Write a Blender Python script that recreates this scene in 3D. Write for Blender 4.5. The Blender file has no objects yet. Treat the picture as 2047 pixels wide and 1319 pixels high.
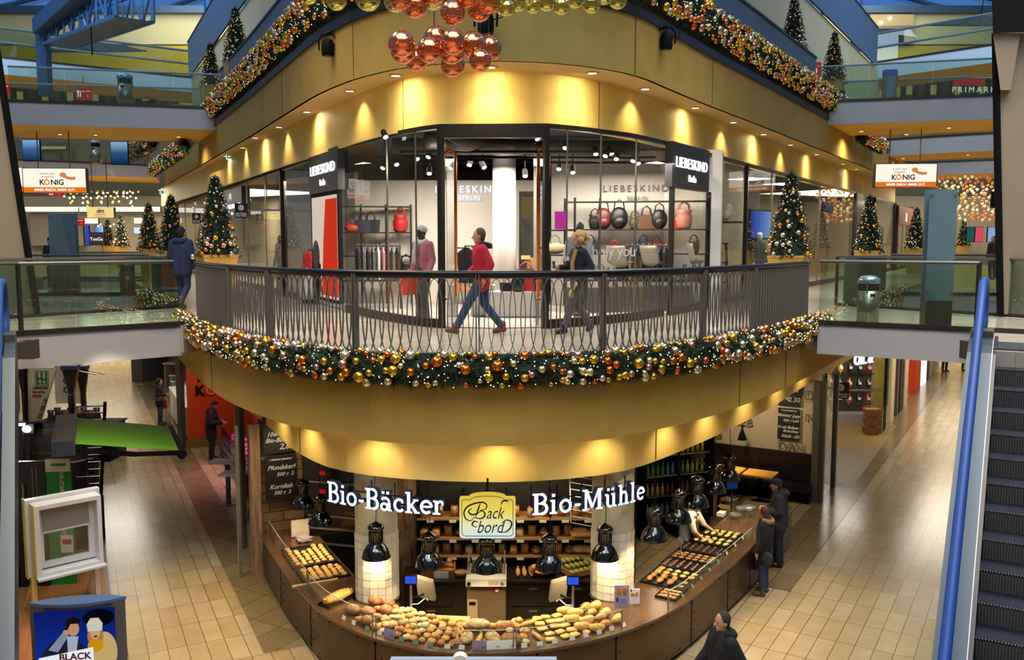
import bpy, bmesh, math, random
from mathutils import Vector, Matrix
RND = random.Random(11)
SC = bpy.context.scene
COL = SC.collection
PI = math.pi
# ------------------------------------------------------------------ camera, world, exposure
FPX = 1770.0; PITCH = math.atan(177.5 / 1770); CP, SP = math.cos(PITCH), math.sin(PITCH); EYE = 6.5
cam = bpy.data.cameras.new('camera'); cam.sensor_fit = 'HORIZONTAL'; cam.sensor_width = 36.0
cam.lens = 36.0 * FPX / 2047; cam.clip_start = 0.05; cam.clip_end = 400
co = bpy.data.objects.new('camera', cam); COL.objects.link(co)
co.location = (0, 0, EYE); co.rotation_euler = (PI / 2 - PITCH, 0, 0); SC.camera = co
SC.view_settings.view_transform = 'Standard'; SC.view_settings.look = 'None'
SC.view_settings.gamma = 1; SC.view_settings.use_curve_mapping = False
SC.view_settings.exposure = 0.0
try:
    SC.cycles.use_denoising = True
    SC.cycles.sample_clamp_indirect = 2.5; SC.cycles.sample_clamp_direct = 0
    SC.cycles.max_bounces = 6; SC.cycles.diffuse_bounces = 3; SC.cycles.glossy_bounces = 3
    SC.cycles.transmission_bounces = 4; SC.cycles.transparent_max_bounces = 24
    SC.cycles.caustics_reflective = False; SC.cycles.caustics_refractive = False
except Exception:
    pass
def lin(h):
    if not isinstance(h, str): return tuple(h)
    h = h.lstrip('#'); o = []
    for i in (0, 2, 4):
        x = int(h[i:i+2], 16) / 255
        o.append(x / 12.92 if x <= .04045 else ((x + .055) / 1.055) ** 2.4)
    return tuple(o)
W = bpy.data.worlds.new('dusk'); SC.world = W; W.use_nodes = True
nt = W.node_tree; nt.nodes.clear()
wo = nt.nodes.new('ShaderNodeOutputWorld'); wb = nt.nodes.new('ShaderNodeBackground')
wg = nt.nodes.new('ShaderNodeNewGeometry'); ws = nt.nodes.new('ShaderNodeSeparateXYZ')
wr = nt.nodes.new('ShaderNodeValToRGB'); wm = nt.nodes.new('ShaderNodeMapRange')
wk = nt.nodes.new('ShaderNodeMapRange'); wk.interpolation_type = 'SMOOTHSTEP'
nt.links.new(wg.outputs['Incoming'], ws.inputs[0])         # incoming points back to the viewer, so up is -z and ahead is -y
wm.inputs['From Min'].default_value = 1; wm.inputs['From Max'].default_value = -1
nt.links.new(ws.outputs['Z'], wm.inputs['Value']); nt.links.new(wm.outputs[0], wr.inputs[0])
wk.inputs['From Min'].default_value = .2; wk.inputs['From Max'].default_value = -.35; nt.links.new(ws.outputs['Y'], wk.inputs['Value'])
e = wr.color_ramp.elements                                   # the lit halls behind: warm, greyer towards the roof
e[0].position = 0.0; e[0].color = (0.20, 0.14, 0.07, 1)
e[1].position = 1.0; e[1].color = (0.13, 0.22, 0.36, 1)
for p, cc in ((0.40, (0.24, 0.17, 0.09)), (0.50, (0.22, 0.18, 0.13)), (0.60, (0.15, 0.16, 0.17))):
    k = e.new(p); k.color = cc + (1,)
wd = nt.nodes.new('ShaderNodeValToRGB'); nt.links.new(wm.outputs[0], wd.inputs[0]); e = wd.color_ramp.elements   # dusk over the glass roof
e[0].position = 0.45; e[0].color = (0.22, 0.16, 0.09, 1); e[1].position = .57; e[1].color = (0.09, 0.26, 0.62, 1)
wx = nt.nodes.new('ShaderNodeMix'); wx.data_type = 'RGBA'
nt.links.new(wk.outputs[0], wx.inputs[0]); nt.links.new(wr.outputs[0], wx.inputs[6]); nt.links.new(wd.outputs[0], wx.inputs[7])
wb.inputs['Strength'].default_value = 0.9
nt.links.new(wx.outputs[2], wb.inputs[0]); nt.links.new(wb.outputs[0], wo.inputs[0])
def area(name, loc, size, power, col, rot=(0, 0, 0), sy=None, spread=PI):
    l = bpy.data.lights.new(name, 'AREA'); l.energy = power; l.color = lin(col); l.size = size; l.spread = spread
    if sy: l.shape = 'RECTANGLE'; l.size_y = sy
    o = bpy.data.objects.new(name, l); COL.objects.link(o); o.location = loc; o.rotation_euler = rot; return o
def spot(name, loc, power, col, ang=80, blend=.6, tgt=None, r=.05):
    l = bpy.data.lights.new(name, 'SPOT'); l.energy = power; l.color = lin(col); l.spot_size = math.radians(ang)
    l.spot_blend = blend; l.shadow_soft_size = r
    o = bpy.data.objects.new(name, l); COL.objects.link(o); o.location = loc
    if tgt: o.rotation_euler = (Vector(tgt) - Vector(loc)).to_track_quat('-Z', 'Y').to_euler()
    return o
def point(name, loc, power, col, r=.1):
    l = bpy.data.lights.new(name, 'POINT'); l.energy = power; l.color = lin(col); l.shadow_soft_size = r
    o = bpy.data.objects.new(name, l); COL.objects.link(o); o.location = loc; return o
WARM = (1, .80, .52); NEUT = (1, .9, .76); COLD = (.8, .9, 1)
# ceiling lighting of the halls: the atrium roof lamps, the corridor ceilings
area('hall_light_left', (-8, 13, 14.5), 8, 950, WARM, spread=1.75)
area('hall_light_right', (9, 14, 14.5), 8, 880, NEUT, spread=1.75)
area('hall_light_front', (0, 3.0, 13.5), 10, 850, WARM, spread=2.3)
area('skylight_glow', (0, 34, 26), 40, 1600, (.5, .72, 1)); area('skylight_front', (0, 2, 27), 22, 5200, (.5, .7, 1), rot=(.75, 0, 0))
for sx in (-1, 1): area('skylight_side', (sx * 22, 34, 25), 14, 2600, (.5, .72, 1), rot=(.85, 0, 0))
area('corridor_light_left', (-12, 29.5, 4.3), 4, 420, NEUT, sy=9, rot=(0, 0, math.radians(26.6)))
area('corridor_light_right', (15.6, 30.0, 4.3), 4, 560, NEUT, sy=12, rot=(0, 0, -math.radians(31)))

# ------------------------------------------------------------------ helpers
def ray(u, v):
    a = (u - 1023.5) / FPX; b = -(v - 659.5) / FPX
    return (a, CP + b * SP, -SP + b * CP)
def on(u, v, z):            # the point of height z seen at (u, v)
    d = ray(u, v); t = (z - EYE) / d[2]; return Vector((d[0] * t, d[1] * t, z))
def at(u, v, y):            # the point at depth y seen at (u, v)
    d = ray(u, v); t = y / d[1]; return Vector((d[0] * t, y, EYE + d[2] * t))
_M = {}
def mat(name, col='#808080', rough=.5, metal=0, em=None, es=0, spec=.5, var=None, scale=8, bump=0, alpha=1, trans=0, coat=0, sheen=0, stretch=None):
    if name in _M: return _M[name]
    m = bpy.data.materials.new(name); m.use_nodes = True; n = m.node_tree.nodes; L = m.node_tree.links
    b = n['Principled BSDF']; b.inputs['Base Color'].default_value = lin(col) + (1,)
    b.inputs['Roughness'].default_value = rough; b.inputs['Metallic'].default_value = metal
    b.inputs['Specular IOR Level'].default_value = spec; b.inputs['Coat Weight'].default_value = coat
    if trans: b.inputs['Transmission Weight'].default_value = trans
    if alpha < 1: b.inputs['Alpha'].default_value = alpha
    if em: b.inputs['Emission Color'].default_value = lin(em) + (1,); b.inputs['Emission Strength'].default_value = es
    if var or bump:
        tc = n.new('ShaderNodeTexCoord'); mp = n.new('ShaderNodeMapping'); no = n.new('ShaderNodeTexNoise')
        no.inputs['Scale'].default_value = scale; no.inputs['Detail'].default_value = 5
        if stretch: mp.inputs['Scale'].default_value = stretch
        L.new(tc.outputs['Object'], mp.inputs[0]); L.new(mp.outputs[0], no.inputs['Vector'])
        if var:
            r = n.new('ShaderNodeValToRGB'); r.color_ramp.elements[0].color = lin(col) + (1,); r.color_ramp.elements[1].color = lin(var) + (1,)
            r.color_ramp.elements[0].position = .35; r.color_ramp.elements[1].position = .65
            L.new(no.outputs[0], r.inputs[0]); L.new(r.outputs[0], b.inputs['Base Color'])
        if bump:
            bp = n.new('ShaderNodeBump'); bp.inputs['Strength'].default_value = bump; bp.inputs['Distance'].default_value = .02
            L.new(no.outputs[0], bp.inputs['Height']); L.new(bp.outputs[0], b.inputs['Normal'])
    if em: m.cycles.emission_sampling = 'NONE' if es < 0 else 'AUTO'
    _M[name] = m; return m
def emis(name, col, s, sample=False):
    if name in _M: return _M[name]
    m = bpy.data.materials.new(name); m.use_nodes = True; n = m.node_tree.nodes; n.clear()
    o = n.new('ShaderNodeOutputMaterial'); e = n.new('ShaderNodeEmission')
    e.inputs[0].default_value = lin(col) + (1,); e.inputs[1].default_value = s
    m.node_tree.links.new(e.outputs[0], o.inputs[0]); m.cycles.emission_sampling = 'AUTO' if sample else 'NONE'
    _M[name] = m; return m
def glassm(name, tint='#ffffff', refl=1.0, haze=None, hw=0.0):   # thin pane: clear, with Fresnel reflection, optionally a milky film
    if name in _M: return _M[name]
    m = bpy.data.materials.new(name); m.use_nodes = True; n = m.node_tree.nodes; L = m.node_tree.links; n.clear()
    o = n.new('ShaderNodeOutputMaterial'); t = n.new('ShaderNodeBsdfTransparent'); g = n.new('ShaderNodeBsdfGlossy')
    t.inputs[0].default_value = lin(tint) + (1,); g.inputs['Roughness'].default_value = .02
    f = n.new('ShaderNodeLayerWeight'); f.inputs[0].default_value = .5
    pw = n.new('ShaderNodeMath'); pw.operation = 'POWER'; pw.inputs[1].default_value = 5; L.new(f.outputs['Facing'], pw.inputs[0])
    ma = n.new('ShaderNodeMath'); ma.operation = 'MULTIPLY_ADD'; ma.inputs[1].default_value = .92; ma.inputs[2].default_value = .06; L.new(pw.outputs[0], ma.inputs[0]); f = ma
    k = n.new('ShaderNodeMath'); k.operation = 'MULTIPLY'; k.inputs[1].default_value = refl; k.use_clamp = True
    x = n.new('ShaderNodeMixShader'); L.new(f.outputs[0], k.inputs[0]); L.new(k.outputs[0], x.inputs[0])
    base = t
    if haze:
        d = n.new('ShaderNodeBsdfDiffuse'); d.inputs[0].default_value = lin(haze) + (1,)
        y = n.new('ShaderNodeMixShader'); y.inputs[0].default_value = hw
        L.new(t.outputs[0], y.inputs[1]); L.new(d.outputs[0], y.inputs[2]); base = y
    L.new(base.outputs[0], x.inputs[1]); L.new(g.outputs[0], x.inputs[2]); L.new(x.outputs[0], o.inputs[0])
    _M[name] = m; return m
def tilem(name, c1, c2, mortar, bw, bh, rz, rough=.2, msize=.006, off=0.0, vert=False, scale=1.0, bump=.1, mot=.55):
    if name in _M: return _M[name]
    m = bpy.data.materials.new(name); m.use_nodes = True; n = m.node_tree.nodes; L = m.node_tree.links
    b = n['Principled BSDF']; b.inputs['Roughness'].default_value = rough
    tc = n.new('ShaderNodeTexCoord'); mp = n.new('ShaderNodeMapping'); br = n.new('ShaderNodeTexBrick')
    mp.inputs['Rotation'].default_value = (math.radians(90) if vert else 0, 0, rz); mp.vector_type = 'POINT'
    br.inputs['Color1'].default_value = lin(c1) + (1,); br.inputs['Color2'].default_value = lin(c2) + (1,); br.inputs['Mortar'].default_value = lin(mortar) + (1,)
    br.inputs['Scale'].default_value = scale; br.inputs['Mortar Size'].default_value = msize; br.inputs['Brick Width'].default_value = bw; br.inputs['Row Height'].default_value = bh
    br.offset = off; br.inputs['Mortar Smooth'].default_value = .1
    no = n.new('ShaderNodeTexNoise'); no.inputs['Scale'].default_value = 2.2; no.inputs['Detail'].default_value = 8; no.inputs['Roughness'].default_value = .65
    mx = n.new('ShaderNodeMix'); mx.data_type = 'RGBA'; mx.blend_type = 'MULTIPLY'; mx.inputs[0].default_value = mot
    rp = n.new('ShaderNodeValToRGB'); rp.color_ramp.elements[0].position = .3; rp.color_ramp.elements[0].color = (.62, .57, .5, 1); rp.color_ramp.elements[1].position = .7; rp.color_ramp.elements[1].color = (1, 1, 1, 1)
    L.new(tc.outputs['Object'], mp.inputs[0]); L.new(mp.outputs[0], br.inputs['Vector']); L.new(tc.outputs['Object'], no.inputs['Vector'])
    L.new(no.outputs[0], rp.inputs[0]); L.new(br.outputs['Color'], mx.inputs[6]); L.new(rp.outputs[0], mx.inputs[7]); L.new(mx.outputs[2], b.inputs['Base Color'])
    if bump:
        bp = n.new('ShaderNodeBump'); bp.inputs['Strength'].default_value = bump; bp.inputs['Distance'].default_value = .01; bp.invert = True
        L.new(br.outputs['Fac'], bp.inputs['Height']); L.new(bp.outputs[0], b.inputs['Normal'])
    _M[name] = m; return m
class B:
    def __init__(s): s.v = []; s.f = []; s.mi = []
    def add(s, vs, fs, mi=0):
        k = len(s.v); s.v += [tuple(x) for x in vs]; s.f += [tuple(i + k for i in f) for f in fs]; s.mi += [mi] * len(fs); return s
    def hexa(s, p, mi=0): return s.add(p, [(0, 3, 2, 1), (4, 5, 6, 7), (0, 1, 5, 4), (1, 2, 6, 5), (2, 3, 7, 6), (3, 0, 4, 7)], mi)
    def box(s, x, y, z, sx, sy, sz, rz=0, mi=0, rx=0):      # centre x, y; z is the underside
        c, n = math.cos(rz), math.sin(rz); p = []
        for dz in (0, sz):
            for a, b in ((-1, -1), (1, -1), (1, 1), (-1, 1)):
                X, Y, Z = a * sx / 2, b * sy / 2, dz
                if rx: Y, Z = Y * math.cos(rx) - Z * math.sin(rx), Y * math.sin(rx) + Z * math.cos(rx)
                p.append((x + X * c - Y * n, y + X * n + Y * c, z + Z))
        return s.hexa(p, mi)
    def bar(s, p, q, w, h=None, mi=0, up=(0, 0, 1)):        # rectangular bar from p to q
        p, q = Vector(p), Vector(q); d = (q - p).normalized(); u = Vector(up)
        a = d.cross(u)
        if a.length < 1e-4: a = d.cross(Vector((0, 1, 0)))
        a.normalize(); b = a.cross(d).normalized(); h = h or w; o = []
        for e in (p, q):
            for i, j in ((-1, -1), (1, -1), (1, 1), (-1, 1)): o.append(e + a * i * w / 2 + b * j * h / 2)
        return s.hexa(o, mi)
    def tube(s, pts, r, n=8, closed=False, cap=True, mi=0):
        pts = [Vector(p) for p in pts]; N = len(pts); vs = []; pa = None
        rr = r if isinstance(r, (list, tuple)) else [r] * N
        for i in range(N):
            if closed: d = pts[(i + 1) % N] - pts[i - 1]
            else: d = pts[min(i + 1, N - 1)] - pts[max(i - 1, 0)]
            d.normalize()
            if pa is None:
                pa = d.orthogonal().normalized()
            else:
                pa = pa - d * pa.dot(d)
                if pa.length < 1e-5: pa = d.orthogonal()
                pa.normalize()
            pb = d.cross(pa)
            for k in range(n):
                a = 2 * PI * k / n; vs.append(pts[i] + (pa * math.cos(a) + pb * math.sin(a)) * rr[i])
        fs = []
        for i in range(N if closed else N - 1):
            j = (i + 1) % N
            for k in range(n): fs.append((i * n + k, i * n + (k + 1) % n, j * n + (k + 1) % n, j * n + k))
        if cap and not closed: fs += [tuple(range(n))[::-1], tuple((N - 1) * n + k for k in range(n))]
        return s.add(vs, fs, mi)
    def cyl(s, p, q, r, r2=None, n=12, mi=0): return s.tube([p, q], [r, r if r2 is None else r2], n, mi=mi)
    def sph(s, c, r, n=12, m=8, sc=(1, 1, 1), mi=0, rot=None):
        vs = [Vector((0, 0, r * sc[2]))]
        for i in range(1, m):
            t = PI * i / m
            for k in range(n):
                a = 2 * PI * k / n; vs.append(Vector((r * sc[0] * math.sin(t) * math.cos(a), r * sc[1] * math.sin(t) * math.sin(a), r * sc[2] * math.cos(t))))
        vs.append(Vector((0, 0, -r * sc[2])))
        if rot is not None: vs = [rot @ x for x in vs]
        vs = [x + Vector(c) for x in vs]; fs = []
        for k in range(n): fs.append((0, 1 + k, 1 + (k + 1) % n))
        for i in range(m - 2):
            for k in range(n): fs.append((1 + i * n + k, 1 + (i + 1) * n + k, 1 + (i + 1) * n + (k + 1) % n, 1 + i * n + (k + 1) % n))
        l = len(vs) - 1; o = 1 + (m - 2) * n
        for k in range(n): fs.append((o + k, l, o + (k + 1) % n))
        return s.add(vs, fs, mi)
    def lathe(s, prof, c=(0, 0, 0), n=20, mi=0, cap=True):
        vs = [(c[0] + r * math.cos(2 * PI * k / n), c[1] + r * math.sin(2 * PI * k / n), c[2] + z) for r, z in prof for k in range(n)]; fs = []
        for i in range(len(prof) - 1):
            for k in range(n): fs.append((i * n + k, i * n + (k + 1) % n, (i + 1) * n + (k + 1) % n, (i + 1) * n + k))
        if cap: fs += [tuple(range(n))[::-1], tuple((len(prof) - 1) * n + k for k in range(n))]
        return s.add(vs, fs, mi)
    def prism(s, poly, z0, z1, mi=0):
        n = len(poly); vs = [(p[0], p[1], z0) for p in poly] + [(p[0], p[1], z1) for p in poly]
        return s.add(vs, [tuple(range(n))[::-1], tuple(range(n, 2 * n))] + [(i, (i + 1) % n, n + (i + 1) % n, n + i) for i in range(n)], mi)
    def quad(s, a, b, c, d, mi=0): return s.add([a, b, c, d], [(0, 1, 2, 3)], mi)
    def plate(s, a, b, c, d, t, mi=0):                      # a slab of thickness t behind the quad a b c d
        a, b, c, d = map(Vector, (a, b, c, d)); n = (b - a).cross(d - a).normalized() * t
        return s.hexa([a, b, c, d, a - n, b - n, c - n, d - n], mi)
    def wall(s, pts, z0, z1, t=0, mi=0):                    # upright ribbon along pts, thickened to the left of travel
        n = len(pts); A = [Vector((p[0], p[1], 0)) for p in pts]
        if not t:
            return s.add([(p.x, p.y, z) for p in A for z in (z0, z1)], [(2 * i, 2 * i + 2, 2 * i + 3, 2 * i + 1) for i in range(n - 1)], mi)
        O = offs(A, t); vs = []
        for p, q in zip(A, O): vs += [(p.x, p.y, z0), (p.x, p.y, z1), (q.x, q.y, z1), (q.x, q.y, z0)]
        fs = [(4 * i + k, 4 * i + 4 + k, 4 * i + 4 + (k + 1) % 4, 4 * i + (k + 1) % 4) for i in range(n - 1) for k in range(4)]
        return s.add(vs, fs + [(0, 1, 2, 3), (4 * n - 1, 4 * n - 2, 4 * n - 3, 4 * n - 4)], mi)
    def strip(s, a, za, b, zb, mi=0):
        n = len(a); return s.add([(p[0], p[1], za) for p in a] + [(p[0], p[1], zb) for p in b], [(i, i + 1, n + i + 1, n + i) for i in range(n - 1)], mi)
    def mesh(s, name, m=None, smooth=False):
        me = bpy.data.meshes.new(name); me.from_pydata(s.v, [], s.f)
        ms = m if isinstance(m, (list, tuple)) else [m]
        for x in ms:
            if x: me.materials.append(x)
        if len(ms) > 1: me.polygons.foreach_set('material_index', s.mi)
        if smooth: me.polygons.foreach_set('use_smooth', [True] * len(me.polygons))
        bm = bmesh.new(); bm.from_mesh(me); bmesh.ops.recalc_face_normals(bm, faces=bm.faces); bm.to_mesh(me); bm.free()
        me.update(); return me
    def ob(s, name, m=None, parent=None, loc=None, rz=0, smooth=False, rot=None): return link(s.mesh(name, m, smooth), name, parent, loc, rz, rot)
def link(me, name, parent=None, loc=None, rz=0, rot=None):
    o = bpy.data.objects.new(name, me); COL.objects.link(o)
    if parent: o.parent = parent
    if loc: o.location = loc
    o.rotation_euler = rot if rot is not None else (0, 0, rz); return o
def tag(o, label=None, cat=None, group=None, kind=None):
    if label: o['label'] = label
    if cat: o['category'] = cat
    if group: o['group'] = group
    if kind: o['kind'] = kind
    return o
def thing(name, label, cat, loc=(0, 0, 0), rz=0, group=None):
    return tag(link(None, name, None, loc, rz), label, cat, group)
def struct(o): o['kind'] = 'structure'; return o
def kids(o): return [c for c in ALLCH.get(o.name, [])]
def dup(root, loc=None, rz=None, label=None, group=None, scale=None):
    r = root.copy(); COL.objects.link(r)
    if loc is not None: r.location = loc
    if rz is not None: r.rotation_euler = (0, 0, rz)
    if scale: r.scale = (scale,) * 3
    if label: r['label'] = label
    if group: r['group'] = group
    for ch in list(root.children):
        c = ch.copy(); COL.objects.link(c); c.parent = r
        for g in list(ch.children):
            d = g.copy(); COL.objects.link(d); d.parent = c
    return r
def offs(A, t):                                            # offset a polyline to its left by t
    A = [Vector((p[0], p[1], 0)) for p in A]; o = []
    for i in range(len(A)):
        d = A[min(i + 1, len(A) - 1)] - A[max(i - 1, 0)]; d.normalize(); o.append(A[i] + Vector((-d.y, d.x, 0)) * t)
    return o
def spline(P, n=8):                                        # Catmull-Rom through 2D or 3D points
    P = [Vector(tuple(p) + ((0,) if len(p) == 2 else ())) for p in P]; Q = [2 * P[0] - P[1]] + P + [2 * P[-1] - P[-2]]; o = []
    for i in range(1, len(Q) - 2):
        a, b, c, d = Q[i-1:i+3]
        for k in range(n):
            t = k / n; o.append(.5 * (2 * b + (c - a) * t + (2 * a - 5 * b + 4 * c - d) * t * t + (3 * b - a - 3 * c + d) * t ** 3))
    return o + [P[-1]]
def resamp(P, n):
    P = [Vector(p) for p in P]; L = [0]
    for a, b in zip(P, P[1:]): L.append(L[-1] + (b - a).length)
    o = []; j = 0
    for i in range(n):
        t = L[-1] * i / (n - 1)
        while j < len(L) - 2 and L[j + 1] < t: j += 1
        o.append(P[j].lerp(P[j + 1], (t - L[j]) / max(1e-9, L[j + 1] - L[j])))
    return o
def plen(P): return sum((Vector(b) - Vector(a)).length for a, b in zip(P, P[1:]))
def sub(P, t0, t1, n): return resamp(P, 400)[int(399 * t0):int(399 * t1) + 1] if n is None else resamp(resamp(P, 400)[int(399 * t0):int(399 * t1) + 1], n)
def cut(P, x0, x1):                                        # the stretch of an x-monotone curve between x0 and x1
    o = []
    for a, b in zip(P, P[1:]):
        if b.x <= x0 or a.x >= x1: continue
        s = max(0, (x0 - a.x) / (b.x - a.x)); e_ = min(1, (x1 - a.x) / (b.x - a.x))
        if not o: o.append(a.lerp(b, s))
        o.append(a.lerp(b, e_))
    return o
def yat(P, x):
    for a, b in zip(P, P[1:]):
        if a.x <= x <= b.x: return a.lerp(b, (x - a.x) / (b.x - a.x)).y
    return P[-1].y
FONTS = {}
def text(name, s, size, m, parent=None, loc=(0, 0, 0), rot=(PI / 2, 0, 0), ext=.004, ax='CENTER', ay='CENTER', off=0, shear=0, space=1, sx=1):
    c = bpy.data.curves.new(name, 'FONT'); c.body = s; c.size = size; c.extrude = ext; c.align_x = ax; c.align_y = ay
    c.offset = off; c.shear = shear; c.space_character = space; c.resolution_u = 3
    o = bpy.data.objects.new('t', c); COL.objects.link(o); dg = bpy.context.evaluated_depsgraph_get()
    me = bpy.data.meshes.new_from_object(o.evaluated_get(dg)); bpy.data.objects.remove(o); bpy.data.curves.remove(c)
    me.name = name; me.materials.clear(); me.materials.append(m)
    if sx != 1: me.transform(Matrix.Diagonal((sx, 1, 1, 1)))
    return link(me, name, parent, loc, 0, rot)
# ------------------------------------------------------------------ plan curves (left to right)
F1, F2 = 4.95, 11.05
UL = Vector((-.446, .895, 0)); UR = Vector((.515, .857, 0))      # directions of the left and right facades
def V2(*p): return [Vector((a, b, 0)) for a, b in p]
RC = spline(V2((-6.2, 17.4), (-4.85, 14.95), (-3.66, 13.3), (-2.92, 12.55), (-2.1, 11.93), (-1.27, 11.6), (-.45, 11.5), (.37, 11.57), (1.23, 11.9), (2.01, 12.5), (2.85, 13.3), (4.02, 14.75), (4.83, 15.9), (5.85, 17.5)), 6)
FCc = offs(RC, -.07)
FC = [FCc[0] + UL * 30] + [FCc[0] + UL * 10, FCc[0] + UL * 4] + FCc + [FCc[-1] + UR * 4, FCc[-1] + UR * 10, FCc[-1] + UR * 28]
C0 = [Vector((-20.5, 48, 0))] + spline(V2((-17.66, 42.23), (-10.7, 28.2), (-7.1, 21.2), (-4.45, 16.2), (-3.81, 14.87), (-3.02, 13.68), (-2.43, 13.17), (-1.5, 12.79), (-.17, 12.64), (.94, 12.86), (1.8, 13.35), (2.72, 14.42), (3.95, 16.12), (5.46, 18.44), (7.55, 22.0), (13.3, 31.5)), 6) + [Vector((20.3, 43.2, 0))]
C1 = [Vector((-21.8, 55.8, 0))] + spline(V2((-6.65, 25.4), (-3.53, 19.15), (-2.2, 16.85), (-1.3, 15.8), (-.33, 15.45), (.62, 15.7), (1.66, 16.5), (2.9, 18.0), (6.4, 23.9)), 8) + [Vector((24.0, 53.5, 0))]
FC2 = [Vector((-18.5, 47.8, 0))] + spline(V2((-7.39, 25.4), (-5.1, 20.63), (-4.02, 18.42), (-3.15, 16.95), (-2.62, 16.25), (-1.92, 15.55), (-1.03, 15.1), (-.19, 14.95), (.68, 15.1), (1.6, 15.62), (2.35, 16.4), (3.05, 17.6), (4.23, 19.6), (6.35, 23.05)), 6) + [Vector((20.8, 46.9, 0))]
C2 = [Vector((-20.2, 51.5, 0))] + spline(V2((-7.3, 26.3), (-4.1, 20.1), (-2.55, 17.3), (-1.6, 16.3), (-.25, 15.85), (.85, 16.2), (1.85, 17.1), (3.1, 19.0), (6.9, 25.4)), 8) + [Vector((21.5, 50.2, 0))]
# ------------------------------------------------------------------ setting materials
PLA = mat('ochre_plaster', '#AE8C42', .72, var='#B9974C', scale=1.3, spec=.25)
PLB = mat('golden_plaster', '#E2C068', .6, var='#EACA78', scale=1.1, spec=.3)
PLC = mat('pale_ochre_ceiling', '#D9B676', .75, spec=.2)
YEL = mat('deep_yellow_paint', '#F4B818', .6, var='#EBAE12', scale=.5)
CREAM = mat('cream_wall', '#CDB98C', .7, var='#D6C398', scale=.7)
WHT = mat('white_panel', '#B0AAA4', .5, var='#B8B2AD', scale=.8, spec=.35)
DKM = mat('dark_bronze_metal', '#3A352E', .42, metal=.6, spec=.5)
BLK = mat('black_matt', '#080809', .65, spec=.15)
GRYP = mat('grey_blue_panel', '#626A74', .55, metal=.2, var='#6B737C', scale=.6)
STEEL = mat('brushed_steel', '#A8A49C', .3, metal=.9)
GLASS = glassm('clear_glass', '#F1F6F3', 1.25)
GLASSG = glassm('green_tinted_glass', '#E4F0EA', 1.3)
DARKCEIL = mat('dark_ceiling', '#17140F', .8)
FLL = tilem('limestone_tiles_left', '#B9A279', '#A98F62', '#5E4E34', .86, .29, math.radians(-116.6), rough=.22)
FLR = tilem('limestone_tiles_right', '#B7A27C', '#A99168', '#5A4B33', .86, .29, math.radians(-59), rough=.2)
FLU = tilem('pale_stone_upper', '#BDB4A3', '#A99F8C', '#7A7263', 1.2, .6, math.radians(-30), rough=.16, msize=.003, bump=.03, mot=.18)
# ------------------------------------------------------------------ floors and slabs
struct(B().add([(-40, -4, 0), (0, -4, 0), (0, 60, 0), (-40, 60, 0)], [(0, 1, 2, 3)]).ob('floor', FLL))
struct(B().add([(0, -4, 0), (40, -4, 0), (40, 60, 0), (0, 60, 0)], [(0, 1, 2, 3)]).ob('floor', FLR))
def wedge(curve, z0, z1): return B().prism([(p.x, p.y) for p in curve], z0, z1)
struct(wedge(offs(FC, .06), F1 - .2, F1).ob('floor_upper', FLU))
struct(wedge(offs(C0, .08), 3.05, 3.3).ob('ceiling_ground', DARKCEIL))
struct(wedge(offs(FC2, .06), F2 - .2, F2).ob('floor_top', FLU))
struct(wedge(offs(C2, .12), 8.62, 8.9).ob('ceiling_shop', DARKCEIL))
# balcony front, soffit and bulkhead of the ground storey
struct(B().wall(resamp(FC, 160), 3.82, F1, .06).ob('wall_front', PLA, smooth=False))
n = 150
struct(B().strip(resamp(FC, n), 3.82, resamp(C0, n), 3.82).ob('ceiling_arcade', PLC))
struct(B().wall(resamp(C0, 160), 3.0, 3.86, .08).ob('wall_bulkhead', PLB))
# upper storey
struct(B().wall(resamp(FC2, 160), 9.45, 10.5, .06).ob('wall_front_upper', PLA))
struct(B().strip(resamp(FC2, n), 9.45, resamp(C2, n), 9.45).ob('ceiling_gallery', PLC))
struct(B().wall(resamp(C2, 160), 8.5, 9.5, .08).ob('wall_bulkhead_upper', PLB))
struct(B().wall(resamp(offs(FC2, -.05), 160), 10.47, 10.64, .2).ob('trim_1', DKM))
def seams(name, curve, xs, z0, z1, r=.006):
    b = B()
    for x in xs:
        y = yat(curve, x); b.box(x, y - .005, z0, r * 2, r * 2, z1 - z0)
    return struct(b.ob(name, mat('seam_dark_strip', '#4A3718', .9)))  # narrow dark brown strips marking the panel joints
seams('trim_2', resamp(FC, 200), (-5.4, 3.7, 5.0), 3.84, F1)
seams('trim_2', resamp(C0, 200), (-3.5, 2.3), 3.02, 3.8)
seams('trim_2', resamp(FC2, 200), (-2.9, -5.4, 2.2, -1.3, 4.4), 9.47, 10.48)
seams('trim_2', resamp(C2, 200), (-2.0, 1.62), 8.5, 9.45)
# grey parapets of the two storeys above, with panel joints
def parapet(name, curve, z0, z1, m, step=1.25, t=.07):
    b = B(); P = resamp(curve, max(2, int(plen(curve) / step))); Q = []
    for p, q in zip(P, P[1:]):
        d = (q - p).normalized() * .008; b.wall([p + d, q - d], z0, z1, t)
    b.wall(resamp(offs(curve, .01), 80), z0, z1, t * .6); b.wall(resamp(offs(curve, -.03), 80), z1, z1 + .06, t + .06, 1)
    return struct(b.ob(name, [m, DKM]))
FR2 = offs(FC2, .12)
parapet('wall_parapet', cut(FR2, -9.9, 9.6), 10.6, F2 + 1.17, GRYP)
FC3 = offs(FC2, 1.5)
struct(B().wall(resamp(cut(FC3, -18.1, 19), 90), F2, 15.2, .3).ob('wall_gallery_top', CREAM))
parapet('wall_parapet', cut(offs(FC3, -.12), -17.6, 18.2), 15.2, 17.0, mat('blue_grey_panel', '#5C7088', .45, metal=.2), 1.8)

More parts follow.
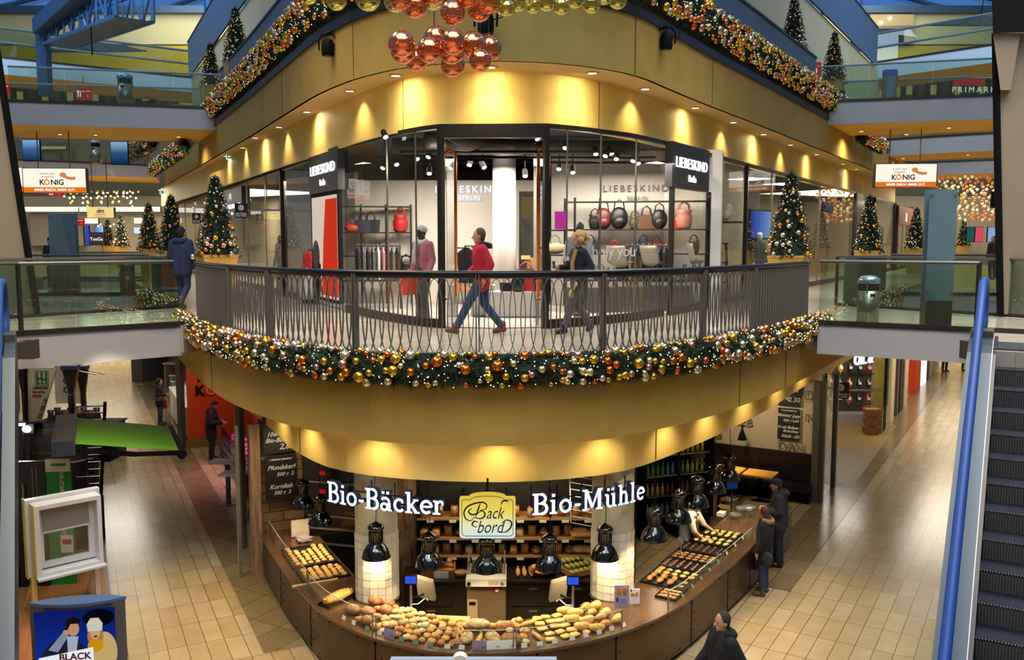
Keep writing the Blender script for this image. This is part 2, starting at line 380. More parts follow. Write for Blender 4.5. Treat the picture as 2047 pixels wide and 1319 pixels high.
# ------------------------------------------------------------------ bridges
def bridge(name, fl, fr, br, bl, z, th, parm=WHT, under=YEL):
    o = link(None, name); struct(o)
    p = [Vector((a.x, a.y, 0)) for a in (fl, fr, br, bl)]
    B().prism(p, z - .06, z - .007).ob('deck', FLU, o)
    B().wall([p[0], p[1]], z - th, z - .005, .12).ob('front_fascia', parm, o); B().wall([p[2], p[3]], z - th, z - .005, .12).ob('back_fascia', parm, o)
    B().prism([p[0].lerp(p[3], .02), p[1].lerp(p[2], .02), p[2].lerp(p[1], .02), p[3].lerp(p[0], .02)], z - th + .02, z - th + .06).ob('soffit', under, o)
    B().wall([p[0] + Vector((0, -.02, 0)), p[1] + Vector((0, -.02, 0))], z - .01, z + .07, .1).ob('edge_trim', DKM, o)
    return o
def ext(a, b, t): return a + (b - a) * t
fl, fr = on(64, 668, F1), on(353, 650, F1); bl, br = on(55, 632, F1), on(361, 614, F1)
LB = (ext(fr, fl, 2.3), fr + Vector((.12, .1, 0)), br + Vector((.5, .2, 0)), ext(br, bl, 2.6))
bridge('floor_bridge_left', *LB, F1, .57)
fl, fr = on(1650, 648, F1), on(1945, 662, F1); bl, br = on(1671, 610, F1), on(2020, 633, F1)
RB = (fl + Vector((-.1, .12, 0)), ext(fl, fr, 3.2), ext(bl, br, 2.2), bl + Vector((-.3, .2, 0)))
bridge('floor_bridge_right', *RB, F1, .57)
for q in (((-6.05, 16.2), (-5.75, 17.3), (-7.35, 20.6), (-7.6, 21.2), (-8.3, 20.9), (-6.7, 17.2)), ((5.6, 16.8), (6.6, 17.0), (8.3, 20.9), (7.8, 21.4), (7.2, 20.8), (5.4, 17.3))): struct(B().prism(q, F1 - .5, F1 - .004).ob('floor_upper', FLU))
# landings of the two escalators
struct(B().prism([(6.9, 12.55), (9.3, 11.2), (11.5, 14.5), (7.95, 15.3)], F1 - .57, F1 - .01).ob('floor_landing_right', FLU))
struct(B().prism([(-8.2, 14.8), (-12.5, 16), (-12.5, 11), (-8.6, 12.6)], F1 - .57, F1 - .01).ob('floor_landing_left', FLU))
# farther bridges of the first storey
a, b_ = on(93, 590, F1), on(300, 588, F1); bridge('floor_bridge_left', ext(b_, a, 2.2), b_, b_ + Vector((-1.2, 3, 0)), ext(b_, a, 2.2) + Vector((-2, 3, 0)), F1, .7)
a, b_ = on(1780, 588, F1), on(1995, 590, F1); bridge('floor_bridge_right', a, ext(a, b_, 2), ext(a, b_, 2) + Vector((2, 3, 0)), a + Vector((1.2, 3, 0)), F1, .7)
a, b_ = on(238, 556, F1), on(340, 556, F1); bridge('floor_bridge_left', ext(b_, a, 2.5), b_, b_ + Vector((-1.2, 3, 0)), ext(b_, a, 2.5) + Vector((-2, 3, 0)), F1, .7)
# second-storey bridges
def bridge2(name, ul, ur, und, z=F2, th=.72, e=(1, 1)):       # top edge pixels of the front, back edge pixel row of the soffit
    a, b = on(*ul, z), on(*ur, z); c, d = on(*und[0], z - th), on(*und[1], z - th); c.z = d.z = z
    return bridge(name, ext(b, a, e[0]), ext(a, b, e[1]), ext(c, d, e[1]), ext(d, c, e[0]), z, th)
bridge2('floor_bridge_left', (30, 203), (453, 218), ((26, 276), (415, 286)), e=(1.3, 1.02))
bridge2('floor_bridge_right', (1613, 206), (1993, 191), ((1671, 277), (1994, 263)), e=(1.0, 1.3))
bridge2('floor_bridge_left', (40, 320), (300, 331), ((171, 362), (312, 366)), e=(1.4, 1.05))
bridge2('floor_bridge_right', (1738, 282), (1994, 266), ((1767, 325), (1994, 315)), e=(1.05, 1.3))
bridge2('floor_bridge_left', (120, 358), (284, 362), ((120, 387), (270, 391)), e=(1.8, 1.05))
bridge2('floor_bridge_right', (1800, 327), (1994, 320), ((1800, 362), (1994, 356)), e=(1.05, 1.3))
# third-storey bridges
WHB = mat('cool_white_panel', '#C9D6DC', .5)
def bridge3(name, ul, ur, z, th, dz):
    a, b = on(*ul, z), on(*ur, z); off = Vector((0, dz, 0)); return bridge(name, ext(b, a, 1.5), b, b + off, ext(b, a, 1.5) + off, z, th, WHB)
bridge3('floor_bridge_left', (19, 117), (397, 157), 15.6, .8, 5)
a, b_ = on(1714, 131, 15.6), on(1984, 90, 15.6); bridge('floor_bridge_right', a, ext(a, b_, 1.5), ext(a, b_, 1.5) + Vector((0, 5, 0)), a + Vector((0, 5, 0)), 15.6, .8, WHB)

# ------------------------------------------------------------------ slanted piers at the sides
def pier(name, pts, y0, d, m, trimside=0):
    o = link(None, name); struct(o)
    f = [at(u, v, y) for u, v, y in pts]; k = Vector((d * (-.62 if 'left' in name else .56), d, 0))
    B().hexa([f[0], f[1], f[1] + k, f[0] + k, f[3], f[2], f[2] + k, f[3] + k]).ob('shaft', m, o); return o, f
PIER = mat('beige_pier', '#94836C', .6, var='#8C7B64', scale=.5)
o, f = pier('wall_pier_left', ((-190, 628, 18.3), (72, 631, 18.3), (-16, 60, 18.3), (-330, 60, 18.3)), 0, 1.0, PIER)
B().bar(f[1] + Vector((.05, -.03, 0)), f[2] + Vector((.05, -.03, 0)), .1, .1).ob('dark_edge', BLK, o)
o, f = pier('wall_pier_right', ((2003, 628, 18.2), (2190, 628, 18.2), (2170, 66, 18.2), (1993, 66, 18.2)), 0, 1.0, PIER)
B().bar(f[0] + Vector((-.05, -.03, 0)), f[3] + Vector((-.05, -.03, 0)), .1, .1).ob('dark_edge', BLK, o)
B().hexa([at(1985, 66, 17.9), at(2150, 62, 17.9), at(2150, 62, 19.4), at(1985, 66, 19.4), at(1980, -80, 17.9), at(2150, -80, 17.9), at(2150, -80, 19.4), at(1980, -80, 19.4)]).ob('black_casing', BLK, o)
B().hexa([at(2000, 180, 18.0), at(2020, 180, 18.0), at(2020, 180, 18.5), at(2000, 180, 18.5), at(1985, 66, 18.0), at(2040, 66, 18.0), at(2040, 66, 18.5), at(1985, 66, 18.5)]).ob('capital', PIER, o)

# ------------------------------------------------------------------ the hall beyond: yellow end walls, roof glazing
YW = mat('yellow_end_wall', '#B39A14', .65, var='#A58C10', scale=.25)
YWC = mat('pale_end_wall', '#B9B48A', .65)
for sx, (u0, u1) in (('left', (-250, 620)), ('right', (1480, 2250))):
    Y = 66; a = at(u0, 330, Y).x; b_ = at(u1, 330, Y).x
    struct(B().wall([Vector((a, Y, 0)), Vector((b_, Y, 0))], 14.4, 20.6, .4).ob('wall_end_' + sx, YW))
    struct(B().wall([Vector((a, Y, 0)), Vector((b_, Y, 0))], 20.72, 22.9, .4).ob('wall_end_' + sx, YWC))
    struct(B().wall([Vector((a, Y + .05, 0)), Vector((b_, Y + .05, 0))], 20.6, 20.72, .4).ob('trim_3', mat('olive_joint', '#4E4A1C', .8)))
RB_ = mat('roof_beam_blue', '#34506E', .5, metal=.3)
rf = link(None, 'ceiling_skylight'); struct(rf)
gl = B(); bm_ = B()
for k in range(-9, 10):
    x = k * 6.2; bm_.bar((x, 65.6, 23.05), (x * 1.0, 100, 36), .35, .5)
for k in range(5):
    t = k / 4; bm_.bar((-58, 65.6 + 34.4 * t, 23.05 + 13 * t), (58, 65.6 + 34.4 * t, 23.05 + 13 * t), .35, .5)
bm_.ob('glazing_bars', RB_, rf)
gl.quad((-58, 65.7, 23.2), (58, 65.7, 23.2), (58, 100, 36.2), (-58, 100, 36.2)).ob('glass', glassm('roof_glass', '#9FC4E8', 1.0), rf)
# ================================================================== BAKERY
UP = Vector((0, 0, 1))
def ORD(n):
    o = 'zeroth first second third fourth fifth sixth seventh eighth ninth tenth eleventh twelfth thirteenth fourteenth fifteenth sixteenth seventeenth eighteenth nineteenth twentieth'.split()
    t = {2: 'twenty', 3: 'thirty', 4: 'forty', 5: 'fifty'}
    return o[n] if n <= 20 else t[n // 10] + ('-' + o[n % 10] if n % 10 else '')
DBR = mat('bronze_sheet', '#4A3720', .38, metal=.55, var='#57422A', scale=2)
TOPM = mat('brown_worktop', '#5A3F26', .22, var='#4C3520', scale=3, spec=.6)
GBLK = mat('black_enamel', '#060505', .12, spec=.7, coat=.6)
SHELFW = mat('shelf_wood', '#8A6236', .5, var='#9C7242', scale=6)
CARD = mat('white_card', '#E8E4DA', .6); CARDG = mat('green_card', '#6F8F7C', .6); CARDP = mat('lilac_card', '#8C7A9C', .6)
BR1 = mat('golden_crust', '#C98A38', .55, var='#E2B160', scale=22, bump=.25); BR2 = mat('brown_crust', '#9A5F28', .55, var='#C28A4A', scale=18, bump=.3)
BR3 = mat('floury_crust', '#D8BC88', .7, var='#B98F52', scale=14, bump=.25); BR4 = mat('dark_crust', '#6E4422', .6, var='#8E5C30', scale=16, bump=.3)
PASTRY = mat('pastry_yellow', '#E0B25A', .5, var='#C98F3C', scale=25, bump=.2); CHOC = mat('chocolate_glaze', '#4A2A1C', .3, var='#6B4030', scale=20)
PINK = mat('pink_glaze', '#8E5A54', .4, var='#6A3A38', scale=20); LETT = mat('lettuce_green', '#7C9A3A', .6, var='#A8B85C', scale=30)
CC = spline(V2((-4.82, 16.5), (-3.99, 14.8), (-3.14, 13.3), (-2.71, 12.72), (-2.18, 12.22), (-1.56, 11.83), (-.98, 11.63), (-.5, 11.58), (-.02, 11.61), (.53, 11.74), (1.25, 12.05), (1.88, 12.47), (2.41, 12.97), (2.85, 13.5), (3.51, 14.45), (4.34, 15.68), (5.95, 18.25)), 6)
ct = thing('bakery_counter', 'long curved bakery counter clad in riveted bronze sheets with brown worktop', 'counter', (0, 0, 0))
IN = offs(CC, 1.0)
b = B(); A_, I_ = resamp(CC, 90), resamp(IN, 90); k = len(A_); vs = []
for p, q in zip(A_, I_): vs += [(p.x, p.y, .86), (p.x, p.y, .9), (q.x, q.y, .9), (q.x, q.y, .86)]
b.add(vs, [(4 * i + j, 4 * i + 4 + j, 4 * i + 4 + (j + 1) % 4, 4 * i + (j + 1) % 4) for i in range(k - 1) for j in range(4)] + [(0, 1, 2, 3), (4 * k - 1, 4 * k - 2, 4 * k - 3, 4 * k - 4)])
b.ob('worktop', TOPM, ct)
xs = [-4.8, -4.06, -3.17, -1.95, -.85, .35, 1.5, 2.86, 3.75, 4.4, 5.15, 5.93]; PF = offs(CC, .04)
rv = B()
for x0, x1 in zip(xs, xs[1:]):
    P = cut(PF, x0 + .012, x1 - .012); B().wall(P, .1, .855, .03).ob('panel', DBR, ct)
    for p in resamp(P, max(3, int(plen(P) / .28))):
        rv.sph((p.x, p.y - .004, .8), .012, 6, 4); rv.sph((p.x, p.y - .004, .16), .012, 6, 4)
    for e_ in (P[1] if len(P) > 2 else P[0], P[-1]):
        for z in (.3, .45, .6): rv.sph((e_.x, e_.y - .006, z), .012, 6, 4)
tag(rv.ob('rivets', mat('dark_rivet', '#1D160E', .3, metal=.8), ct), kind='stuff')
B().wall(cut(offs(CC, .12), -4.75, 5.9), 0, .1, .04).ob('plinth', BLK, ct)
B().wall(cut(offs(CC, .97), -4.0, 4.0), .02, .86, .03).ob('inner_front', BLK, ct)
# glass guards
GLASSL = glassm('guard_glass', '#FAFBF8', .55)
def guard(lab, x0, x1, z1, cat='glass guard'):
    t = thing('glass_guard', lab, cat, (0, 0, 0)); P = cut(offs(CC, .1), x0, x1)
    B().wall(P, .91, z1, .008).ob('pane', GLASSL, t)
    B().wall(P, z1, z1 + .008, .01).ob('edge', mat('glass_edge', '#A9B8A4', .2, spec=.8), t)
    for p in (P[0], P[-1]): B().cyl((p.x, p.y + .02, .9), (p.x, p.y + .02, z1), .012, n=8).ob('clip', STEEL, t)
guard('glass guard in front of the round rolls on the left counter arm', -4.6, -3.3, 1.24)
guard('glass guard over the braided loaf at the left bend of the counter', -3.26, -2.0, 1.2)
guard('glass guard in front of the heaped rolls left of the scale', -1.95, .02, 1.18)
guard('glass guard in front of the sweet buns right of the middle', .06, 1.6, 1.18)
guard('glass guard along the pastry trays of the right counter arm', 2.4, 3.6, 1.16)
guard('glass guard over the sandwich trays beside the waiting customers', 3.65, 4.5, 1.16)
# --- bread meshes
def wob(b, amt, fx=9.0):
    b.v = [(x * (1 + amt * math.sin(fx * y * 7 + z * 31)), y * (1 + amt * math.sin(fx * x * 6 + z * 23)), z * (1 + amt * math.sin(fx * (x + y) * 8))) for x, y, z in b.v]; return b
def bun(r, h, n=12): return wob(B().lathe([(.02 * r, 0), (.8 * r, .0), (r, .3 * h), (.93 * r, .62 * h), (.6 * r, .92 * h), (.02 * r, h)], n=n), .05)
def loaf(l, w, h, slash=3):
    b = B().sph((0, 0, h * .5), .5, 14, 8, (l, w, h))
    b.v = [(x, y, max(0, z)) for x, y, z in b.v]; b = wob(b, .03)
    for k in range(slash):
        x = (k - (slash - 1) / 2) * l * .22; b.tube([(x - w * .12, -w * .3, h * .84), (x, 0, h * 1.0), (x + w * .12, w * .3, h * .84)], [.004, .012, .004], 5, mi=1)
    return b
def boxloaf(l, w, h):
    b = B(); N = 8; pr = [(-.5, 0), (.5, 0), (.53, .55), (.5, .8), (.35, .96), (0, 1.0), (-.35, .96), (-.5, .8), (-.53, .55)]; vs = []
    for i in range(N):
        t = i / (N - 1); s = 1 - .25 * (abs(2 * t - 1) ** 6); vs += [((t - .5) * l, p[0] * w * s, p[1] * h * s) for p in pr]
    m = len(pr); b.add(vs, [(i * m + k, i * m + (k + 1) % m, (i + 1) * m + (k + 1) % m, (i + 1) * m + k) for i in range(N - 1) for k in range(m)] + [tuple(range(m))[::-1], tuple((N - 1) * m + k for k in range(m))]); return b
def pretzel(r):
    P = []
    for i in range(28):
        t = -2.35 + 4.7 * i / 27; P.append((r * math.sin(t) * 1.0, r * (.2 - math.cos(t)) * -.8, .022 + .012 * math.cos(2 * t)))
    a = [(P[0][0] * .5, P[0][1] * .2, .045), (.25 * r, -.55 * r, .03)]; c_ = [(P[-1][0] * .5, P[-1][1] * .2, .05), (-.25 * r, -.55 * r, .03)]
    return B().tube(a[::-1] + P + c_, .022, 7)
def croissant(l):
    P = []; R_ = []
    for i in range(13):
        t = -1.25 + 2.5 * i / 12; P.append((l * .5 * math.sin(t), l * .35 * (1 - math.cos(t)), .04)); R_.append((.045 * math.cos(t * 1.05) + .012) * (1 + .12 * (i % 2)))
    return B().tube(P, R_, 9)
def braid(l):
    b = B()
    for k in range(3):
        b.tube([((i / 20 - .5) * l, .05 * math.sin(i * .95 + k * 2.09), .05 + .025 * math.cos(i * .95 + k * 2.09)) for i in range(21)], [.02 + .03 * math.sin(PI * i / 20) for i in range(21)], 8)
    return b
ML = {}
def lib(key, bb, ms, smooth=True): ML[key] = bb.mesh(key, ms, smooth)
lib('bread_roll', bun(.062, .062), BR1); lib('brown_roll', bun(.06, .06), BR2); lib('floury_roll', bun(.066, .055), BR3)
lib('farmhouse_loaf', loaf(.34, .19, .13), [BR3, BR1]); lib('rye_loaf', loaf(.3, .2, .14, 2), [BR4, BR3]); lib('baguette', loaf(.46, .09, .075, 5), [BR1, BR3])
lib('box_loaf', boxloaf(.26, .13, .14), BR2); lib('wholegrain_loaf', boxloaf(.2, .11, .16), BR4); lib('pretzel', pretzel(.1), BR2)
lib('croissant', croissant(.2), BR1); lib('braided_loaf', braid(.5), BR1); lib('bun_glazed', loaf(.19, .11, .09, 0), [BR2, BR3])
lib('flat_pastry', boxloaf(.15, .11, .035), PASTRY); lib('round_pastry', bun(.058, .035), PASTRY); lib('chocolate_pastry', boxloaf(.12, .05, .035), CHOC); lib('glazed_bar', boxloaf(.13, .045, .03), PINK)
sw = loaf(.17, .09, .05, 0); sw.box(0, 0, .03, .13, .092, .008, mi=1); lib('sandwich', sw, [BR1, LETT]); lib('cookie', bun(.05, .022), BR2); lib('seed_loaf', boxloaf(.22, .12, .15), mat('seeded_crust', '#B58A4C', .7, var='#6E4A22', scale=60, bump=.4))
PACK = mat('clear_wrap', '#CDB98A', .25, var='#A9823E', scale=9, spec=.8)
lib('wrapped_loaf', boxloaf(.2, .12, .13), PACK)
lib('packed_bread', B().box(0, 0, 0, .12, .1, .17), mat('packed_slices', '#B5813E', .35, var='#7C5222', scale=40, spec=.6)); lib('green_pack', boxloaf(.16, .07, .05), mat('green_wrapped_snack', '#8C9440', .25, var='#C0B45A', scale=16, spec=.8))
def item(key, loc, rz, label, cat, group, s=1.0, tilt=0):
    o = link(ML[key], key, None, loc, 0, (tilt, 0, rz)); o.scale = (s, s, s); return tag(o, label, cat, group)
# --- trays
TRAY = mat('dark_tray', '#1C1A17', .35, metal=.5)
def tray(lab, c, l, w, rz, z=.905, m=None):
    t = thing('serving_tray', lab, 'tray', (c[0], c[1], z), rz); m = m or TRAY
    B().box(0, 0, 0, l, w, .012).ob('base', m, t); b = B()
    for s in (-1, 1): b.box(s * l / 2, 0, 0, .012, w + .012, .03); b.box(0, s * w / 2, 0, l, .012, .03)
    b.ob('rim', m, t); return t
def local(c, rz, x, y): return (c[0] + x * math.cos(rz) - y * math.sin(rz), c[1] + x * math.sin(rz) + y * math.cos(rz))
aL = math.atan2(UL.y, UL.x)
c1, c2 = (-3.62, 15.32), (-3.2, 14.5)
tray('dark baking tray under the larger batch of round rolls, left counter arm', c1, 1.02, .78, aL); tray('dark baking tray with light front edge under the smaller batch of round rolls', c2, .62, .78, aL)
for (c, nx, ny, l, w, nm) in ((c1, 7, 6, .94, .7, 'larger'), (c2, 5, 6, .54, .7, 'smaller')):
    for i in range(nx):
        for j in range(ny):
            if nm == 'larger' and (i, j) in ((6, 4), (5, 3), (6, 3), (6, 2)): continue
            x, y = local(c, aL, (i + .5 + .3 * (j % 2) - .15) / nx * l - l / 2 + RND.uniform(-.012, .012), (j + .5) / ny * w - w / 2 + RND.uniform(-.008, .008))
            item('bread_roll', (x, y, .918), RND.uniform(0, 6), 'pale golden round roll on the %s of the two trays at the left arm' % nm, 'bread roll', 'round rolls on the %s left tray' % nm, RND.uniform(.74, .84))
B().bar((-3.58, 13.93, .9), (-2.9, 14.27, .9), .05, .03).ob('front_edge', mat('pale_wood_edge', '#C9A86A', .5), None)
tag(bpy.data.objects['front_edge'], 'pale wooden ledge strip below the smaller roll tray', 'ledge'); bpy.data.objects['front_edge'].name = 'tray_ledge'
tray('shallow glass dish tray holding the braided loaf', (-2.72, 13.38), .62, .24, .95); item('braided_loaf', (-2.72, 13.38, .92), .95, 'braided golden loaf in its own tray left of the column', 'bread', None, 1.1)
# --- the heaped display along the curved front
DP = cut(offs(CC, .16), -2.62, 1.72); NROW = 5
def along(t, d):
    P = resamp(DP, 200); i = min(198, int(t * 199)); p = P[i]; q = P[i + 1] - P[i]; q.normalize(); return p + Vector((-q.y, q.x, 0)) * d, math.atan2(q.y, q.x)
SECT = [(0, .075, [('rye_loaf', 'dark rye loaf')], .19, .3, 1.0), (.075, .15, [('bun_glazed', 'brown oval roll'), ('rye_loaf', 'crusty dark loaf')], .16, .15, .9), (.15, .22, [('croissant', 'small golden pastry twist'), ('floury_roll', 'pale split roll')], .12, .12, .9),
        (.22, .33, [('bread_roll', 'golden poppy roll'), ('brown_roll', 'brown seeded roll'), ('floury_roll', 'floury roll')], .112, .11, 1.0), (.33, .42, [('brown_roll', 'brown crusty roll'), ('bread_roll', 'golden roll')], .112, .11, 1.0),
        (.42, .46, [('pretzel', 'brown knotted pretzel')], .14, .16, 1.0), (.46, .575, [('farmhouse_loaf', 'long floury loaf'), ('baguette', 'thick baguette loaf')], .17, .32, 1.0), (.575, .63, [('box_loaf', 'square tin loaf'), ('floury_roll', 'flour dusted roll')], .17, .18, 1.0),
        (.63, .68, [('floury_roll', 'white flour dusted roll'), ('bread_roll', 'yellow bun')], .13, .13, 1.05), (.68, .72, [('baguette', 'yellow stick loaf')], .13, .4, .8), (.72, .83, [('flat_pastry', 'flat square pastry')], .14, .14, 1.0),
        (.83, .9, [('round_pastry', 'sugared round pastry'), ('croissant', 'curled pastry')], .125, .12, 1.1), (.9, .955, [('bun_glazed', 'shiny glazed bun')], .15, .15, 1.15), (.955, 1.0, [('croissant', 'flaky croissant')], .16, .16, 1.1)]
LEN = plen(DP)
for t0, t1, kinds, da, dd, sc in SECT:
    na = max(1, int((t1 - t0) * LEN / da)); nd = max(2, int(.72 / dd)); 
    if t0 > .94 or t0 == 0: nd = max(2, nd - 1)
    for i in range(na):
        for j in range(nd):
            t = t0 + (t1 - t0) * (i + .5 + RND.uniform(-.2, .2)) / na; d = (j + .5) * .72 / nd + RND.uniform(-.015, .015)
            p, a = along(t, d); key, nm = kinds[(i + j) % len(kinds)]
            long_ = key in ('farmhouse_loaf', 'baguette'); rz = a + (PI / 2 + RND.uniform(-.3, .3) if long_ and j == 0 else RND.uniform(-.35, .35) if long_ else RND.uniform(-.5, .5))
            row = ('front', 'middle', 'middle', 'middle', 'middle', 'middle')[j] if j < nd - 1 else 'rear'
            part_ = 'at the left end' if t < .15 else 'left of the pretzels' if t < .42 else 'in the middle' if t < .63 else 'right of the middle' if t < .85 else 'at the right end'
            item(key, (p.x, p.y, .905 + .07 * j / nd), rz, '%s in the %s row %s of the bread display' % (nm, row, part_), 'bread', '%ss %s, %s row' % (nm, part_, row), sc * RND.uniform(.92, 1.08))
            if key in ('bread_roll', 'brown_roll', 'floury_roll') and (i + j) % 2 and j < nd - 1:
                item(key, (p.x + .04, p.y + .06, .905 + .07 * j / nd + .058), rz + 1, '%s stacked on others %s of the bread display' % (nm, part_), 'bread', 'stacked %ss %s' % (nm, part_), sc * .95)
# price cards standing along the rim
k = 0
for t in (.05, .1, .16, .21, .245, .29, .335, .38, .43, .47, .52, .56, .6, .645, .69, .735, .79, .835, .88, .925, .97):
    p, a = along(t, -.05); big = k in (4, 10, 11, 12); m = CARDP if k in (4, 10) else CARDG if k in (2, 5, 6, 7) else CARD
    w, h = (.2, .12) if big else (.085, .06)
    o = thing('price_card', '%s %s standing price card, %s from the left along the bread display' % ('large' if big else 'small', {CARD: 'white', CARDG: 'grey green', CARDP: 'lilac'}[m], ORD(k + 1)), 'price card', (p.x, p.y, .9), a)
    B().box(0, .0, .004, w, .004, h, rx=-.35).ob('card', m, o); b = B()
    for q in range(3 if big else 2): b.box(-w * .12, .008 + h * (.6 - q * .2) * .34 - .006, h * (.62 - q * .2), w * .5, .002, .006)
    b.ob('print', mat('card_print', '#5A5048', .7), o)
    if big: text('price', ('4.95', '2.95', '4.95', '2.65')[(4, 10, 11, 12).index(k)], .035, mat('card_print', '#5A5048', .7), o, (w * .25, -.002, h * .38), (PI / 2 - .35, 0, 0), .001)
    k += 1
# trays of the right arm
aR = math.atan2(UR.y, UR.x); Nn = Vector((-UR.y, UR.x, 0))
base = Vector((2.72, 13.42, 0))
TR = [(.05, 'cookie', 'chocolate crumble slice', .42, .34, 3, 4), (.5, 'bun_glazed', 'filled yellow pastry', .42, .78, 2, 4), (.92, 'round_pastry', 'pale round cake', .36, .78, 2, 5), (1.35, 'glazed_bar', 'dark pink glazed bar', .4, .8, 3, 6), (1.82, 'cookie', 'round topped biscuit', .42, .8, 3, 6), (2.3, 'chocolate_pastry', 'dark glazed pastry', .42, .8, 3, 6), (2.8, 'sandwich', 'filled bread sandwich', .46, .76, 2, 5), (3.28, 'sandwich', 'filled roll with lettuce', .4, .72, 2, 5)]
for q, (s, key, nm, l, w, nx, ny) in enumerate(TR):
    c = base + UR * s + Nn * (.22 + w * .5 - .12); ordn = ('first', 'second', 'third', 'fourth', 'fifth', 'sixth', 'seventh', 'eighth')[q]
    tray('dark tray of pastries, %s along the right counter arm from the column' % ordn, c, l, w, aR)
    for i in range(nx):
        for j in range(ny):
            x, y = local(c, aR, (i + .5) / nx * (l - .05) - (l - .05) / 2, (j + .5) / ny * (w - .05) - (w - .05) / 2)
            kk = 'flat_pastry' if (key == 'round_pastry' and j > 3) else 'cookie' if (key == 'bun_glazed' and j < 1) else key
            item(kk, (x, y, .918), aR + RND.uniform(-.25, .25), '%s on the %s pastry tray of the right arm' % (nm, ordn), 'pastry', '%ss on the %s tray' % (nm, ordn), RND.uniform(.85, 1.0))
    o = thing('price_card', 'small pale price card at the edge of the %s pastry tray' % ordn, 'price card', (c + Nn * (-w / 2 - .06) + UP * .9), aR)
    B().box(0, 0, .003, .08, .004, .06, rx=-.5).ob('card', CARDG if q < 5 else CARD, o)
for i, (u, v) in enumerate(((1470, 1035), (1482, 1022), (1498, 1030), (1462, 1012))):
    p = on(u, v, .92); bb = B().lathe([(.05, 0), (.1, .02), (.13, .09), (.12, .09), (.09, .03), (.0, .02)], n=18) if i < 2 else B().lathe([(.04, 0), (.06, .02), (.02, .05), (.02, .1), (.12, .13), (.13, .2), (.12, .2), (.0, .13)], n=18)
    bb.ob('glass_bowl', glassm('bowl_glass', '#E8ECEA', 3.5, '#FFFFFF', .12), None, p, smooth=True)
    tag(bpy.context.scene.collection.objects[-1], ('glass bowl beside the receipt pile at the counter end', 'glass bowl nearest the fur-hooded customer', 'footed glass dish at the end of the counter', 'footed glass dish behind the two glass bowls')[i], 'bowl')
o = thing('napkin_stack', 'stack of white napkins at the end of the sandwich trays', 'napkins', on(1442, 1030, .92), aR); B().box(0, 0, 0, .2, .14, .07).ob('napkins', CARD, o)
for i, (u, v) in enumerate(((1447, 1018), (1452, 1003))):
    o = thing('wicker_bowl', ('wicker bowl behind the white napkins', 'wicker bowl stacked farther back by the menu screen')[i], 'bowl', on(u, v, .92)); B().lathe([(.06, 0), (.13, .07), (.12, .07), (.05, .015)], n=16).ob('bowl', SHELFW, o, smooth=True)
o = thing('wine_glass_stand', 'tall glass goblet on the brown worktop by the server', 'glass', on(1361, 1105, .92)); B().lathe([(.06, 0), (.055, .01), (.012, .03), (.012, .14), (.06, .2), (.065, .28)], n=16, cap=False).ob('goblet', glassm('bowl_glass', refl=3), o, smooth=True)
# --- tiled columns
TILEW = mat('white_wall_tile', '#DDD3BC', .22, spec=.6)
for nm, cx in (('column', -2.14), ('column', 1.6)):
    o = link(None, nm, None, (cx, 13.6 if cx < 0 else 13.68, 0)); struct(o)
    B().lathe([(.335, 0), (.335, 3.05)], n=24).ob('core', mat('column_paint', '#C3B592', .5), o); b = B(); n_ = 18; rows = 9
    for r_ in range(rows):
        z0 = .9 + r_ * .12
        for k_ in range(n_):
            a0, a1 = 2 * PI * (k_ + .02) / n_, 2 * PI * (k_ + .98) / n_; q = []
            for z in (z0 + .002, z0 + .117):
                for a in (a0, a1):
                    rr = .345 + RND.uniform(0, .007); q.append((rr * math.cos(a), rr * math.sin(a), z))
            b.add(q, [(0, 1, 3, 2)])
    b.ob('tiles', TILEW, o)
    B().lathe([(.4, .86), (.4, .905)], n=28).ob('collar', GBLK, o)
# --- pendant lamps
LAMPIN = emis('lamp_glow', '#FFD9A0', 9)
def pendant(u, v, w, lab, D=None, power=60):
    D = D or .41 * FPX / w; p = at(u, v, D); t = thing('pendant_lamp', lab, 'lamp', p); sc = w * D / FPX / .41; t.scale = (sc,) * 3
    B().lathe([(.205, 0), (.2, .035), (.18, .1), (.135, .17), (.1, .2), (.098, .205), (.098, .40), (.118, .41), (.122, .44), (.1, .475), (.05, .5), (.02, .52)], n=28, cap=False).ob('shade', GBLK, t, smooth=True)
    B().lathe([(.208, -.012), (.212, 0), (.2, .012)], n=28, cap=False).ob('rim', mat('dark_rim', '#0E0B09', .2), t, smooth=True)
    B().lathe([(.001, .11), (.09, .1), (.1, .12)], n=20).ob('bulb', LAMPIN, t, smooth=True)
    b = B()
    for k_ in range(14):
        a = 2 * PI * k_ / 14; b.box(.1 * math.cos(a), .1 * math.sin(a), .22, .012, .006, .16, a)
    b.ob('vent_ribs', GBLK, t); B().tube([(0, 0, .5), (.012, 0, .7), (-.01, 0, .95), (0, 0, (3.07 - p.z) / sc)], .006, 6).ob('cord', BLK, t)
    if power: spot('lamp_light', p + Vector((0, 0, .06)), power, (1, .78, .45), 118, .5, p - Vector((0, 0, 1)), .06)
for D, u, v, w, lab in ((13.08, 752, 1112, 58, 'black pendant lamp in front of the left tiled column'), (12.86, 858, 1130, 57, 'black pendant lamp between the left column and the bread slicer'), (12.82, 973, 1138, 57, 'black pendant lamp hanging above the bread slicer'), (12.85, 1098, 1134, 58, 'black pendant lamp in front of the long loaves right of the slicer'), (13.16, 1209, 1114, 57, 'black pendant lamp in front of the right tiled column')):
    pendant(u, v, w, lab, D, power=75)
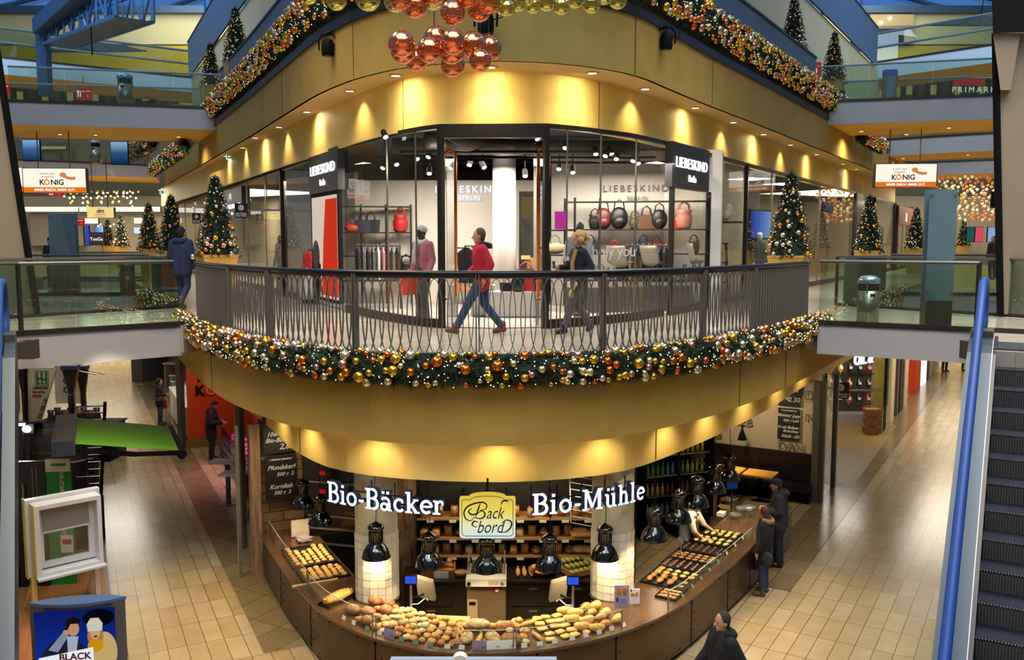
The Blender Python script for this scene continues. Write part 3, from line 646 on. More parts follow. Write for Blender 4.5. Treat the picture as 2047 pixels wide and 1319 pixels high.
for u, v, w, lab in ((1308, 1076, 55, 'black pendant lamp just right of the right column, lowest of the row over the pastries'), (1356, 1040, 53, 'black pendant lamp second in the row over the pastry trays'), (1393, 1010, 50, 'black pendant lamp hanging over the server'), (1429, 982, 45, 'black pendant lamp fourth in the row over the pastry trays'), (1458, 958, 42, 'black pendant lamp nearest the wooden tables')):
    pendant(u, v, w, lab, power=62)
for u, v, w, lab in ((640, 1045, 48, 'black pendant lamp beside the left sign letters'), (606, 1012, 46, 'black pendant lamp in front of the paper bags, left arm'), (584, 992, 42, 'black pendant lamp overlapping the lower chalkboard')):
    pendant(u, v, w, lab, power=55)
# --- light letters
WFACE = emis('white_light_face', '#F3F8FF', 1.3); NAVY = mat('navy_return', '#10182C', .5, em='#2A4A86', es=.12)
def arc(cx, cy, r, a0, a1, n=12, ry=None): return [(cx + r * math.cos(math.radians(a0 + (a1 - a0) * i / n)), cy + (ry or r) * math.sin(math.radians(a0 + (a1 - a0) * i / n))) for i in range(n + 1)]
T_ = .15; H_ = .09                                        # stem and serif weights, cap height 1
def ser(x, y, w=.36): return ([(x - w / 2, y), (x + w / 2, y)], H_)
GL = {'B': (.78, [([(.2, 0), (.2, 1)], T_ + .03), ([(.02, .045), (.45, .045)], H_), ([(.02, .955), (.42, .955)], H_), ([(.2, .52), (.45, .52)], H_), (arc(.42, .745, .21, -90, 90), .13), (arc(.45, .285, .24, -90, 90), .14)]),
      'i': (.4, [([(.2, 0), (.2, .66)], T_), ser(.2, .045), ([(.05, .62), (.2, .62)], H_), ([(.2, .8), (.2, .94)], T_ + .01)]),
      'o': (.66, [(arc(.33, .335, .24, 0, 360, 22, .27), .13)]), '-': (.42, [([(.08, .33), (.36, .33)], .12)]),
      'ä': (.68, [(arc(.26, .2, .16, 0, 360, 18, .15), .12), ([(.5, .04), (.5, .42)], T_), (arc(.3, .44, .2, 0, 150, 10, .18), .12), ([(.46, .05), (.64, .05)], H_), ([(.2, .8), (.2, .93)], .14), ([(.44, .8), (.44, .93)], .14)]),
      'c': (.58, [(arc(.32, .335, .23, 45, 320, 18, .27), .13), ([(.47, .6), (.47, .44)], .1)]), 'k': (.72, [([(.2, 0), (.2, 1)], T_), ser(.2, .045, .34), ([(.04, .955), (.2, .955)], H_), ([(.24, .28), (.5, .6)], .1), ([(.32, .38), (.56, .04)], .14), ([(.42, .62), (.66, .62)], H_), ([(.46, .045), (.72, .045)], H_)]),
      'e': (.62, [(arc(.33, .335, .24, 0, 315, 20, .27), .13), ([(.14, .35), (.56, .35)], .09)]), 'r': (.54, [([(.18, 0), (.18, .64)], T_), ser(.18, .045, .36), ([(.03, .62), (.18, .62)], H_), (arc(.36, .4, .17, 160, 60, 8, .22), .12), ([(.46, .62), (.46, .44)], .1)]),
      'M': (1.1, [([(.2, 0), (.2, 1)], .12), ([(.9, 0), (.9, 1)], T_ + .02), ([(.22, .97), (.53, .12)], .15), ([(.53, .12), (.86, .97)], .1), ser(.18, .045, .32), ser(.9, .045, .36), ([(.02, .955), (.24, .955)], H_), ([(.86, .955), (1.08, .955)], H_)]),
      'ü': (.74, [([(.2, .18), (.2, .62)], T_), (arc(.36, .2, .16, 180, 300, 8, .16), .12), ([(.54, .04), (.54, .64)], T_), ([(.05, .62), (.2, .62)], H_), ([(.4, .62), (.54, .62)], H_), ([(.54, .05), (.7, .05)], H_), ([(.24, .8), (.24, .93)], .14), ([(.48, .8), (.48, .93)], .14)]),
      'h': (.74, [([(.2, 0), (.2, 1)], T_), ([(.04, .955), (.2, .955)], H_), ser(.2, .045, .34), (arc(.38, .42, .16, 165, 0, 10, .2), .12), ([(.55, .44), (.55, 0)], T_), ser(.56, .045, .3)]), 'l': (.4, [([(.2, 0), (.2, 1)], T_), ([(.04, .955), (.2, .955)], H_), ser(.2, .045, .36)])}
def flatstroke(b, pts, w, s, y0, y1, mi=0, wf=None):       # a flat brush stroke in the x-z plane
    P = [Vector((x * s, 0, z * s)) for x, z in pts]; n = len(P); vs = []
    for i in range(n):
        d = (P[min(i + 1, n - 1)] - P[max(i - 1, 0)]).normalized(); a = Vector((-d.z, 0, d.x)); ww = (wf(i / max(1, n - 1)) if wf else w) * s / 2
        for y in (y0, y1): vs += [P[i] + a * ww + Vector((0, y, 0)), P[i] - a * ww + Vector((0, y, 0))]
    fs = []
    for i in range(n - 1):
        o = 4 * i; fs += [(o, o + 1, o + 5, o + 4), (o + 2, o + 6, o + 7, o + 3), (o, o + 4, o + 6, o + 2), (o + 1, o + 3, o + 7, o + 5)]
    b.add(vs, fs + [(0, 2, 3, 1), (4 * n - 4, 4 * n - 3, 4 * n - 1, 4 * n - 2)], mi); return b
LC = resamp(offs(C0, -.14), 600); LZ = 2.55
def lightword(word, x0, x1, lab):
    t = thing('light_letters', lab, 'sign', (0, 0, 0)); tot = sum(GL[c][0] for c in word); P = resamp(cut(LC, x0, x1), 300); L = plen(P); s = .318; sp = (L - tot * s) / len(word); acc = sp / 2
    for c in word:
        w = GL[c][0] * s + sp; i = min(298, int((acc + (w - sp) / 2) / L * 299)); p = P[i]; d = (P[i + 1] - P[i]).normalized(); a = math.atan2(d.y, d.x)
        hold = link(None, 'letter', t, (p.x, p.y, LZ), a); f = B(); bk = B()
        for pts, wd in GL[c][1]:
            q = [(x - GL[c][0] / 2, z) for x, z in pts]; flatstroke(f, q, wd, s, -.052, -.05); flatstroke(bk, q, wd + .022, s, -.05, .05)
        f.ob('lit_face', WFACE, hold); bk.ob('return', NAVY, hold); acc += w
    for z in (LZ + .08, LZ + .2): B().tube(offs(P, .1) and [Vector((q.x, q.y + .09, z)) for q in P[::20]], .012, 6).ob('rail', BLK, t)
    for q in P[::60]: B().cyl((q.x, q.y + .09, LZ + .08), (q.x, q.y + .09, 2.95), .01, n=6).ob('hanger', BLK, t)
lightword('Bio-Bäcker', -2.78, -.97, 'white illuminated slab letters hanging left of the yellow script sign')
lightword('Bio-Mühle', .28, 2.01, 'white illuminated slab letters hanging right of the yellow script sign')
for u in (700, 790, 860, 1090, 1180, 1280):
    p = at(u, 1030, 12.6); point('letter_glow', (p.x, 12.3, 2.6), 5, (.85, .92, 1), .1)
# --- the gilded shop sign with script lettering
sg = thing('shop_sign', 'illuminated yellow sign with arched top and black script between the two lit words', 'sign', (-.35, 12.35, 2.27))
def signshape(w, h, top):
    r = .05; p = arc(-w/2 + r, r, r, 180, 270, 5) + arc(w/2 - r, r, r, 270, 360, 5) + [(w/2, h - .03)] + arc(w/2 - .03, h - .03, .03, 0, 90, 4) + [(w * .36, h)] + arc(0, h, w * .33, 0, 180, 14, top) + [(-w * .36, h)] + arc(-w/2 + .03, h - .03, .03, 90, 180, 4); return p
def gradm(name, stops, s, axis='Z', lo=0, hi=1):
    m = bpy.data.materials.new(name); m.use_nodes = True; n = m.node_tree.nodes; L = m.node_tree.links; n.clear()
    o = n.new('ShaderNodeOutputMaterial'); e = n.new('ShaderNodeEmission'); r = n.new('ShaderNodeValToRGB'); tc = n.new('ShaderNodeTexCoord'); sx = n.new('ShaderNodeSeparateXYZ'); mr = n.new('ShaderNodeMapRange')
    mr.inputs['From Min'].default_value = lo; mr.inputs['From Max'].default_value = hi; L.new(tc.outputs['Object'], sx.inputs[0]); L.new(sx.outputs[axis], mr.inputs[0]); L.new(mr.outputs[0], r.inputs[0]); L.new(r.outputs[0], e.inputs[0]); L.new(e.outputs[0], o.inputs[0]); e.inputs[1].default_value = s
    el = r.color_ramp.elements; el[0].position = stops[0][0]; el[0].color = lin(stops[0][1]) + (1,); el[1].position = stops[-1][0]; el[1].color = lin(stops[-1][1]) + (1,)
    for p, c in stops[1:-1]: k = el.new(p); k.color = lin(c) + (1,)
    m.cycles.emission_sampling = 'NONE'; return m
def xzprism(b, poly, y0, y1, mi=0):
    n = len(poly); return b.add([(x, y0, z) for x, z in poly] + [(x, y1, z) for x, z in poly], [tuple(range(n)), tuple(range(n, 2 * n))[::-1]] + [(i, n + i, n + (i + 1) % n, (i + 1) % n) for i in range(n)], mi)
xzprism(B(), signshape(.8, .6, .06), -.04, .04).ob('lit_board', gradm('sign_gradient', [(0, '#D5E6F2'), (.25, '#E6ECC0'), (.6, '#EFD95C'), (1, '#E2C24A')], .95, lo=0, hi=.66), sg)
ring = signshape(.73, .53, .055); flatstroke(B(), [(x, z + .035) for x, z in ring + ring[:1]], .008, 1, -.044, -.04).ob('border_line', mat('sign_ink', '#11131F', .6), sg)
SINK = _M['sign_ink']
text('script_word', 'ack', .25, SINK, sg, (.1, -.041, .365), ext=.001, shear=.35, sx=.72); text('script_word', 'bord', .26, SINK, sg, (.03, -.041, .16), ext=.001, shear=.35, sx=.74)
SCR = [[(-.1, .52), (-.135, .42), (-.17, .31)], [(-.19, .31), (-.1, .29), (-.04, .33), (-.05, .39), (-.11, .41)], [(-.11, .41), (-.03, .43), (-.01, .49), (-.07, .53), (-.19, .51), (-.29, .46), (-.335, .38), (-.31, .29), (-.24, .26), (-.19, .31)], [(-.22, .44), (-.27, .4), (-.23, .35), (-.16, .36), (-.08, .41)], [(.19, .49), (.22, .545), (.27, .55), (.3, .53)],
       [(-.13, .24), (-.19, .25), (-.22, .2), (-.18, .17)], [(.2, .22), (.27, .27), (.34, .24), (.33, .16), (.27, .1), (.2, .09)]]
b = B()
for st in SCR:
    P = [(p.x, p.y) for p in spline(st, 6)]; flatstroke(b, P, .015, 1, -.044, -.0402, wf=lambda t: .009 + .014 * math.sin(PI * min(1, max(0, t))) ** 1.2)
b.sph((-.17, -.042, .17), .012, 8, 5, (1, .2, 1)); b.ob('script', _M['sign_ink'], sg); B().bar((0, .06, .5), (0, .06, .85), .03).ob('hanger', BLK, sg); B().tube([(-.33, .05, .68), (-.33, .05, .72)], .01).ob('bracket', BLK, sg)
# --- back wall with bread shelving
IWALL = mat('bakery_dark_wall', '#191410', .6)
struct(B().box(-.1, 15.35, 0, 4.6, .12, 3.05).ob('wall_bakery_back', IWALL))
struct(B().box(-.8, 19.9, 0, 9.4, .12, 3.05).ob('wall_bakery_rear', IWALL))
cb = thing('drawer_cabinet', 'long black drawer cabinet below the bread shelves', 'cabinet', (0, 0, 0)); B().box(-.05, 14.75, 0, 3.5, 1.05, .86).ob('body', mat('black_lacquer', '#0E0C0A', .3), cb); B().box(-.05, 14.73, .86, 3.56, 1.12, .035).ob('top', mat('dark_top', '#241A12', .3), cb)
for x in (-1.35, .35, 1.1):
    for z in (.1, .48):
        d = B().box(x, 14.21, z, .66 if x > 0 else .72, .02, .34).ob('drawer', mat('black_lacquer'), cb); B().box(x, 14.19, z + .27, .14, .03, .025).ob('handle', STEEL, d)
sh = thing('bread_shelf', 'wide bread shelf with wooden boards behind the counter', 'shelf', (0, 0, 0))
SHZ = (1.12, 1.43, 1.78)
for z in SHZ: B().box(-.08, 14.98, z - .03, 3.1, .42, .025, rx=.0).ob('board', SHELFW, sh); B().box(-.08, 14.765, z - .035, 3.1, .012, .035).ob('label_rail', mat('rail_pale', '#9C7C4C', .5), sh)
for x in (-1.62, -.86, -.1, .66, 1.46): B().box(x, 15.0, .9, .03, .4, 1.3).ob('upright', BLK, sh)
lay = {0: ['wrapped_loaf', 'seed_loaf', 'packed_bread', 'packed_bread', 'wrapped_loaf', 'packed_bread', 'packed_bread', 'packed_bread', 'seed_loaf', 'packed_bread', 'rye_loaf', 'packed_bread', 'packed_bread', 'rye_loaf', 'farmhouse_loaf', 'farmhouse_loaf'],
       1: ['box_loaf', 'box_loaf', 'packed_bread', 'rye_loaf', 'packed_bread', 'wrapped_loaf', 'rye_loaf', 'packed_bread', 'wrapped_loaf', 'packed_bread', 'rye_loaf', 'packed_bread', 'packed_bread', 'farmhouse_loaf', 'rye_loaf'], 2: ['seed_loaf', 'packed_bread', 'packed_bread', 'seed_loaf', 'packed_bread', 'packed_bread', 'packed_bread', 'seed_loaf', 'packed_bread', 'packed_bread', 'packed_bread', 'packed_bread']}
NMS = {'wrapped_loaf': 'wrapped loaf', 'seed_loaf': 'seeded tin loaf', 'packed_bread': 'packet of sliced bread', 'rye_loaf': 'round dark loaf', 'farmhouse_loaf': 'flat golden loaf', 'box_loaf': 'ribbed tin loaf'}
for r_, items in lay.items():
    n = len(items)
    for i, key in enumerate(items):
        x = -1.52 + 2.9 * i / (n - 1); rz = PI / 2 if key in ('wrapped_loaf', 'seed_loaf', 'box_loaf', 'rye_loaf') else (RND.uniform(-.1, .1))
        item(key, (x, 14.92 + RND.uniform(-.02, .02), SHZ[r_] - .003), rz, '%s, %s from the left on the %s bread shelf' % (NMS[key], ORD(i + 1), ('lowest', 'middle', 'top')[r_]), 'bread', '%s shelf loaves' % ('lowest', 'middle', 'top')[r_], 1.05 if key != 'rye_loaf' else .85)
    for i in range(8):
        x = -1.4 + 2.7 * i / 7; o = tag(B().box(x, 14.755, SHZ[r_] - .075, .12, .006, .05).ob('price_label', mat('cream_label', '#D8D2B8', .6)), 'cream price label, %s from the left under the %s bread shelf' % (ORD(i + 1), ('lowest', 'middle', 'top')[r_]), 'label', '%s shelf labels' % ('lowest', 'middle', 'top')[r_])
BASK = mat('wicker', '#8A5C2C', .7, var='#A87840', scale=40, bump=.4)
def basket(lab, loc, l, w, h, rz=0):
    t = thing('bread_basket', lab, 'basket', loc, rz); B().box(0, 0, 0, l, w, .015).ob('base', BASK, t); b = B()
    for s in (-1, 1): b.box(s * l / 2, 0, 0, .015, w, h); b.box(0, s * w / 2, 0, l, .015, h)
    b.ob('sides', BASK, t); return t
basket('flat wicker basket of dark rolls on the left end of the cabinet', (-1.25, 14.55, .896), .55, .4, .12)
for i in range(9): item('bun_glazed', (-1.43 + (i % 3) * .18, 14.45 + (i // 3) * .1, .94 + .05 * (i // 3)), RND.uniform(0, 6), 'brown roll heaped in the flat wicker basket', 'bread', 'rolls in the flat wicker basket', .9)
o = tag(B().box(-1.18, 14.3, .9, .24, .01, .11).ob('price_card', CARD), 'white price card leaning on the flat wicker basket', 'price card')
t = thing('bread_bowl', 'small round wicker bowl left of the slicer', 'bowl', (-.86, 14.4, .896)); B().lathe([(.06, 0), (.11, .08), (.1, .08), (.05, .01)], n=16).ob('bowl', BASK, t, smooth=True)
t = thing('bread_bowl', 'wide shallow bowl of pale buns right of the slicer', 'bowl', (.52, 14.5, .896)); B().lathe([(.08, 0), (.24, .1), (.23, .1), (.07, .015)], n=20).ob('bowl', BASK, t, smooth=True)
for i in range(11): a = i * 2.4; item('bread_roll', (.52 + .13 * math.cos(a) * (i > 3), 14.5 + .13 * math.sin(a) * (i > 3), .95 + .05 * (i < 6)), a, 'pale bun heaped in the wide shallow bowl', 'bread roll', 'buns in the wide bowl', 1.15)
for i in range(3): item('baguette', (.1 + i * .11, 14.5, .9), PI / 2 + .05 * i, '%s of the three pale baguettes right of the slicer' % ('left', 'middle', 'right')[i], 'baguette', None, .85)
basket('sloping wicker basket of wrapped snacks near the right column', (1.15, 14.62, .92), .62, .5, .09, .5)
for i in range(18): x, y = local((1.15, 14.62), .5, (i % 6 - 2.5) * .095, (i // 6 - 1) * .15); item('green_pack', (x, y, .96 + .05 * (i // 6)), .5 + PI / 2, 'green wrapped snack standing in the sloping wicker basket', 'snack', 'wrapped snacks in the sloping basket', .9)
rk = thing('wire_rack', 'slanted wire rack of thin bars right of the bread shelf', 'rack', (0, 0, 0)); b = B()
for i in range(9): b.tube([(1.0, 15.1 - .06 * i, 2.55 - .1 * i), (1.95, 14.7 - .06 * i, 2.15 - .1 * i + .35)], .008, 5)
for s in (0, 1): b.tube([(1.0 + .95 * s, 15.12 - .4 * s, 2.6 - .05 * s), (1.0 + .95 * s, 14.6 - .4 * s, 1.75 - .05 * s)], .012, 5)
b.ob('bars', STEEL, rk); B().box(1.5, 14.8, 1.5, 1.0, .35, .03, .1).ob('ledge', SHELFW, rk)
slc = thing('bread_slicer', 'beige bread slicing machine standing behind the middle of the counter', 'machine', (-.41, 13.85, 0))
B().box(0, .05, .02, .62, .56, 1.06).ob('body', mat('slicer_steel', '#8A7454', .35, metal=.5), slc); B().box(0, -.02, 1.08, .64, .68, .12).ob('control_panel', mat('slicer_white', '#E5DCC8', .35), slc); B().box(0, .1, 1.2, .5, .42, .06).ob('slicing_bay', mat('slicer_dark', '#3A2C22', .4), slc); 
for s in (-1, 1): B().box(s * .29, .1, 1.2, .03, .5, .22).ob('guard_frame', STEEL, slc)
B().box(.12, -.365, 1.11, .16, .006, .06).ob('switch_plate', mat('label_grey', '#B9B2A4', .5), slc)
B().cyl((.25, -.36, 1.14), (.25, -.39, 1.14), .024, n=12).ob('knob', mat('brass_yellow', '#C99A2C', .3, metal=.6), slc); B().cyl((-.27, -.36, 1.13), (-.27, -.4, 1.13), .03).ob('knob', BLK, slc)
B().box(.17, -.235, .93, .13, .008, .09).ob('badge', mat('red_badge', '#B01E22', .5), slc); B().sph((.17, -.245, .975), .03, 10, 6, (1, .1, 1)).ob('badge_mark', CARD, slc)
dr = B().box(-.22, -.24, .1, .16, .03, .72).ob('side_door', mat('slicer_door', '#A58C68', .4), slc); B().box(0, 0, 0, .1, .01, .05).ob('slot', BLK, dr, (-.22, -.262, .74))
# tills with customer displays
def till(lab, p, side):
    t = thing('cash_register', lab, 'cash register', p); B().lathe([(.07, 0), (.07, .012), (.02, .03), (.018, .42), (.02, .44)], n=16).ob('pole', STEEL, t, smooth=True)
    d = B().box(0, -.01, .44, .19, .03, .15, rx=-.1).ob('display', BLK, t); B().box(0, -.028, .462, .165, .004, .11, rx=-.1).ob('screen', emis('blue_screen', '#2F58E8', 1.0), d); text('digit', '0', .06, mat('ink_navy', '#0A1440', .6), d, (0, -.034, .52), ext=.001)
    B().hexa([(side * .1, .1, .2), (side * .34, .22, .08), (side * .36, .26, .12), (side * .12, .14, .24), (side * .06, .1, .5), (side * .3, .22, .38), (side * .32, .26, .42), (side * .08, .14, .54)] if side > 0 else [(side * .34, .22, .08), (side * .1, .1, .2), (side * .12, .14, .24), (side * .36, .26, .12), (side * .3, .22, .38), (side * .06, .1, .5), (side * .08, .14, .54), (side * .32, .26, .42)]).ob('monitor', mat('till_grey', '#5E574A', .5), t)
    B().tube([(0, 0, .25), (side * .08, .1, .2), (side * .18, .14, .24)], .015, 8).ob('arm', BLK, t); B().tube([(side * .02, .02, .12), (side * .1, .08, .1), (side * .2, .16, .16), (side * .24, .16, .12)], .008, 6).ob('cable', CARD, t)
till('cash register with blue display right of the left column', on(822, 1224, .905), 1); till('cash register with blue display left of the right column', on(1145, 1226, .905), -1)
o = thing('card_terminal', 'small dark card terminal by the foot of the right column', 'terminal', on(1173, 1216, .905), .4); B().box(0, 0, 0, .2, .13, .05).ob('body', mat('terminal', '#2A2622', .4), o); B().box(0, .02, .05, .12, .05, .006).ob('screen', STEEL, o)
def poster(name, lab, u0, v0, u1, v1, y, m, cat='poster', lean=.0):
    a, c = at(u0, v1, y), at(u1, v0, y); t = thing(name, lab, cat, ((a.x + c.x) / 2, y, a.z)); w, h = c.x - a.x, c.z - a.z; B().box(0, .006, 0, w, .008, h).ob('sheet', m, t); return t, w, h
t, w, h = poster('counter_poster', 'lilac poster with two loaves leaning on the right column', 1228, 1170, 1258, 1214, 13.14, mat('lilac_paper', '#A79BBE', .5))
b = B(); b.sph((-w * .22, 0, h * .72), .05, 10, 6, (.9, .1, 1.4)); b.sph((w * .2, 0, h * .74), .05, 10, 6, (.9, .1, 1.4)); b.ob('bread_picture', BR2, t); B().box(-w * .3, -.001, h * .25, .03, .004, .07).ob('emblem', mat('ink_navy'), t); b = B()
for i in range(3): b.box(w * .1, -.001, h * (.34 - i * .09), w * .5, .004, .012)
b.ob('lines', CARDP, t)
t, w, h = poster('counter_poster', 'white poster with small cakes beside the lilac one', 1258, 1177, 1279, 1207, 13.2, CARD); b = B(); b.sph((-w * .18, 0, h * .6), .025, 8, 5, (1.4, .1, 1)); b.sph((w * .2, 0, h * .64), .025, 8, 5, (1, .1, 1.6)); b.ob('cake_picture', BR2, t); B().box(-w * .36, -.001, h * .82, .02, .004, .04).ob('emblem', BLK, t)
t = thing('leaflet_holder', 'yellow leaflet stand with a black squiggle behind the bread right of the till', 'leaflet', on(1164, 1232, .905), .15); B().box(0, 0, 0, .26, .02, .13, rx=-.2).ob('leaflet', mat('leaflet_yellow', '#C9AE5C', .6), t); flatstroke(B(), [(p.x, p.y) for p in spline([(-.05, .02), (0, .1), (.03, .05), (-.02, .06), (.08, .1)], 5)], .01, 1, -.02, -.015).ob('squiggle', BLK, t)
t = thing('paper_bag', 'brown paper sheet lying along the rear of the heaped bread', 'paper', on(905, 1238, .99), -.1); B().box(0, 0, 0, .5, .14, .004, rx=.4).ob('sheet', mat('kraft_paper', '#B08A54', .7), t)
# left: paper bags, stone wall, chalkboards, oven
t = thing('paper_bag_stack', 'dotted white paper bags standing at the left end of the counter', 'paper bags', on(603, 1074, .92), aL); B().box(.1, 0, 0, .02, .34, .32).ob('upright_bag', mat('dotted_paper', '#CFC0B0', .7, var='#B8A694', scale=60), t); b = B(); b.box(-.15, 0, 0, .3, .22, .02, .2); b.box(-.17, .02, .02, .28, .2, .02, -.1); b.box(-.14, -.02, .04, .28, .2, .015, .4); b.ob('flat_bags', mat('grey_paper', '#9C8F88', .7), t)
STONE = tilem('rough_stone', '#B08A50', '#8E6C3A', '#5A4424', .42, .2, 0, .8, .012, .37, vert=True, bump=.6)
dW = Vector((.895, .446, 0)); PW = Vector((-5.08, 16.75, 0))
o = struct(B().box(0, 0, 0, 2.0, .14, 3.05).ob('wall_stone', STONE, None, PW + dW * 1.2 + Vector((-.03, .1, 0)), math.atan2(dW.y, dW.x)))
o = struct(B().box(0, 0, 0, .2, .2, 3.0).ob('trim_4', mat('weathered_wood', '#B08C68', .7, var='#7C5A3C', scale=2.5, stretch=(6, 6, .6)), None, PW + dW * .1, math.atan2(dW.y, dW.x)))
struct(B().box(0, 0, 0, .06, .1, 3.0).ob('trim_5', STEEL, None, PW + dW * -.22, math.atan2(dW.y, dW.x)))
CHK = mat('chalkboard', '#12110F', .6); CHALK = mat('chalk', '#D8D4C8', .8, em='#D8D4C8', es=.05)
def board(lab, corner, d, w, h, lines):
    a = math.atan2(d.y, d.x); t = thing('chalkboard', lab, 'chalkboard', corner, a); B().box(w / 2, 0, 0, w, .03, h).ob('panel', CHK, t)
    for s, x, z, sz, sh in lines: text('writing', s, sz, CHALK, t, (x * w, -.018, z * h), (PI / 2, 0, 0), .001, shear=sh, off=.002)
n_ = Vector((.446, -.895, 0)) * .05
p = at(531, 1000, 16.78) + n_; board('lower chalkboard on the stone wall, with two handwritten offers', p, dW, .6, .86, [('• ofenfrisch gebacken •', .5, .93, .05, 0), ('Pfundskerl', .5, .74, .125, .35), ('500 g  2', .62, .58, .1, .3), ('Kornlieb', .48, .3, .125, .35), ('500 g  2', .52, .16, .1, .3)])
p = at(526, 907, 16.74) + n_; board('upper chalkboard on the stone wall, partly behind the golden bulkhead', p, dW, .6, .75, [('10er Pack', .5, .5, .12, .35), ('Bio-Bürstl', .46, .34, .12, .35), ('2,85', .72, .16, .16, .3)])
spot('stone_wall_fill', (-4.0, 15.9, 2.9), 38, WARM, 120, .8, (-4.4, 17.0, 1.8), .1)  # added spot that brightens the stone wall, without a fixture
ov = thing('baking_oven', 'black baking oven with silver rails behind the left lamps', 'oven', (-2.95, 16.7, 0), -.25); B().box(0, 0, 0, 1.9, .9, 2.9).ob('body', mat('oven_black', '#0C0B0A', .25, spec=.6), ov)
for z in (.75, 1.05, 1.3, 1.6, 1.95): B().box(0, -.47, z, 1.7, .03, .03).ob('rail', STEEL, ov)
for z in (1.75, 2.1): B().box(-.55, -.46, z, .12, .02, .07).ob('indicator', emis('red_digits', '#C01020', .8), ov)
pp = thing('photo_panel', 'tall brown photo panel of bread left of the shelf', 'panel', (-1.83, 14.9, 0)); B().box(0, 0, .1, .36, .04, 2.8).ob('sheet', mat('bread_photo', '#A98A66', .5, var='#5A3420', scale=2.2, stretch=(3, 1, 1)), pp)
# right: seating corner
RW = Vector((7.62, 21.75, 0)); dR = Vector((-.857, .515, 0)); aW = math.atan2(-dR.y, -dR.x); nR = Vector((-.515, -.857, 0))
def wl(s, z, o=0): return RW + dR * s + nR * o + Vector((0, 0, z))
WORD = mat('cream_word_wall', '#CDBB98', .7)
o = B().box(-2.6, 0, 0, 5.2, .12, 3.05).ob('wall_words', WORD, None, RW + Vector((0, .06, 0)), aW); struct(o)
INK = mat('grey_lettering', '#7A705E', .8)
for s, x, z, sz in (('TRATE', 1.95, 2.42, .34), ('CELEB', 2.0, 1.82, .3), ('ROTI', 3.4, 1.48, .32), ('IB', 2.5, 1.42, .3), ('GRAN', 4.0, 1.78, .26), ('DAN', .62, 1.32, .3), ('D', .2, 2.66, .34), ('N', .18, 2.1, .3)):
    tag(text('raised_lettering', s, sz, INK, None, wl(x, z, .075), (PI / 2, 0, aW), .003), 'grey lettering %s on the cream wall of the seating corner' % s, 'lettering')
for lab, s, z, w, h, lines in (('lower chalkboard with two offers on the lettered wall', .95, 1.5, .54, .8, [('• Unsere Empfehlung •', .5, .94, .045, 0), ('Meister Jupp', .5, .78, .11, .3), ('500 g 2,60', .6, .62, .09, .2), ('Kraft-Ballast-', .5, .4, .1, .3), ('Brötchen', .6, .28, .1, .3), ('Stück -,85', .6, .12, .11, .1)]), ('upper chalkboard reading 500 g 2,30 on the lettered wall', .95, 2.36, .54, .62, [('mehl', .7, .86, .1, .1), ('auch aus dem', .55, .64, .07, .1), ('500g', .28, .34, .12, .1), ('2.30', .72, .28, .17, .1)])):
    board(lab, wl(s, z, .09), -dR, w, h, lines)
for s, z, lab in ((1.68, 1.5, 'black conical pendant next to the chalkboards'), (2.45, 1.55, 'black conical pendant left of the other cone lamp')):
    p = wl(s, z, .7); t = thing('cone_lamp', lab, 'lamp', p); B().lathe([(.115, 0), (.1, .05), (.03, .26), (.02, .3), (.035, .36), (.03, .38)], n=20).ob('shade', BLK, t, smooth=True); B().cyl((0, 0, .38), (0, 0, 3.04 - p.z), .005, n=6).ob('cord', BLK, t)
    spot('cone_light', p + Vector((0, 0, -.02)), 30, (1, .72, .36), 100, .6, p - Vector((0, 0, 1)), .04)
p = wl(2.7, 2.25, .1); t = thing('round_disc', 'large dark round disc with silver rim high on the lettered wall', 'mirror', p, aW); B().cyl((0, 0, 0), (0, -.03, 0), .28, n=28).ob('disc', mat('dark_disc', '#2A1C14', .3), t); B().tube([(.28 * math.cos(a * .2618), -.03, .28 * math.sin(a * .2618)) for a in range(24)], .018, 6, True).ob('rim', mat('blackened_steel', '#15110E', .2, metal=.8), t)
p = at(1396, 908, 19.4); t = thing('round_mirror', 'small round mirror with orange shelf on the dark wall', 'mirror', p, -.3); B().cyl((0, 0, 0), (0, -.03, 0), .16, n=24).ob('glass', mat('mirror_face', '#8C8478', .15, metal=.6), t); B().box(.05, -.05, -.2, .22, .1, .05).ob('ledge', SHELFW, t)
struct(B().box(4.45, 20.5, 0, .62, .2, 3.05, .3).ob('wall_dark', BLK))
bn = thing('bench', 'dark leather corner bench with high back under the lettered wall', 'bench', (0, 0, 0)); LEA = mat('dark_leather', '#15110E', .4)
for i in range(3):
    q = wl(.75 + i * 1.45, 0, .25); B().box(q.x, q.y, .3, 1.42, .5, .16, aW).ob('seat_cushion', LEA, bn); q = wl(.75 + i * 1.45, 0, .1); B().box(q.x, q.y, .46, 1.42, .1, .74, aW).ob('back_cushion', LEA, bn)
q = wl(2.2, 0, .22); B().box(q.x, q.y, 0, 4.3, .4, .3, aW).ob('base', BLK, bn)
TW = mat('light_wood_top', '#D89A44', .4, var='#E2AA58', scale=4, stretch=(1, 8, 1))
for s, lab in ((1.15, 'right of two light wood tables in front of the dark bench'), (1.95, 'left of two light wood tables in front of the dark bench')):
    q = wl(s, 0, .9); t = thing('cafe_table', lab, 'table', q, aW); B().box(0, 0, .72, .74, .68, .04).ob('top', TW, t); B().box(0, 0, .02, .08, .08, .7).ob('column', BLK, t); B().box(0, 0, 0, .42, .42, .025).ob('foot', BLK, t)
for s in (1.15, 1.95): q = wl(s, 2.2, .9); spot('table_light', q, 22, (1, .72, .36), 60, .7, q - Vector((0, 0, 1)), .05)
q = wl(2.2, 0, 1.9); t = thing('high_table', 'tall black framed table behind the capped customer', 'table', q, aW); B().box(0, 0, .98, .9, .5, .04).ob('top', BLK, t)
for x in (-.4, .4):
    for y in (-.2, .2): B().box(x, y, 0, .05, .05, .98).ob('leg', BLK, t)
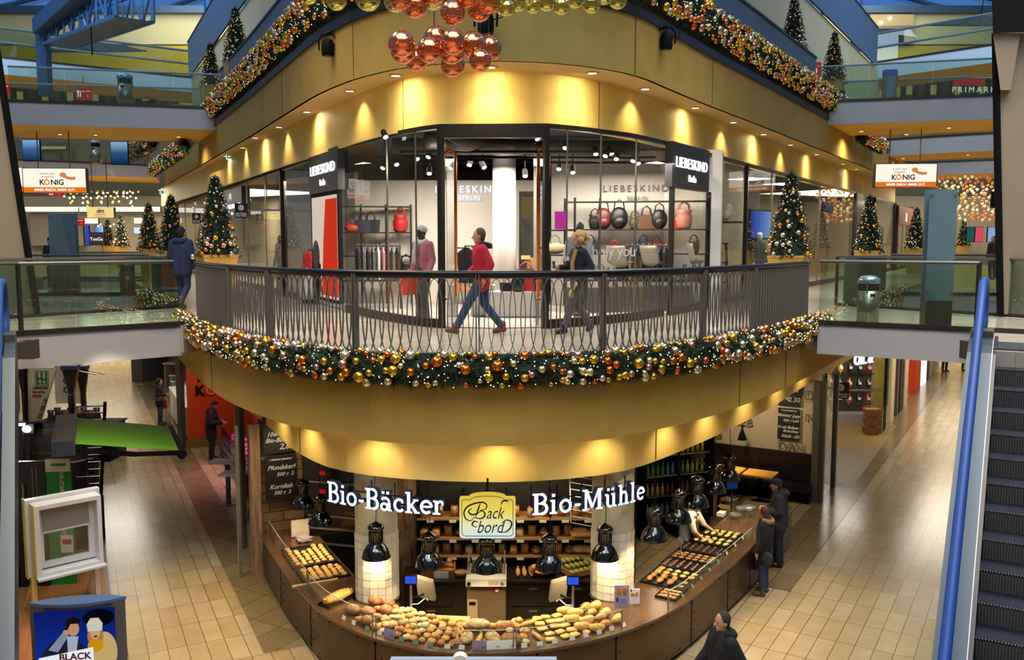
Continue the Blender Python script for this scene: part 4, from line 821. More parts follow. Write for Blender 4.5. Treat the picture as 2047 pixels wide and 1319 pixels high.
q = wl(1.6, 2.95, 1.9); spot('lettered_wall_fill', q, 120, WARM, 110, .9, wl(1.6, 1.9), .1)  # spot added to lift the dim lettered wall; no fixture hangs here
# bottle cooler
fr = thing('bottle_cooler', 'lit drinks cooler with rows of bottles behind the right column', 'cooler', (3.55, 19.2, 0), .35); B().box(0, .28, 0, 1.6, .06, 2.6).ob('back', mat('cooler_back', '#20261C', .5), fr)
for z in (.5, .95, 1.4, 1.85, 2.3): B().box(0, 0, z, 1.56, .5, .025).ob('board', STEEL, fr)
for x in (-.8, 0, .8): B().box(x, 0, 0, .04, .54, 2.6).ob('upright', BLK, fr)
B().box(0, 0, 2.56, 1.6, .55, .05).ob('roof', SHELFW, fr)
bt = B().lathe([(.035, 0), (.036, .12), (.033, .16), (.013, .2), (.013, .25), (.016, .26)], n=10)
cols = ['#C9C24A', '#9FB85C', '#D0A83A', '#8C2A22', '#5C7A34', '#4C8CA8']; BM = [mat('bottle_%s' % n, c, .12, spec=.8, em=c, es=.03) for n, c in zip(('lime', 'green', 'amber', 'red', 'leaf', 'blue'), cols)]; bms = [bt.mesh('bottle', m, True) for m in BM]
cn = ('lime', 'pale green', 'amber', 'red', 'leaf green', 'blue')
for r_, z in enumerate((.525, .975, 1.425, 1.875)):
    for i in range(12):
        k_ = (r_ * 2 + i // 4) % 6 if r_ else 5; x, y = local((3.55, 19.2), .35, -.68 + i * .124, -.12)
        tag(link(bms[k_], 'bottle', None, (x, y, z), 0), '%s bottle on the %s board of the drinks cooler' % (cn[k_], ('lowest', 'second', 'third', 'top')[r_]), 'bottle', '%s bottles on the %s cooler board' % (cn[k_], ('lowest', 'second', 'third', 'top')[r_]))
point('cooler_light', (3.2, 18.7, 2.4), 14, (.95, 1, .75), .15)
t = thing('menu_screen', 'small blue menu screen on a stand near the glass bowls', 'screen', on(1462, 1025, .92), .2); B().cyl((0, 0, 0), (0, 0, .5), .015, n=8).ob('stand', BLK, t); B().box(0, 0, .5, .26, .03, .2).ob('casing', BLK, t); B().box(0, -.018, .515, .23, .004, .17).ob('screen', emis('dim_blue_screen', '#143A78', .6), t)
area('bakery_ceiling_light', (0, 14.2, 2.85), 1.6, 18, WARM); point('bakery_rear_light', (3, 17.2, 2.7), 12, WARM, .2)
area('shelf_light', (-.1, 14.45, 2.6), 2.6, 26, WARM, sy=.2)
# ================================================================== FIRST STOREY: balustrade, shop front, shop
def ucurve(P, u, z=6.5):                                     # the point of a plan curve seen at column u
    for a, b in zip(P, P[1:]):
        f = []
        for p in (a, b): cy = p.y * CP - (z - EYE) * SP; f.append(1023.5 + FPX * p.x / cy - u)
        if f[0] <= 0 <= f[1]: return a.lerp(b, f[0] / (f[0] - f[1]))
    return P[-1]
def tang(P, p):
    for a, b in zip(P, P[1:]):
        if a.x - 1e-6 <= p.x <= b.x + 1e-6: return (b - a).normalized()
    return Vector((1, 0, 0))
IRON = mat('dark_iron', '#6A635A', .5, metal=.25); RAILM = mat('blue_black_rail', '#12151C', .28, metal=.3, spec=.6)
bal = thing('balustrade', 'curved dark iron balustrade of interlaced hoops in front of the fashion shop', 'railing', (0, 0, 0))
HZ = F1 + 1.13
B().tube([Vector((p.x, p.y, HZ)) for p in resamp(RC, 90)], .04, 10).ob('handrail', RAILM, bal, smooth=True)
xL, xR = ucurve(RC, 462, F1).x, ucurve(RC, 1505, F1).x
for nm, x0, x1 in (('solid_end_panel', RC[0].x, xL), ('solid_end_panel', xR, RC[-1].x)):
    P = cut(RC, x0, x1); b = B(); b.wall(P, F1 + .04, HZ - .04, .05)
    for p in resamp(P, 26): b.box(p.x, p.y - .01, F1 + .05, .02, .03, 1.02)
    b.ob(nm, IRON, bal)
MID = resamp(cut(RC, xL, xR), 700); LM = plen(MID); N = int(LM / .136); b = B(); ga, gb, zc = .105, .49, F1 + .575
for i in range(N):
    j = int((i + .5) / N * 699); p = MID[j]; d = (MID[min(699, j + 3)] - MID[max(0, j - 3)]).normalized(); nrm = Vector((-d.y, d.x, 0)); vs = []; K = 26
    for k in range(K):
        a = 2 * PI * k / K
        for e_ in (-.0055, .0055):
            for o_ in (-.011, .011):
                q = p + d * (ga + e_) * math.cos(a) + nrm * o_; vs.append((q.x, q.y, zc + (gb + e_) * math.sin(a)))
    fs = []
    for k in range(K):
        o0, o1 = 4 * k, 4 * ((k + 1) % K)
        for x, y in ((0, 1), (1, 3), (3, 2), (2, 0)): fs.append((o0 + x, o0 + y, o1 + y, o1 + x))
    b.add(vs, fs)
b.ob('hoop_lattice', IRON, bal)
for z, h in ((F1 + .05, .03), (HZ - .065, .03)): B().wall(resamp(cut(RC, xL, xR), 70), z, z + h, .035).ob('flat_bar', IRON, bal)
for u in (462, 541, 712, 955, 1204, 1404, 1505):
    p = ucurve(RC, u, F1 + .5); d = tang(RC, p); a = math.atan2(d.y, d.x); nrm = Vector((-d.y, d.x, 0)); q = p - nrm * .015
    b = B(); b.box(q.x - d.x * .02, q.y - d.y * .02, F1 - .1, .014, .09, 1.22, a); b.box(q.x + d.x * .02, q.y + d.y * .02, F1 - .1, .014, .09, 1.22, a); b.box(q.x, q.y, F1 + .02, .06, .03, .06, a); b.ob('post', IRON, bal)
for i, (u, v) in enumerate(((520, 683), (603, 697), (686, 703), (862, 710), (1068, 709), (1225, 702), (1415, 687), (480, 672), (1500, 668))):
    p = on(u, v, F1 + .06); o = thing('power_box', 'small dark flat box, %s from the left at the balustrade foot' % ORD((3, 4, 5, 6, 7, 8, 9, 1, 10)[i] if i != 7 else 2), 'box', (p.x, p.y - .02, F1 + .02), math.atan2(tang(RC, p).y, tang(RC, p).x)); B().box(0, -.02, 0, .21, .1, .08).ob('case', mat('box_grey', '#2C2925', .5), o); B().tube([(-.1, -.02, .04), (-.16, -.03, .02), (-.2, -.03, -.04)], .008, 5).ob('lead', BLK, o)
# glass railings
def grail(lab, pts, z, h, npan, posts=(), hm=None, gm=None, bm=None):
    t = thing('glass_railing', lab, 'railing', (0, 0, 0)); P = [Vector((p[0], p[1], 0)) for p in pts]
    B().tube([Vector((p.x, p.y, z + h)) for p in P], .032, 8).ob('handrail', hm or STEEL, t, smooth=False)
    B().wall(P, z - .02, z + .06, .05).ob('base_channel', bm or DKM, t)
    n = npan
    for a, b_ in zip(P, P[1:]):
        k = max(1, round(n * (b_ - a).length / plen(P)))
        for i in range(k):
            s, e_ = a.lerp(b_, i / k), a.lerp(b_, (i + 1) / k); d = (e_ - s).normalized() * .008; B().wall([s + d, e_ - d], z + .06, z + h - .02, .014).ob('pane', gm or GLASSG, t)
    for q in posts: B().box(q[0], q[1], z - .3, .06, .06, h + .3).ob('post', DKM, t)
    return t
HR = mat('satin_handrail', '#6C6862', .35, metal=.8)
fl, fr = on(43, 668, F1), on(352, 650, F1); grail('glass railing along the front of the left bridge at the walking man', [fr, fl], F1, 1.18, 3, [fl], HR)
grail('short glass return railing beside the left escalator landing', [fl, fl + Vector((-.3, -.75, 0))], F1, 1.18, 1, [], HR)
p, q = on(361, 614, F1), on(-40, 640, F1); grail('glass railing along the rear of the left bridge', [p, q], F1, 1.18, 6, [], HR)
fl, fr = on(1650, 648, F1) + Vector((-.1, .1, 0)), on(1951, 662, F1); grail('glass railing along the front of the right bridge before the litter bin', [fl, fr], F1, 1.18, 3, [fr], HR)
p, q = on(1671, 610, F1), on(2060, 636, F1); grail('glass railing along the rear of the right bridge', [p, q], F1, 1.18, 4, [p], HR)
a, b_ = on(93, 590, F1), on(300, 588, F1); grail('distant glass railing of the second bridge on the left', [ext(b_, a, 2), b_], F1, 1.15, 5, [], HR)
a, b_ = on(1780, 588, F1), on(1995, 590, F1); grail('distant glass railing of the second bridge on the right', [a, ext(a, b_, 1.6)], F1, 1.15, 4, [], HR)
PANG = mat('dark_green_panel', '#3E4A42', .35, spec=.6)
for lab, a, b_ in (('dark parapet panel along the left gallery edge behind the first bridge', on(366, 612, F1), on(309, 585, F1)), ('dark parapet panel along the right gallery edge behind the first bridge', on(1690, 608, F1), on(1770, 585, F1))):
    t = thing('parapet_panel', lab, 'railing', (0, 0, 0)); B().wall([a, b_], F1, F1 + 1.1, .06).ob('panel', PANG, t); B().tube([Vector((p.x, p.y, F1 + 1.13)) for p in (a, b_)], .035).ob('handrail', HR, t)
a, b_ = on(250, 562, F1), on(345, 562, F1)
grail('farthest glass railing on the left near the distant trees', [ext(b_, a, 2), b_], F1, 1.12, 4, [], HR)
# railings of the storey above
def at2(u, v, z=F2): return on(u, v, z)
HRB = mat('cool_handrail', '#8C98A0', .35, metal=.7)
p, q = at2(453, 218), at2(19, 204); grail('upper glass railing along the front of the left bridge with the red restaurant sign behind', [p, q], F2, 1.15, 4, [], HRB)
p, q = on(412, 178, F2 + 1.15), on(15, 166, F2 + 1.15); grail('upper glass railing along the rear of the left bridge', [p, q], F2, 1.15, 4, [], HRB)
p, q = at2(1613, 206), at2(1994, 191); grail('upper glass railing along the front of the right bridge beside the small tree', [p, q], F2, 1.15, 3, [], HRB)
p, q = on(1671, 164, F2 + 1.15), on(1996, 151, F2 + 1.15); grail('upper glass railing along the rear of the right bridge', [p, q], F2, 1.15, 3, [], HRB)
p, q = at2(40, 320), at2(300, 331); grail('upper glass railing of the second bridge above the hanging sign on the left', [ext(q, p, 1.2), q], F2, 1.15, 4, [], HRB)
for lab, a, b_ in (('top storey double railing above the left diagonal bridge', on(19, 117, 15.6), on(397, 157, 15.6)), ('top storey double railing above the right diagonal bridge', on(1714, 131, 15.6), on(1984, 90, 15.6))):
    t = thing('glass_railing', lab, 'railing', (0, 0, 0)); a, b_ = ext(b_, a, 1.1) if a.x < 0 else a, b_ if a.x < 0 else ext(a, b_, 1.1)
    for h in (.75, 1.45): B().tube([a + UP * h, b_ + UP * h], .06, 8).ob('rail', HRB, t)
    B().wall([a, b_], 15.65, 17, .02).ob('pane', GLASSG, t)
# --- shop front glazing
FRM = mat('bronze_frame', '#2E2823', .4, metal=.5); SGL = glassm('shop_glass', '#F4F6F4', 1.3)
zt = 8.52
def bay(n, u0, u1, thin=(), left=True, right=True, gm=None, zb=F1, zt=8.52):
    a, b_ = ucurve(C1, u0), ucurve(C1, u1); P = cut(C1, a.x, b_.x); o = struct(link(None, 'window_%d' % n)); f = B(); f.wall(P, zb, zb + .16, .1); f.wall(P, zt - .06, zt + .02, .1); f.ob('window_frame', FRM, o)
    B().wall(offs(P, .04), zb + .16, zt - .06, 0).ob('glass', gm or SGL, o)
    for p, w in [(a, .09 if left else 0), (b_, .09 if right else 0)] + [(ucurve(C1, u), .016) for u in thin]:
        if w: d = tang(C1, p); B().box(p.x, p.y + .04, zb, w, .1 if w > .05 else .03, zt - zb, math.atan2(d.y, d.x)).ob('mullion', FRM if w > .05 else STEEL, o)
    return o
bay(1, 565, 627, (), True, False); bay(2, 687, 882, (775, 832), False, True); bay(3, 1091, 1330, (1133, 1200, 1270), True, False); bay(4, 1408, 1490, (), False, True); bay(5, 1492, 1645, (1520, 1580), False, True)
bay(6, 485, 563, (524, 545), True, False); bay(7, 380, 486, (405, 430, 460)); bay(8, 288, 378, (300, 315, 335, 356)); bay(9, 1692, 1752); bay(10, 1756, 1815, (1785,)); bay(11, 1818, 1900, (1840, 1870))
o = struct(link(None, 'door_1')); a, b_ = ucurve(C1, 882), ucurve(C1, 1091); B().wall([a, b_], 8.3, 8.54, .12).ob('head_frame', FRM, o)
for k_, (uu, s) in enumerate(((893, 1), (1083, -1))):
    p = ucurve(C1, uu); e_ = p + Vector((s * .12, 1.1, 0)); lf = struct(link(None, 'door_%d' % (k_ + 2))); B().wall([p, e_] if s > 0 else [e_, p], F1 + .03, 8.3, .014).ob('leaf_glass', GLASS, lf)
COP = mat('polished_copper', '#B5602C', .25, metal=1)
for lab, u0, u1, v0 in (('tall looped copper door pull at the left side of the shop entrance', 888, 912, 300), ('tall bent copper door pull at the right side of the shop entrance', 1075, 1096, 297)):
    y = 16.1; p, q = at(u0, 595, y), at(u1, 595, y); zt_ = at(u0, v0, y).z; r = (q.x - p.x) / 2; t = thing('door_pull', lab, 'door handle', (p.x, y, 0)); ar = [(r + r * math.cos(PI - k * PI / 8), 0, zt_ - r + r * math.sin(k * PI / 8)) for k in range(9)]
    pts = [(0, 0, F1 + .55)] + ar + ([(2 * r, 0, F1 + .55)] if u0 < 1000 else [(2 * r, .05, zt_ - .5)]); B().tube(pts, .028, 10).ob('pipe', COP, t, smooth=True); B().cyl((-.05, 0, F1 + .5), (.12, 0, F1 + .5), .02).ob('bracket', COP, t); B().cyl((0, 0, F1), (0, 0, F1 + .55), .012).ob('foot', STEEL, t)
# sign pillars
NEON = emis('sign_white', '#F4F8FF', 1.25); SIGNB = mat('sign_charcoal', '#26262A', .45)
def facade_frame(u0, u1, out=.1):
    a, b_ = ucurve(C1, u0), ucurve(C1, u1); d = (b_ - a).normalized(); n = Vector((d.y, -d.x, 0)); return a + n * out, b_ + n * out, d, math.atan2(d.y, d.x), n
for side, u0, u1 in (('left', 627, 685), ('right', 1334, 1408)):
    a, b_, d, an, nv = facade_frame(u0, u1); w = (b_ - a).length; zb = 7.62
    t = thing('shop_sign', 'charcoal sign box with white lit name high on the %s of the fashion shop entrance' % side, 'sign', a.lerp(b_, .5), an); B().box(0, .1, zb, w, .16, 8.55 - zb).ob('box', SIGNB, t)
    tw = text('name_letters', 'LIEBESKIND', .3, NEON, t, (0, .005, zb + .52), ext=.012, space=1.06); bb = max(v.co.x for v in tw.data.vertices) - min(v.co.x for v in tw.data.vertices); tw.scale = (w * .84 / bb, 1.05, 1)
    text('place_letters', 'Berlin', .2, NEON, t, (.02, .005, zb + .22), ext=.01, off=.004)
    if side == 'left':
        s = thing('video_screen', 'tall lit poster screen with red dress under the left shop sign', 'screen', a.lerp(b_, .5), an); B().box(0, .08, F1 + .16, w * .96, .08, 2.5).ob('casing', BLK, s); B().box(0, .035, F1 + .24, w * .86, .01, 2.34).ob('picture', emis('poster_cream', '#E9D6C0', .8), s)
        k_ = w / 1.15; xzprism(B(), [(x * k_, z) for x, z in ((-.12, F1 + .3), (.5, F1 + .3), (.5, F1 + 2.5), (.08, F1 + 2.5), (-.02, F1 + 1.6))], .022, .03).ob('red_dress', emis('poster_red', '#D83A1E', .85), s); xzprism(B(), [(x * k_, z) for x, z in ((-.48, F1 + .24), (-.2, F1 + .24), (-.16, F1 + 1.0), (-.48, F1 + 1.3))], .022, .03).ob('dark_figure', emis('poster_dark', '#3A2A30', .5), s)
        B().sph((-.3 * k_, .0, F1 + 1.2), .25, 16, 10, (1.3, .1, 1.5)).ob('oval_sticker', mat('oval_grey', '#4A4648', .5), s)
    else:
        o = struct(link(None, 'window_12')); b = B()
        for p in (a, b_): b.box(p.x, p.y + .1, F1, .08, .1, zb - F1, an)
        b.wall([a, b_], F1, F1 + .16, .1); b.ob('window_frame', FRM, o); B().wall([a + nv * -.03, b_ + nv * -.03], F1 + .16, zb).ob('glass', SGL, o)
# --- inside the fashion shop
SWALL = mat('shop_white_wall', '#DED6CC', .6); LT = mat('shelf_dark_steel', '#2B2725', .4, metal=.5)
struct(B().wall([Vector((-3.9, 22.2, 0)), Vector((.55, 22.2, 0))], F1, 8.0, .1).ob('wall_shop_back', SWALL))
struct(B().wall([Vector((.95, 21.6, 0)), Vector((4.9, 20.9, 0))], F1, 8.62, .1).ob('wall_shop_right', SWALL))
struct(B().wall([Vector((-6.2, 24.6, 0)), Vector((-3.9, 22.2, 0))], F1, 8.2, .1).ob('wall_shop_left', SWALL))
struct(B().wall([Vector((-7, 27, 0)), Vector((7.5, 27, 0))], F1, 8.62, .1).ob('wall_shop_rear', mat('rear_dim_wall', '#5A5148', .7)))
struct(B().add([(-5.2, 23, F1 + .012), (-3.55, 19.4, F1 + .012), (-2.2, 17.0, F1 + .012), (-1.3, 16.0, F1 + .012), (-.33, 15.7, F1 + .012), (.62, 15.9, F1 + .012), (1.66, 16.7, F1 + .012), (2.9, 18.2, F1 + .012), (4.6, 21, F1 + .012), (4.9, 27, F1 + .012), (-5.2, 27, F1 + .012)], [tuple(range(11))]).ob('floor_shop', mat('shop_pale_floor', '#C9C2B8', .2)))
o = struct(link(None, 'column', None, (-.17, 19.6, F1))); B().lathe([(.255, 0), (.255, 3.5)], n=28).ob('shaft', mat('shop_white_column', '#EDE6DE', .5), o, smooth=True)
o = thing('light_box', 'small white lit box on the shop column top', 'light box', at(1000, 308, 19.2)); B().box(0, 0, 0, .42, .1, .2).ob('lit_face', emis('soft_white_box', '#F3EEDC', 1.0), o); B().box(0, .01, .2, .44, .12, .02).ob('cap', LT, o)
tag(text('raised_lettering', 'LIEBESKIND', .24, emis('halo_letters', '#E8F0FF', 1.3), None, at(935, 379, 22.1), ext=.01, space=1.35, off=.004), 'pale lit capital letters on the white wall left of the shop column', 'lettering')
tag(text('raised_lettering', 'BERLIN', .15, _M['halo_letters'], None, at(938, 397, 22.1), ext=.01, space=1.15, off=.003), 'smaller pale lit word BERLIN on the white wall left of the shop column', 'lettering')
DKL = mat('bronze_letters', '#6A5A48', .5); ar = math.atan2(-.7, 3.95)
tag(text('raised_lettering', 'LIEBESKIND', .22, DKL, None, at(1270, 377, 21.2), (PI / 2, 0, ar), .01, space=1.4), 'dark capital letters on the white wall right of the entrance', 'lettering')
tag(text('raised_lettering', 'BERLIN', .13, DKL, None, at(1274, 396, 21.15), (PI / 2, 0, ar), .01, space=1.2), 'smaller dark word BERLIN on the white wall right of the entrance', 'lettering')
tag(text('window_lettering', 'holy you', .3, mat('pale_film', '#CFC8C0', .6), None, at(1228, 503, 16.7) , (PI / 2, 0, .55), .002), 'pale words holy you stuck on the right shop window', 'lettering')
WT = mat('faint_film', '#8C8680', .7)
for s, v, ww in (('Deine', 442, 'top'), ('Liebeskind', 463, 'second'), ('möchtest du', 480, 'third'), ('begleiten', 498, 'lowest')): tag(text('window_lettering', s, .2, WT, None, at(613, v, 22.2), (PI / 2, 0, -.9), .002), '%s grey line of words stuck on the far left shop window' % ww, 'lettering')
dd = thing('mirror_door', 'tall dark green framed doorway showing lights behind, right of the shop column', 'door', (at(1064, 548, 21.3).x, 21.3, F1), -.17); B().box(0, 0, 0, .56, .08, 2.65).ob('leaf', mat('door_dark_glass', '#2A2C24', .1, spec=.8), dd); b = B()
for x in (-.29, .29): b.box(x, -.01, -.0, .05, .1, 2.7)
b.box(0, -.01, 2.65, .63, .1, .08); b.ob('frame', mat('green_black_frame', '#10201C', .4), dd); B().box(0, -.05, 2.1, .5, .01, .5).ob('lit_view', emis('view_yellow', '#8C7A4A', .5), dd); B().bar((-.25, -.06, 2.05), (.25, -.06, 1.6), .05, .01).ob('blue_rail', emis('view_blue', '#3C6C8C', .5), dd)
# shelving
def shelf_unit(lab, a, b_, zs, z0, z1, nup=3, d=.35):
    t = thing('display_shelf', lab, 'shelf', (0, 0, 0)); a, b_ = Vector((a[0], a[1], 0)), Vector((b_[0], b_[1], 0)); dr = (b_ - a).normalized(); an = math.atan2(dr.y, dr.x); m = a.lerp(b_, .5); L = (b_ - a).length
    for z in zs: B().box(m.x, m.y, z - .03, L, d, .03, an).ob('board', LT, t)
    for i in range(nup): p = a.lerp(b_, i / (nup - 1)); B().box(p.x, p.y + d * .4, z0, .05, .05, z1 - z0, an).ob('upright', LT, t)
    return t
RS = ((1.25, 20.95), (4.5, 20.4)); shelf_unit('long dark steel wall shelf with bags, right half of the shop', *RS, (5.6, 6.22, 6.78, 7.42), F1, 7.5, 5)
shelf_unit('dark steel wall shelf with red bag, left part of the shop', (-4.3, 21.6), (-2.5, 21.9), (5.55, 6.15, 6.72, 7.35), F1, 7.4, 4)
shelf_unit('low open shelf with orange board behind the red jacket', (-1.4, 21.7), (-.45, 21.7), (5.35, 5.75, 6.35), F1, 6.45, 2)
def bagmesh(kind):
    b = B()
    if kind == 'tote': b.hexa([(-.19, -.07, 0), (.19, -.07, 0), (.19, .07, 0), (-.19, .07, 0), (-.23, -.04, .3), (.23, -.04, .3), (.23, .04, .3), (-.23, .04, .3)]); h = .3
    elif kind == 'bucket': b.lathe([(.1, 0), (.13, .04), (.15, .2), (.12, .28), (.15, .33)], n=14); h = .3
    elif kind == 'pack': b.sph((0, 0, .2), .2, 14, 10, (.85, .55, 1.05)); b.sph((0, -.1, .13), .12, 10, 6, (.95, .5, .8)); b.v = [(x, y, max(0, z)) for x, y, z in b.v]; h = .36
    else: b.sph((0, 0, .12), .2, 14, 8, (1.1, .5, .62)); b.v = [(x, y, max(0, z)) for x, y, z in b.v]; h = .2
    hd = B()
    for s in (-1, 1) if kind != 'pack' else (0,): hd.tube([(-.1, s * .05, h - .02), (-.08, s * .05, h + .12), (0, s * .05, h + .18), (.08, s * .05, h + .12), (.1, s * .05, h - .02)], .012, 6)
    return b, hd
BAGM = {}
LEATHER = {'black': '#141214', 'red': '#B81E1A', 'wine': '#5A1A22', 'beige': '#B8A684', 'grey': '#6A6660', 'navy': '#1E2A4A', 'brown': '#5C3A24', 'coral': '#D8452C', 'white': '#D8D2CA', 'rose': '#C87A6A', 'olive': '#4A4A30'}
def bag(kind, colr, loc, lab, s=1.0, rz=0):
    m = mat('leather_' + colr, LEATHER[colr], .4, spec=.5)
    if (kind, colr) not in BAGM: b, h = bagmesh(kind); BAGM[(kind, colr)] = (b.mesh('bag', m, kind != 'tote'), h.mesh('handles', m, True))
    t = thing('handbag' if kind != 'pack' else 'backpack', lab, 'bag', loc, rz); t.scale = (s, s, s); link(BAGM[(kind, colr)][0], 'body', t); link(BAGM[(kind, colr)][1], 'handle', t); return t
def onshelf(ln, u, z): 
    a, b_ = Vector(ln[0]), Vector(ln[1]); best = None
    for i in range(101):
        p = a.lerp(b_, i / 100); uu = 1023.5 + FPX * p.x / (p.y * CP - (z - EYE) * SP)
        if best is None or abs(uu - u) < best[0]: best = (abs(uu - u), p)
    return (best[1].x, best[1].y - .03, z)
ZS = (5.6, 6.22, 6.78)
for u, zi, k_, c, s, lab in ((1188, 2, 'bucket', 'black', 1.0, 'black drawstring bag on the upper right shelf'), (1205, 2, 'pack', 'wine', 1.2, 'wine red backpack on the upper right shelf'), (1236, 2, 'pack', 'black', 1.25, 'large black backpack on the upper right shelf'), (1267, 2, 'bucket', 'olive', .9, 'olive bag with dangling tassels on the upper right shelf'), (1290, 2, 'tote', 'brown', 1.1, 'tall brown bag on the upper right shelf'), (1318, 2, 'pack', 'black', 1.1, 'soft black bag beside the tall brown one'), (1366, 2, 'bucket', 'rose', 1.3, 'rose and cream bag at the right end of the upper shelf'), (1352, 2, 'tote', 'red', .7, 'small red bag by the rose one'),
    (1180, 1, 'tote', 'black', .9, 'black shopper on the middle right shelf'), (1228, 1, 'clutch', 'red', .8, 'small red bag on the middle right shelf'), (1285, 1, 'tote', 'navy', .9, 'navy shopper on the middle right shelf'), (1310, 1, 'tote', 'wine', .9, 'wine red shopper on the middle right shelf'), (1385, 1, 'bucket', 'black', .9, 'black bucket bag at the right end of the middle shelf'),
    (1200, 0, 'clutch', 'grey', 1.0, 'grey soft bag on the lowest right shelf'), (1250, 0, 'tote', 'black', 1.0, 'black tote on the lowest right shelf'), (1330, 0, 'clutch', 'white', .9, 'pale bag on the lowest right shelf'), (1390, 0, 'tote', 'brown', .9, 'brown tote on the lowest right shelf')):
    bag(k_, c, onshelf(RS, u, ZS[zi]), lab, s)
LS = ((-4.3, 21.6), (-2.5, 21.9))
for u, z, k_, c, s, lab in ((702, 6.72, 'clutch', 'coral', .8, 'coral bag at the left of the left wall shelf'), (725, 6.72, 'tote', 'navy', .95, 'navy tote on the upper left shelf'), (742, 6.72, 'tote', 'black', 1.0, 'black tote on the upper left shelf'), (801, 6.72, 'bucket', 'red', 1.25, 'big crimson bag on the upper left shelf'), (812, 5.55, 'bucket', 'black', 1.3, 'large black bag on the low left shelf'), (790, 5.55, 'clutch', 'beige', 1.0, 'beige bag on the low left shelf'), (760, 6.15, 'clutch', 'black', .8, 'black clutch on the middle left shelf')):
    bag(k_, c, onshelf(LS, u, z), lab, s)
OS = ((-1.4, 21.7), (-.45, 21.7)); bag('clutch', 'white', onshelf(OS, 905, 5.75), 'pale bag on the low open shelf', .8); o = tag(B().box(-.92, 21.55, 5.3, .9, .06, .1).ob('orange_ledge', mat('orange_wood', '#B8632C', .5)), 'orange wooden ledge on the low open shelf', 'ledge')
bag('clutch', 'beige', (at(1110, 497, 19.5).x, 19.5, 6.22), 'cream snake pattern bag behind the curly haired woman', 1.1)
o = thing('side_shelf', 'slim steel shelf with the cream bag right of the entrance', 'shelf', (1.0, 19.6, 0)); B().box(0, -.1, 6.18, .75, .4, .03).ob('board', LT, o); B().box(.38, 0, F1, .05, .05, 2.5).ob('upright', LT, o); B().box(-.38, 0, F1, .05, .05, 2.5).ob('upright', LT, o); B().box(0, -.1, 6.72, .75, .3, .03).ob('board', LT, o)
o = tag(B().box(0, 0, 0, .26, .02, .38, rx=-.1).ob('pink_sign', emis('pink_card', '#D838B0', .75), None, (at(1121, 462, 19.3).x, 19.3, 6.76)), 'bright pink price display on the slim steel shelf', 'sign')
tb = thing('display_plinth', 'low pale display block in the shop entrance carrying red and black bags', 'plinth', (-.05, 18.1, F1)); B().box(.15, .1, .03, 1.25, .7, .5).ob('front_block', mat('plinth_grey', '#B5ADA4', .5), tb); B().box(-.55, .3, .03, .5, .5, .62).ob('rear_block', mat('plinth_grey'), tb); B().box(0, .15, 0, 1.5, .6, .03).ob('black_base', BLK, tb)  # black slab under the two display blocks
bag('tote', 'red', (.28, 18.2, F1 + .53), 'large red leather bag on the low display block', 1.25); bag('tote', 'coral', (.5, 18.35, F1 + .53), 'second red bag lying behind the first on the display block', .9, .5); bag('bucket', 'black', (.12, 18.0, F1 + .53), 'black bag with gold rings in front of the red ones', .95); bag('tote', 'black', (-.12, 18.05, F1 + .53), 'small black box bag left on the display block', .6)
o = thing('cardboard_box', 'open brown cardboard boxes on the stand behind the red bags', 'box', (.5, 19.6, F1 + .95)); B().box(0, 0, 0, .34, .3, .24).ob('carton', mat('cardboard', '#A87C4C', .7), o); B().box(.22, -.12, .22, .2, .2, .01, 0, rx=-.5).ob('flap', mat('cardboard'), o); B().box(-.2, -.12, .24, .2, .2, .01, 0, rx=.4).ob('flap', mat('cardboard'), o)
o = thing('wine_bag_stand', 'dark wooden stand carrying the cardboard boxes', 'stand', (.5, 19.6, F1)); B().box(0, 0, 0, .6, .4, .95).ob('body', mat('wine_wood', '#4A2A24', .5), o); B().box(0, -.21, .5, .5, .02, .38).ob('red_front', mat('leather_red'), o)
# hanging clothes
def rack(lab, x, y, rz, n, L, cols_, gname):
    t = thing('clothes_rack', lab, 'clothes rack', (x, y, F1), rz); B().cyl((-L / 2, 0, 1.45), (L / 2, 0, 1.45), .015).ob('rail', LT, t)
    for s in (-1, 1): B().cyl((s * L / 2, 0, 0), (s * L / 2, 0, 1.45), .015).ob('leg', LT, t)
    b = B().hexa([(-.02, -.16, .0), (.02, -.16, .0), (.02, .16, .0), (-.02, .16, .0), (-.025, -.2, .62), (.025, -.2, .62), (.025, .2, .62), (-.025, .2, .62)]); b.hexa([(-.025, -.2, .62), (.025, -.2, .62), (.025, .2, .62), (-.025, .2, .62), (-.01, -.04, .74), (.01, -.04, .74), (.01, .04, .74), (-.01, .04, .74)])
    for i in range(n):
        k_ = cols_[i % len(cols_)]; m = mat('cloth_' + k_, {'black': '#15141A', 'grey': '#5A5A5E', 'rose': '#B8707C', 'white': '#C8C4BE', 'olive': '#4A4836', 'navy': '#1C2234'}[k_], .85); qx, qy = local((x, y), rz, -L / 2 + (i + .5) * L / n, 0)
        g = thing('hanging_garment', '%s garment on the %s' % (k_, gname), 'garment', (qx, qy, F1 + .68), rz + .2); link(MESH(b, 'cloth', m), 'cloth', g); B().tube([(0, 0, .72), (0, .015, .79), (0, 0, .8)], .006, 5).ob('hanger_hook', STEEL, g); g['group'] = k_ + ' garments on the ' + gname
_MS = {}
def MESH(b, n, m):
    if (id(b), m.name) not in _MS: _MS[(id(b), m.name)] = b.mesh(n, m)
    return _MS[(id(b), m.name)]
rack('clothes rack of dark garments behind the left shop window', -3.05, 20.2, .1, 9, 1.0, ('black', 'grey', 'black', 'grey', 'white', 'rose'), 'left window rack')
rack('clothes rack with dark jackets in the right half of the shop', 3.0, 19.9, -.6, 8, 1.1, ('black', 'grey', 'navy', 'black'), 'right window rack')
rack('small rack with a black jacket behind the red jacketed man', -.9, 18.6, 1.2, 3, .4, ('black', 'white', 'black'), 'rack behind the red jacket')
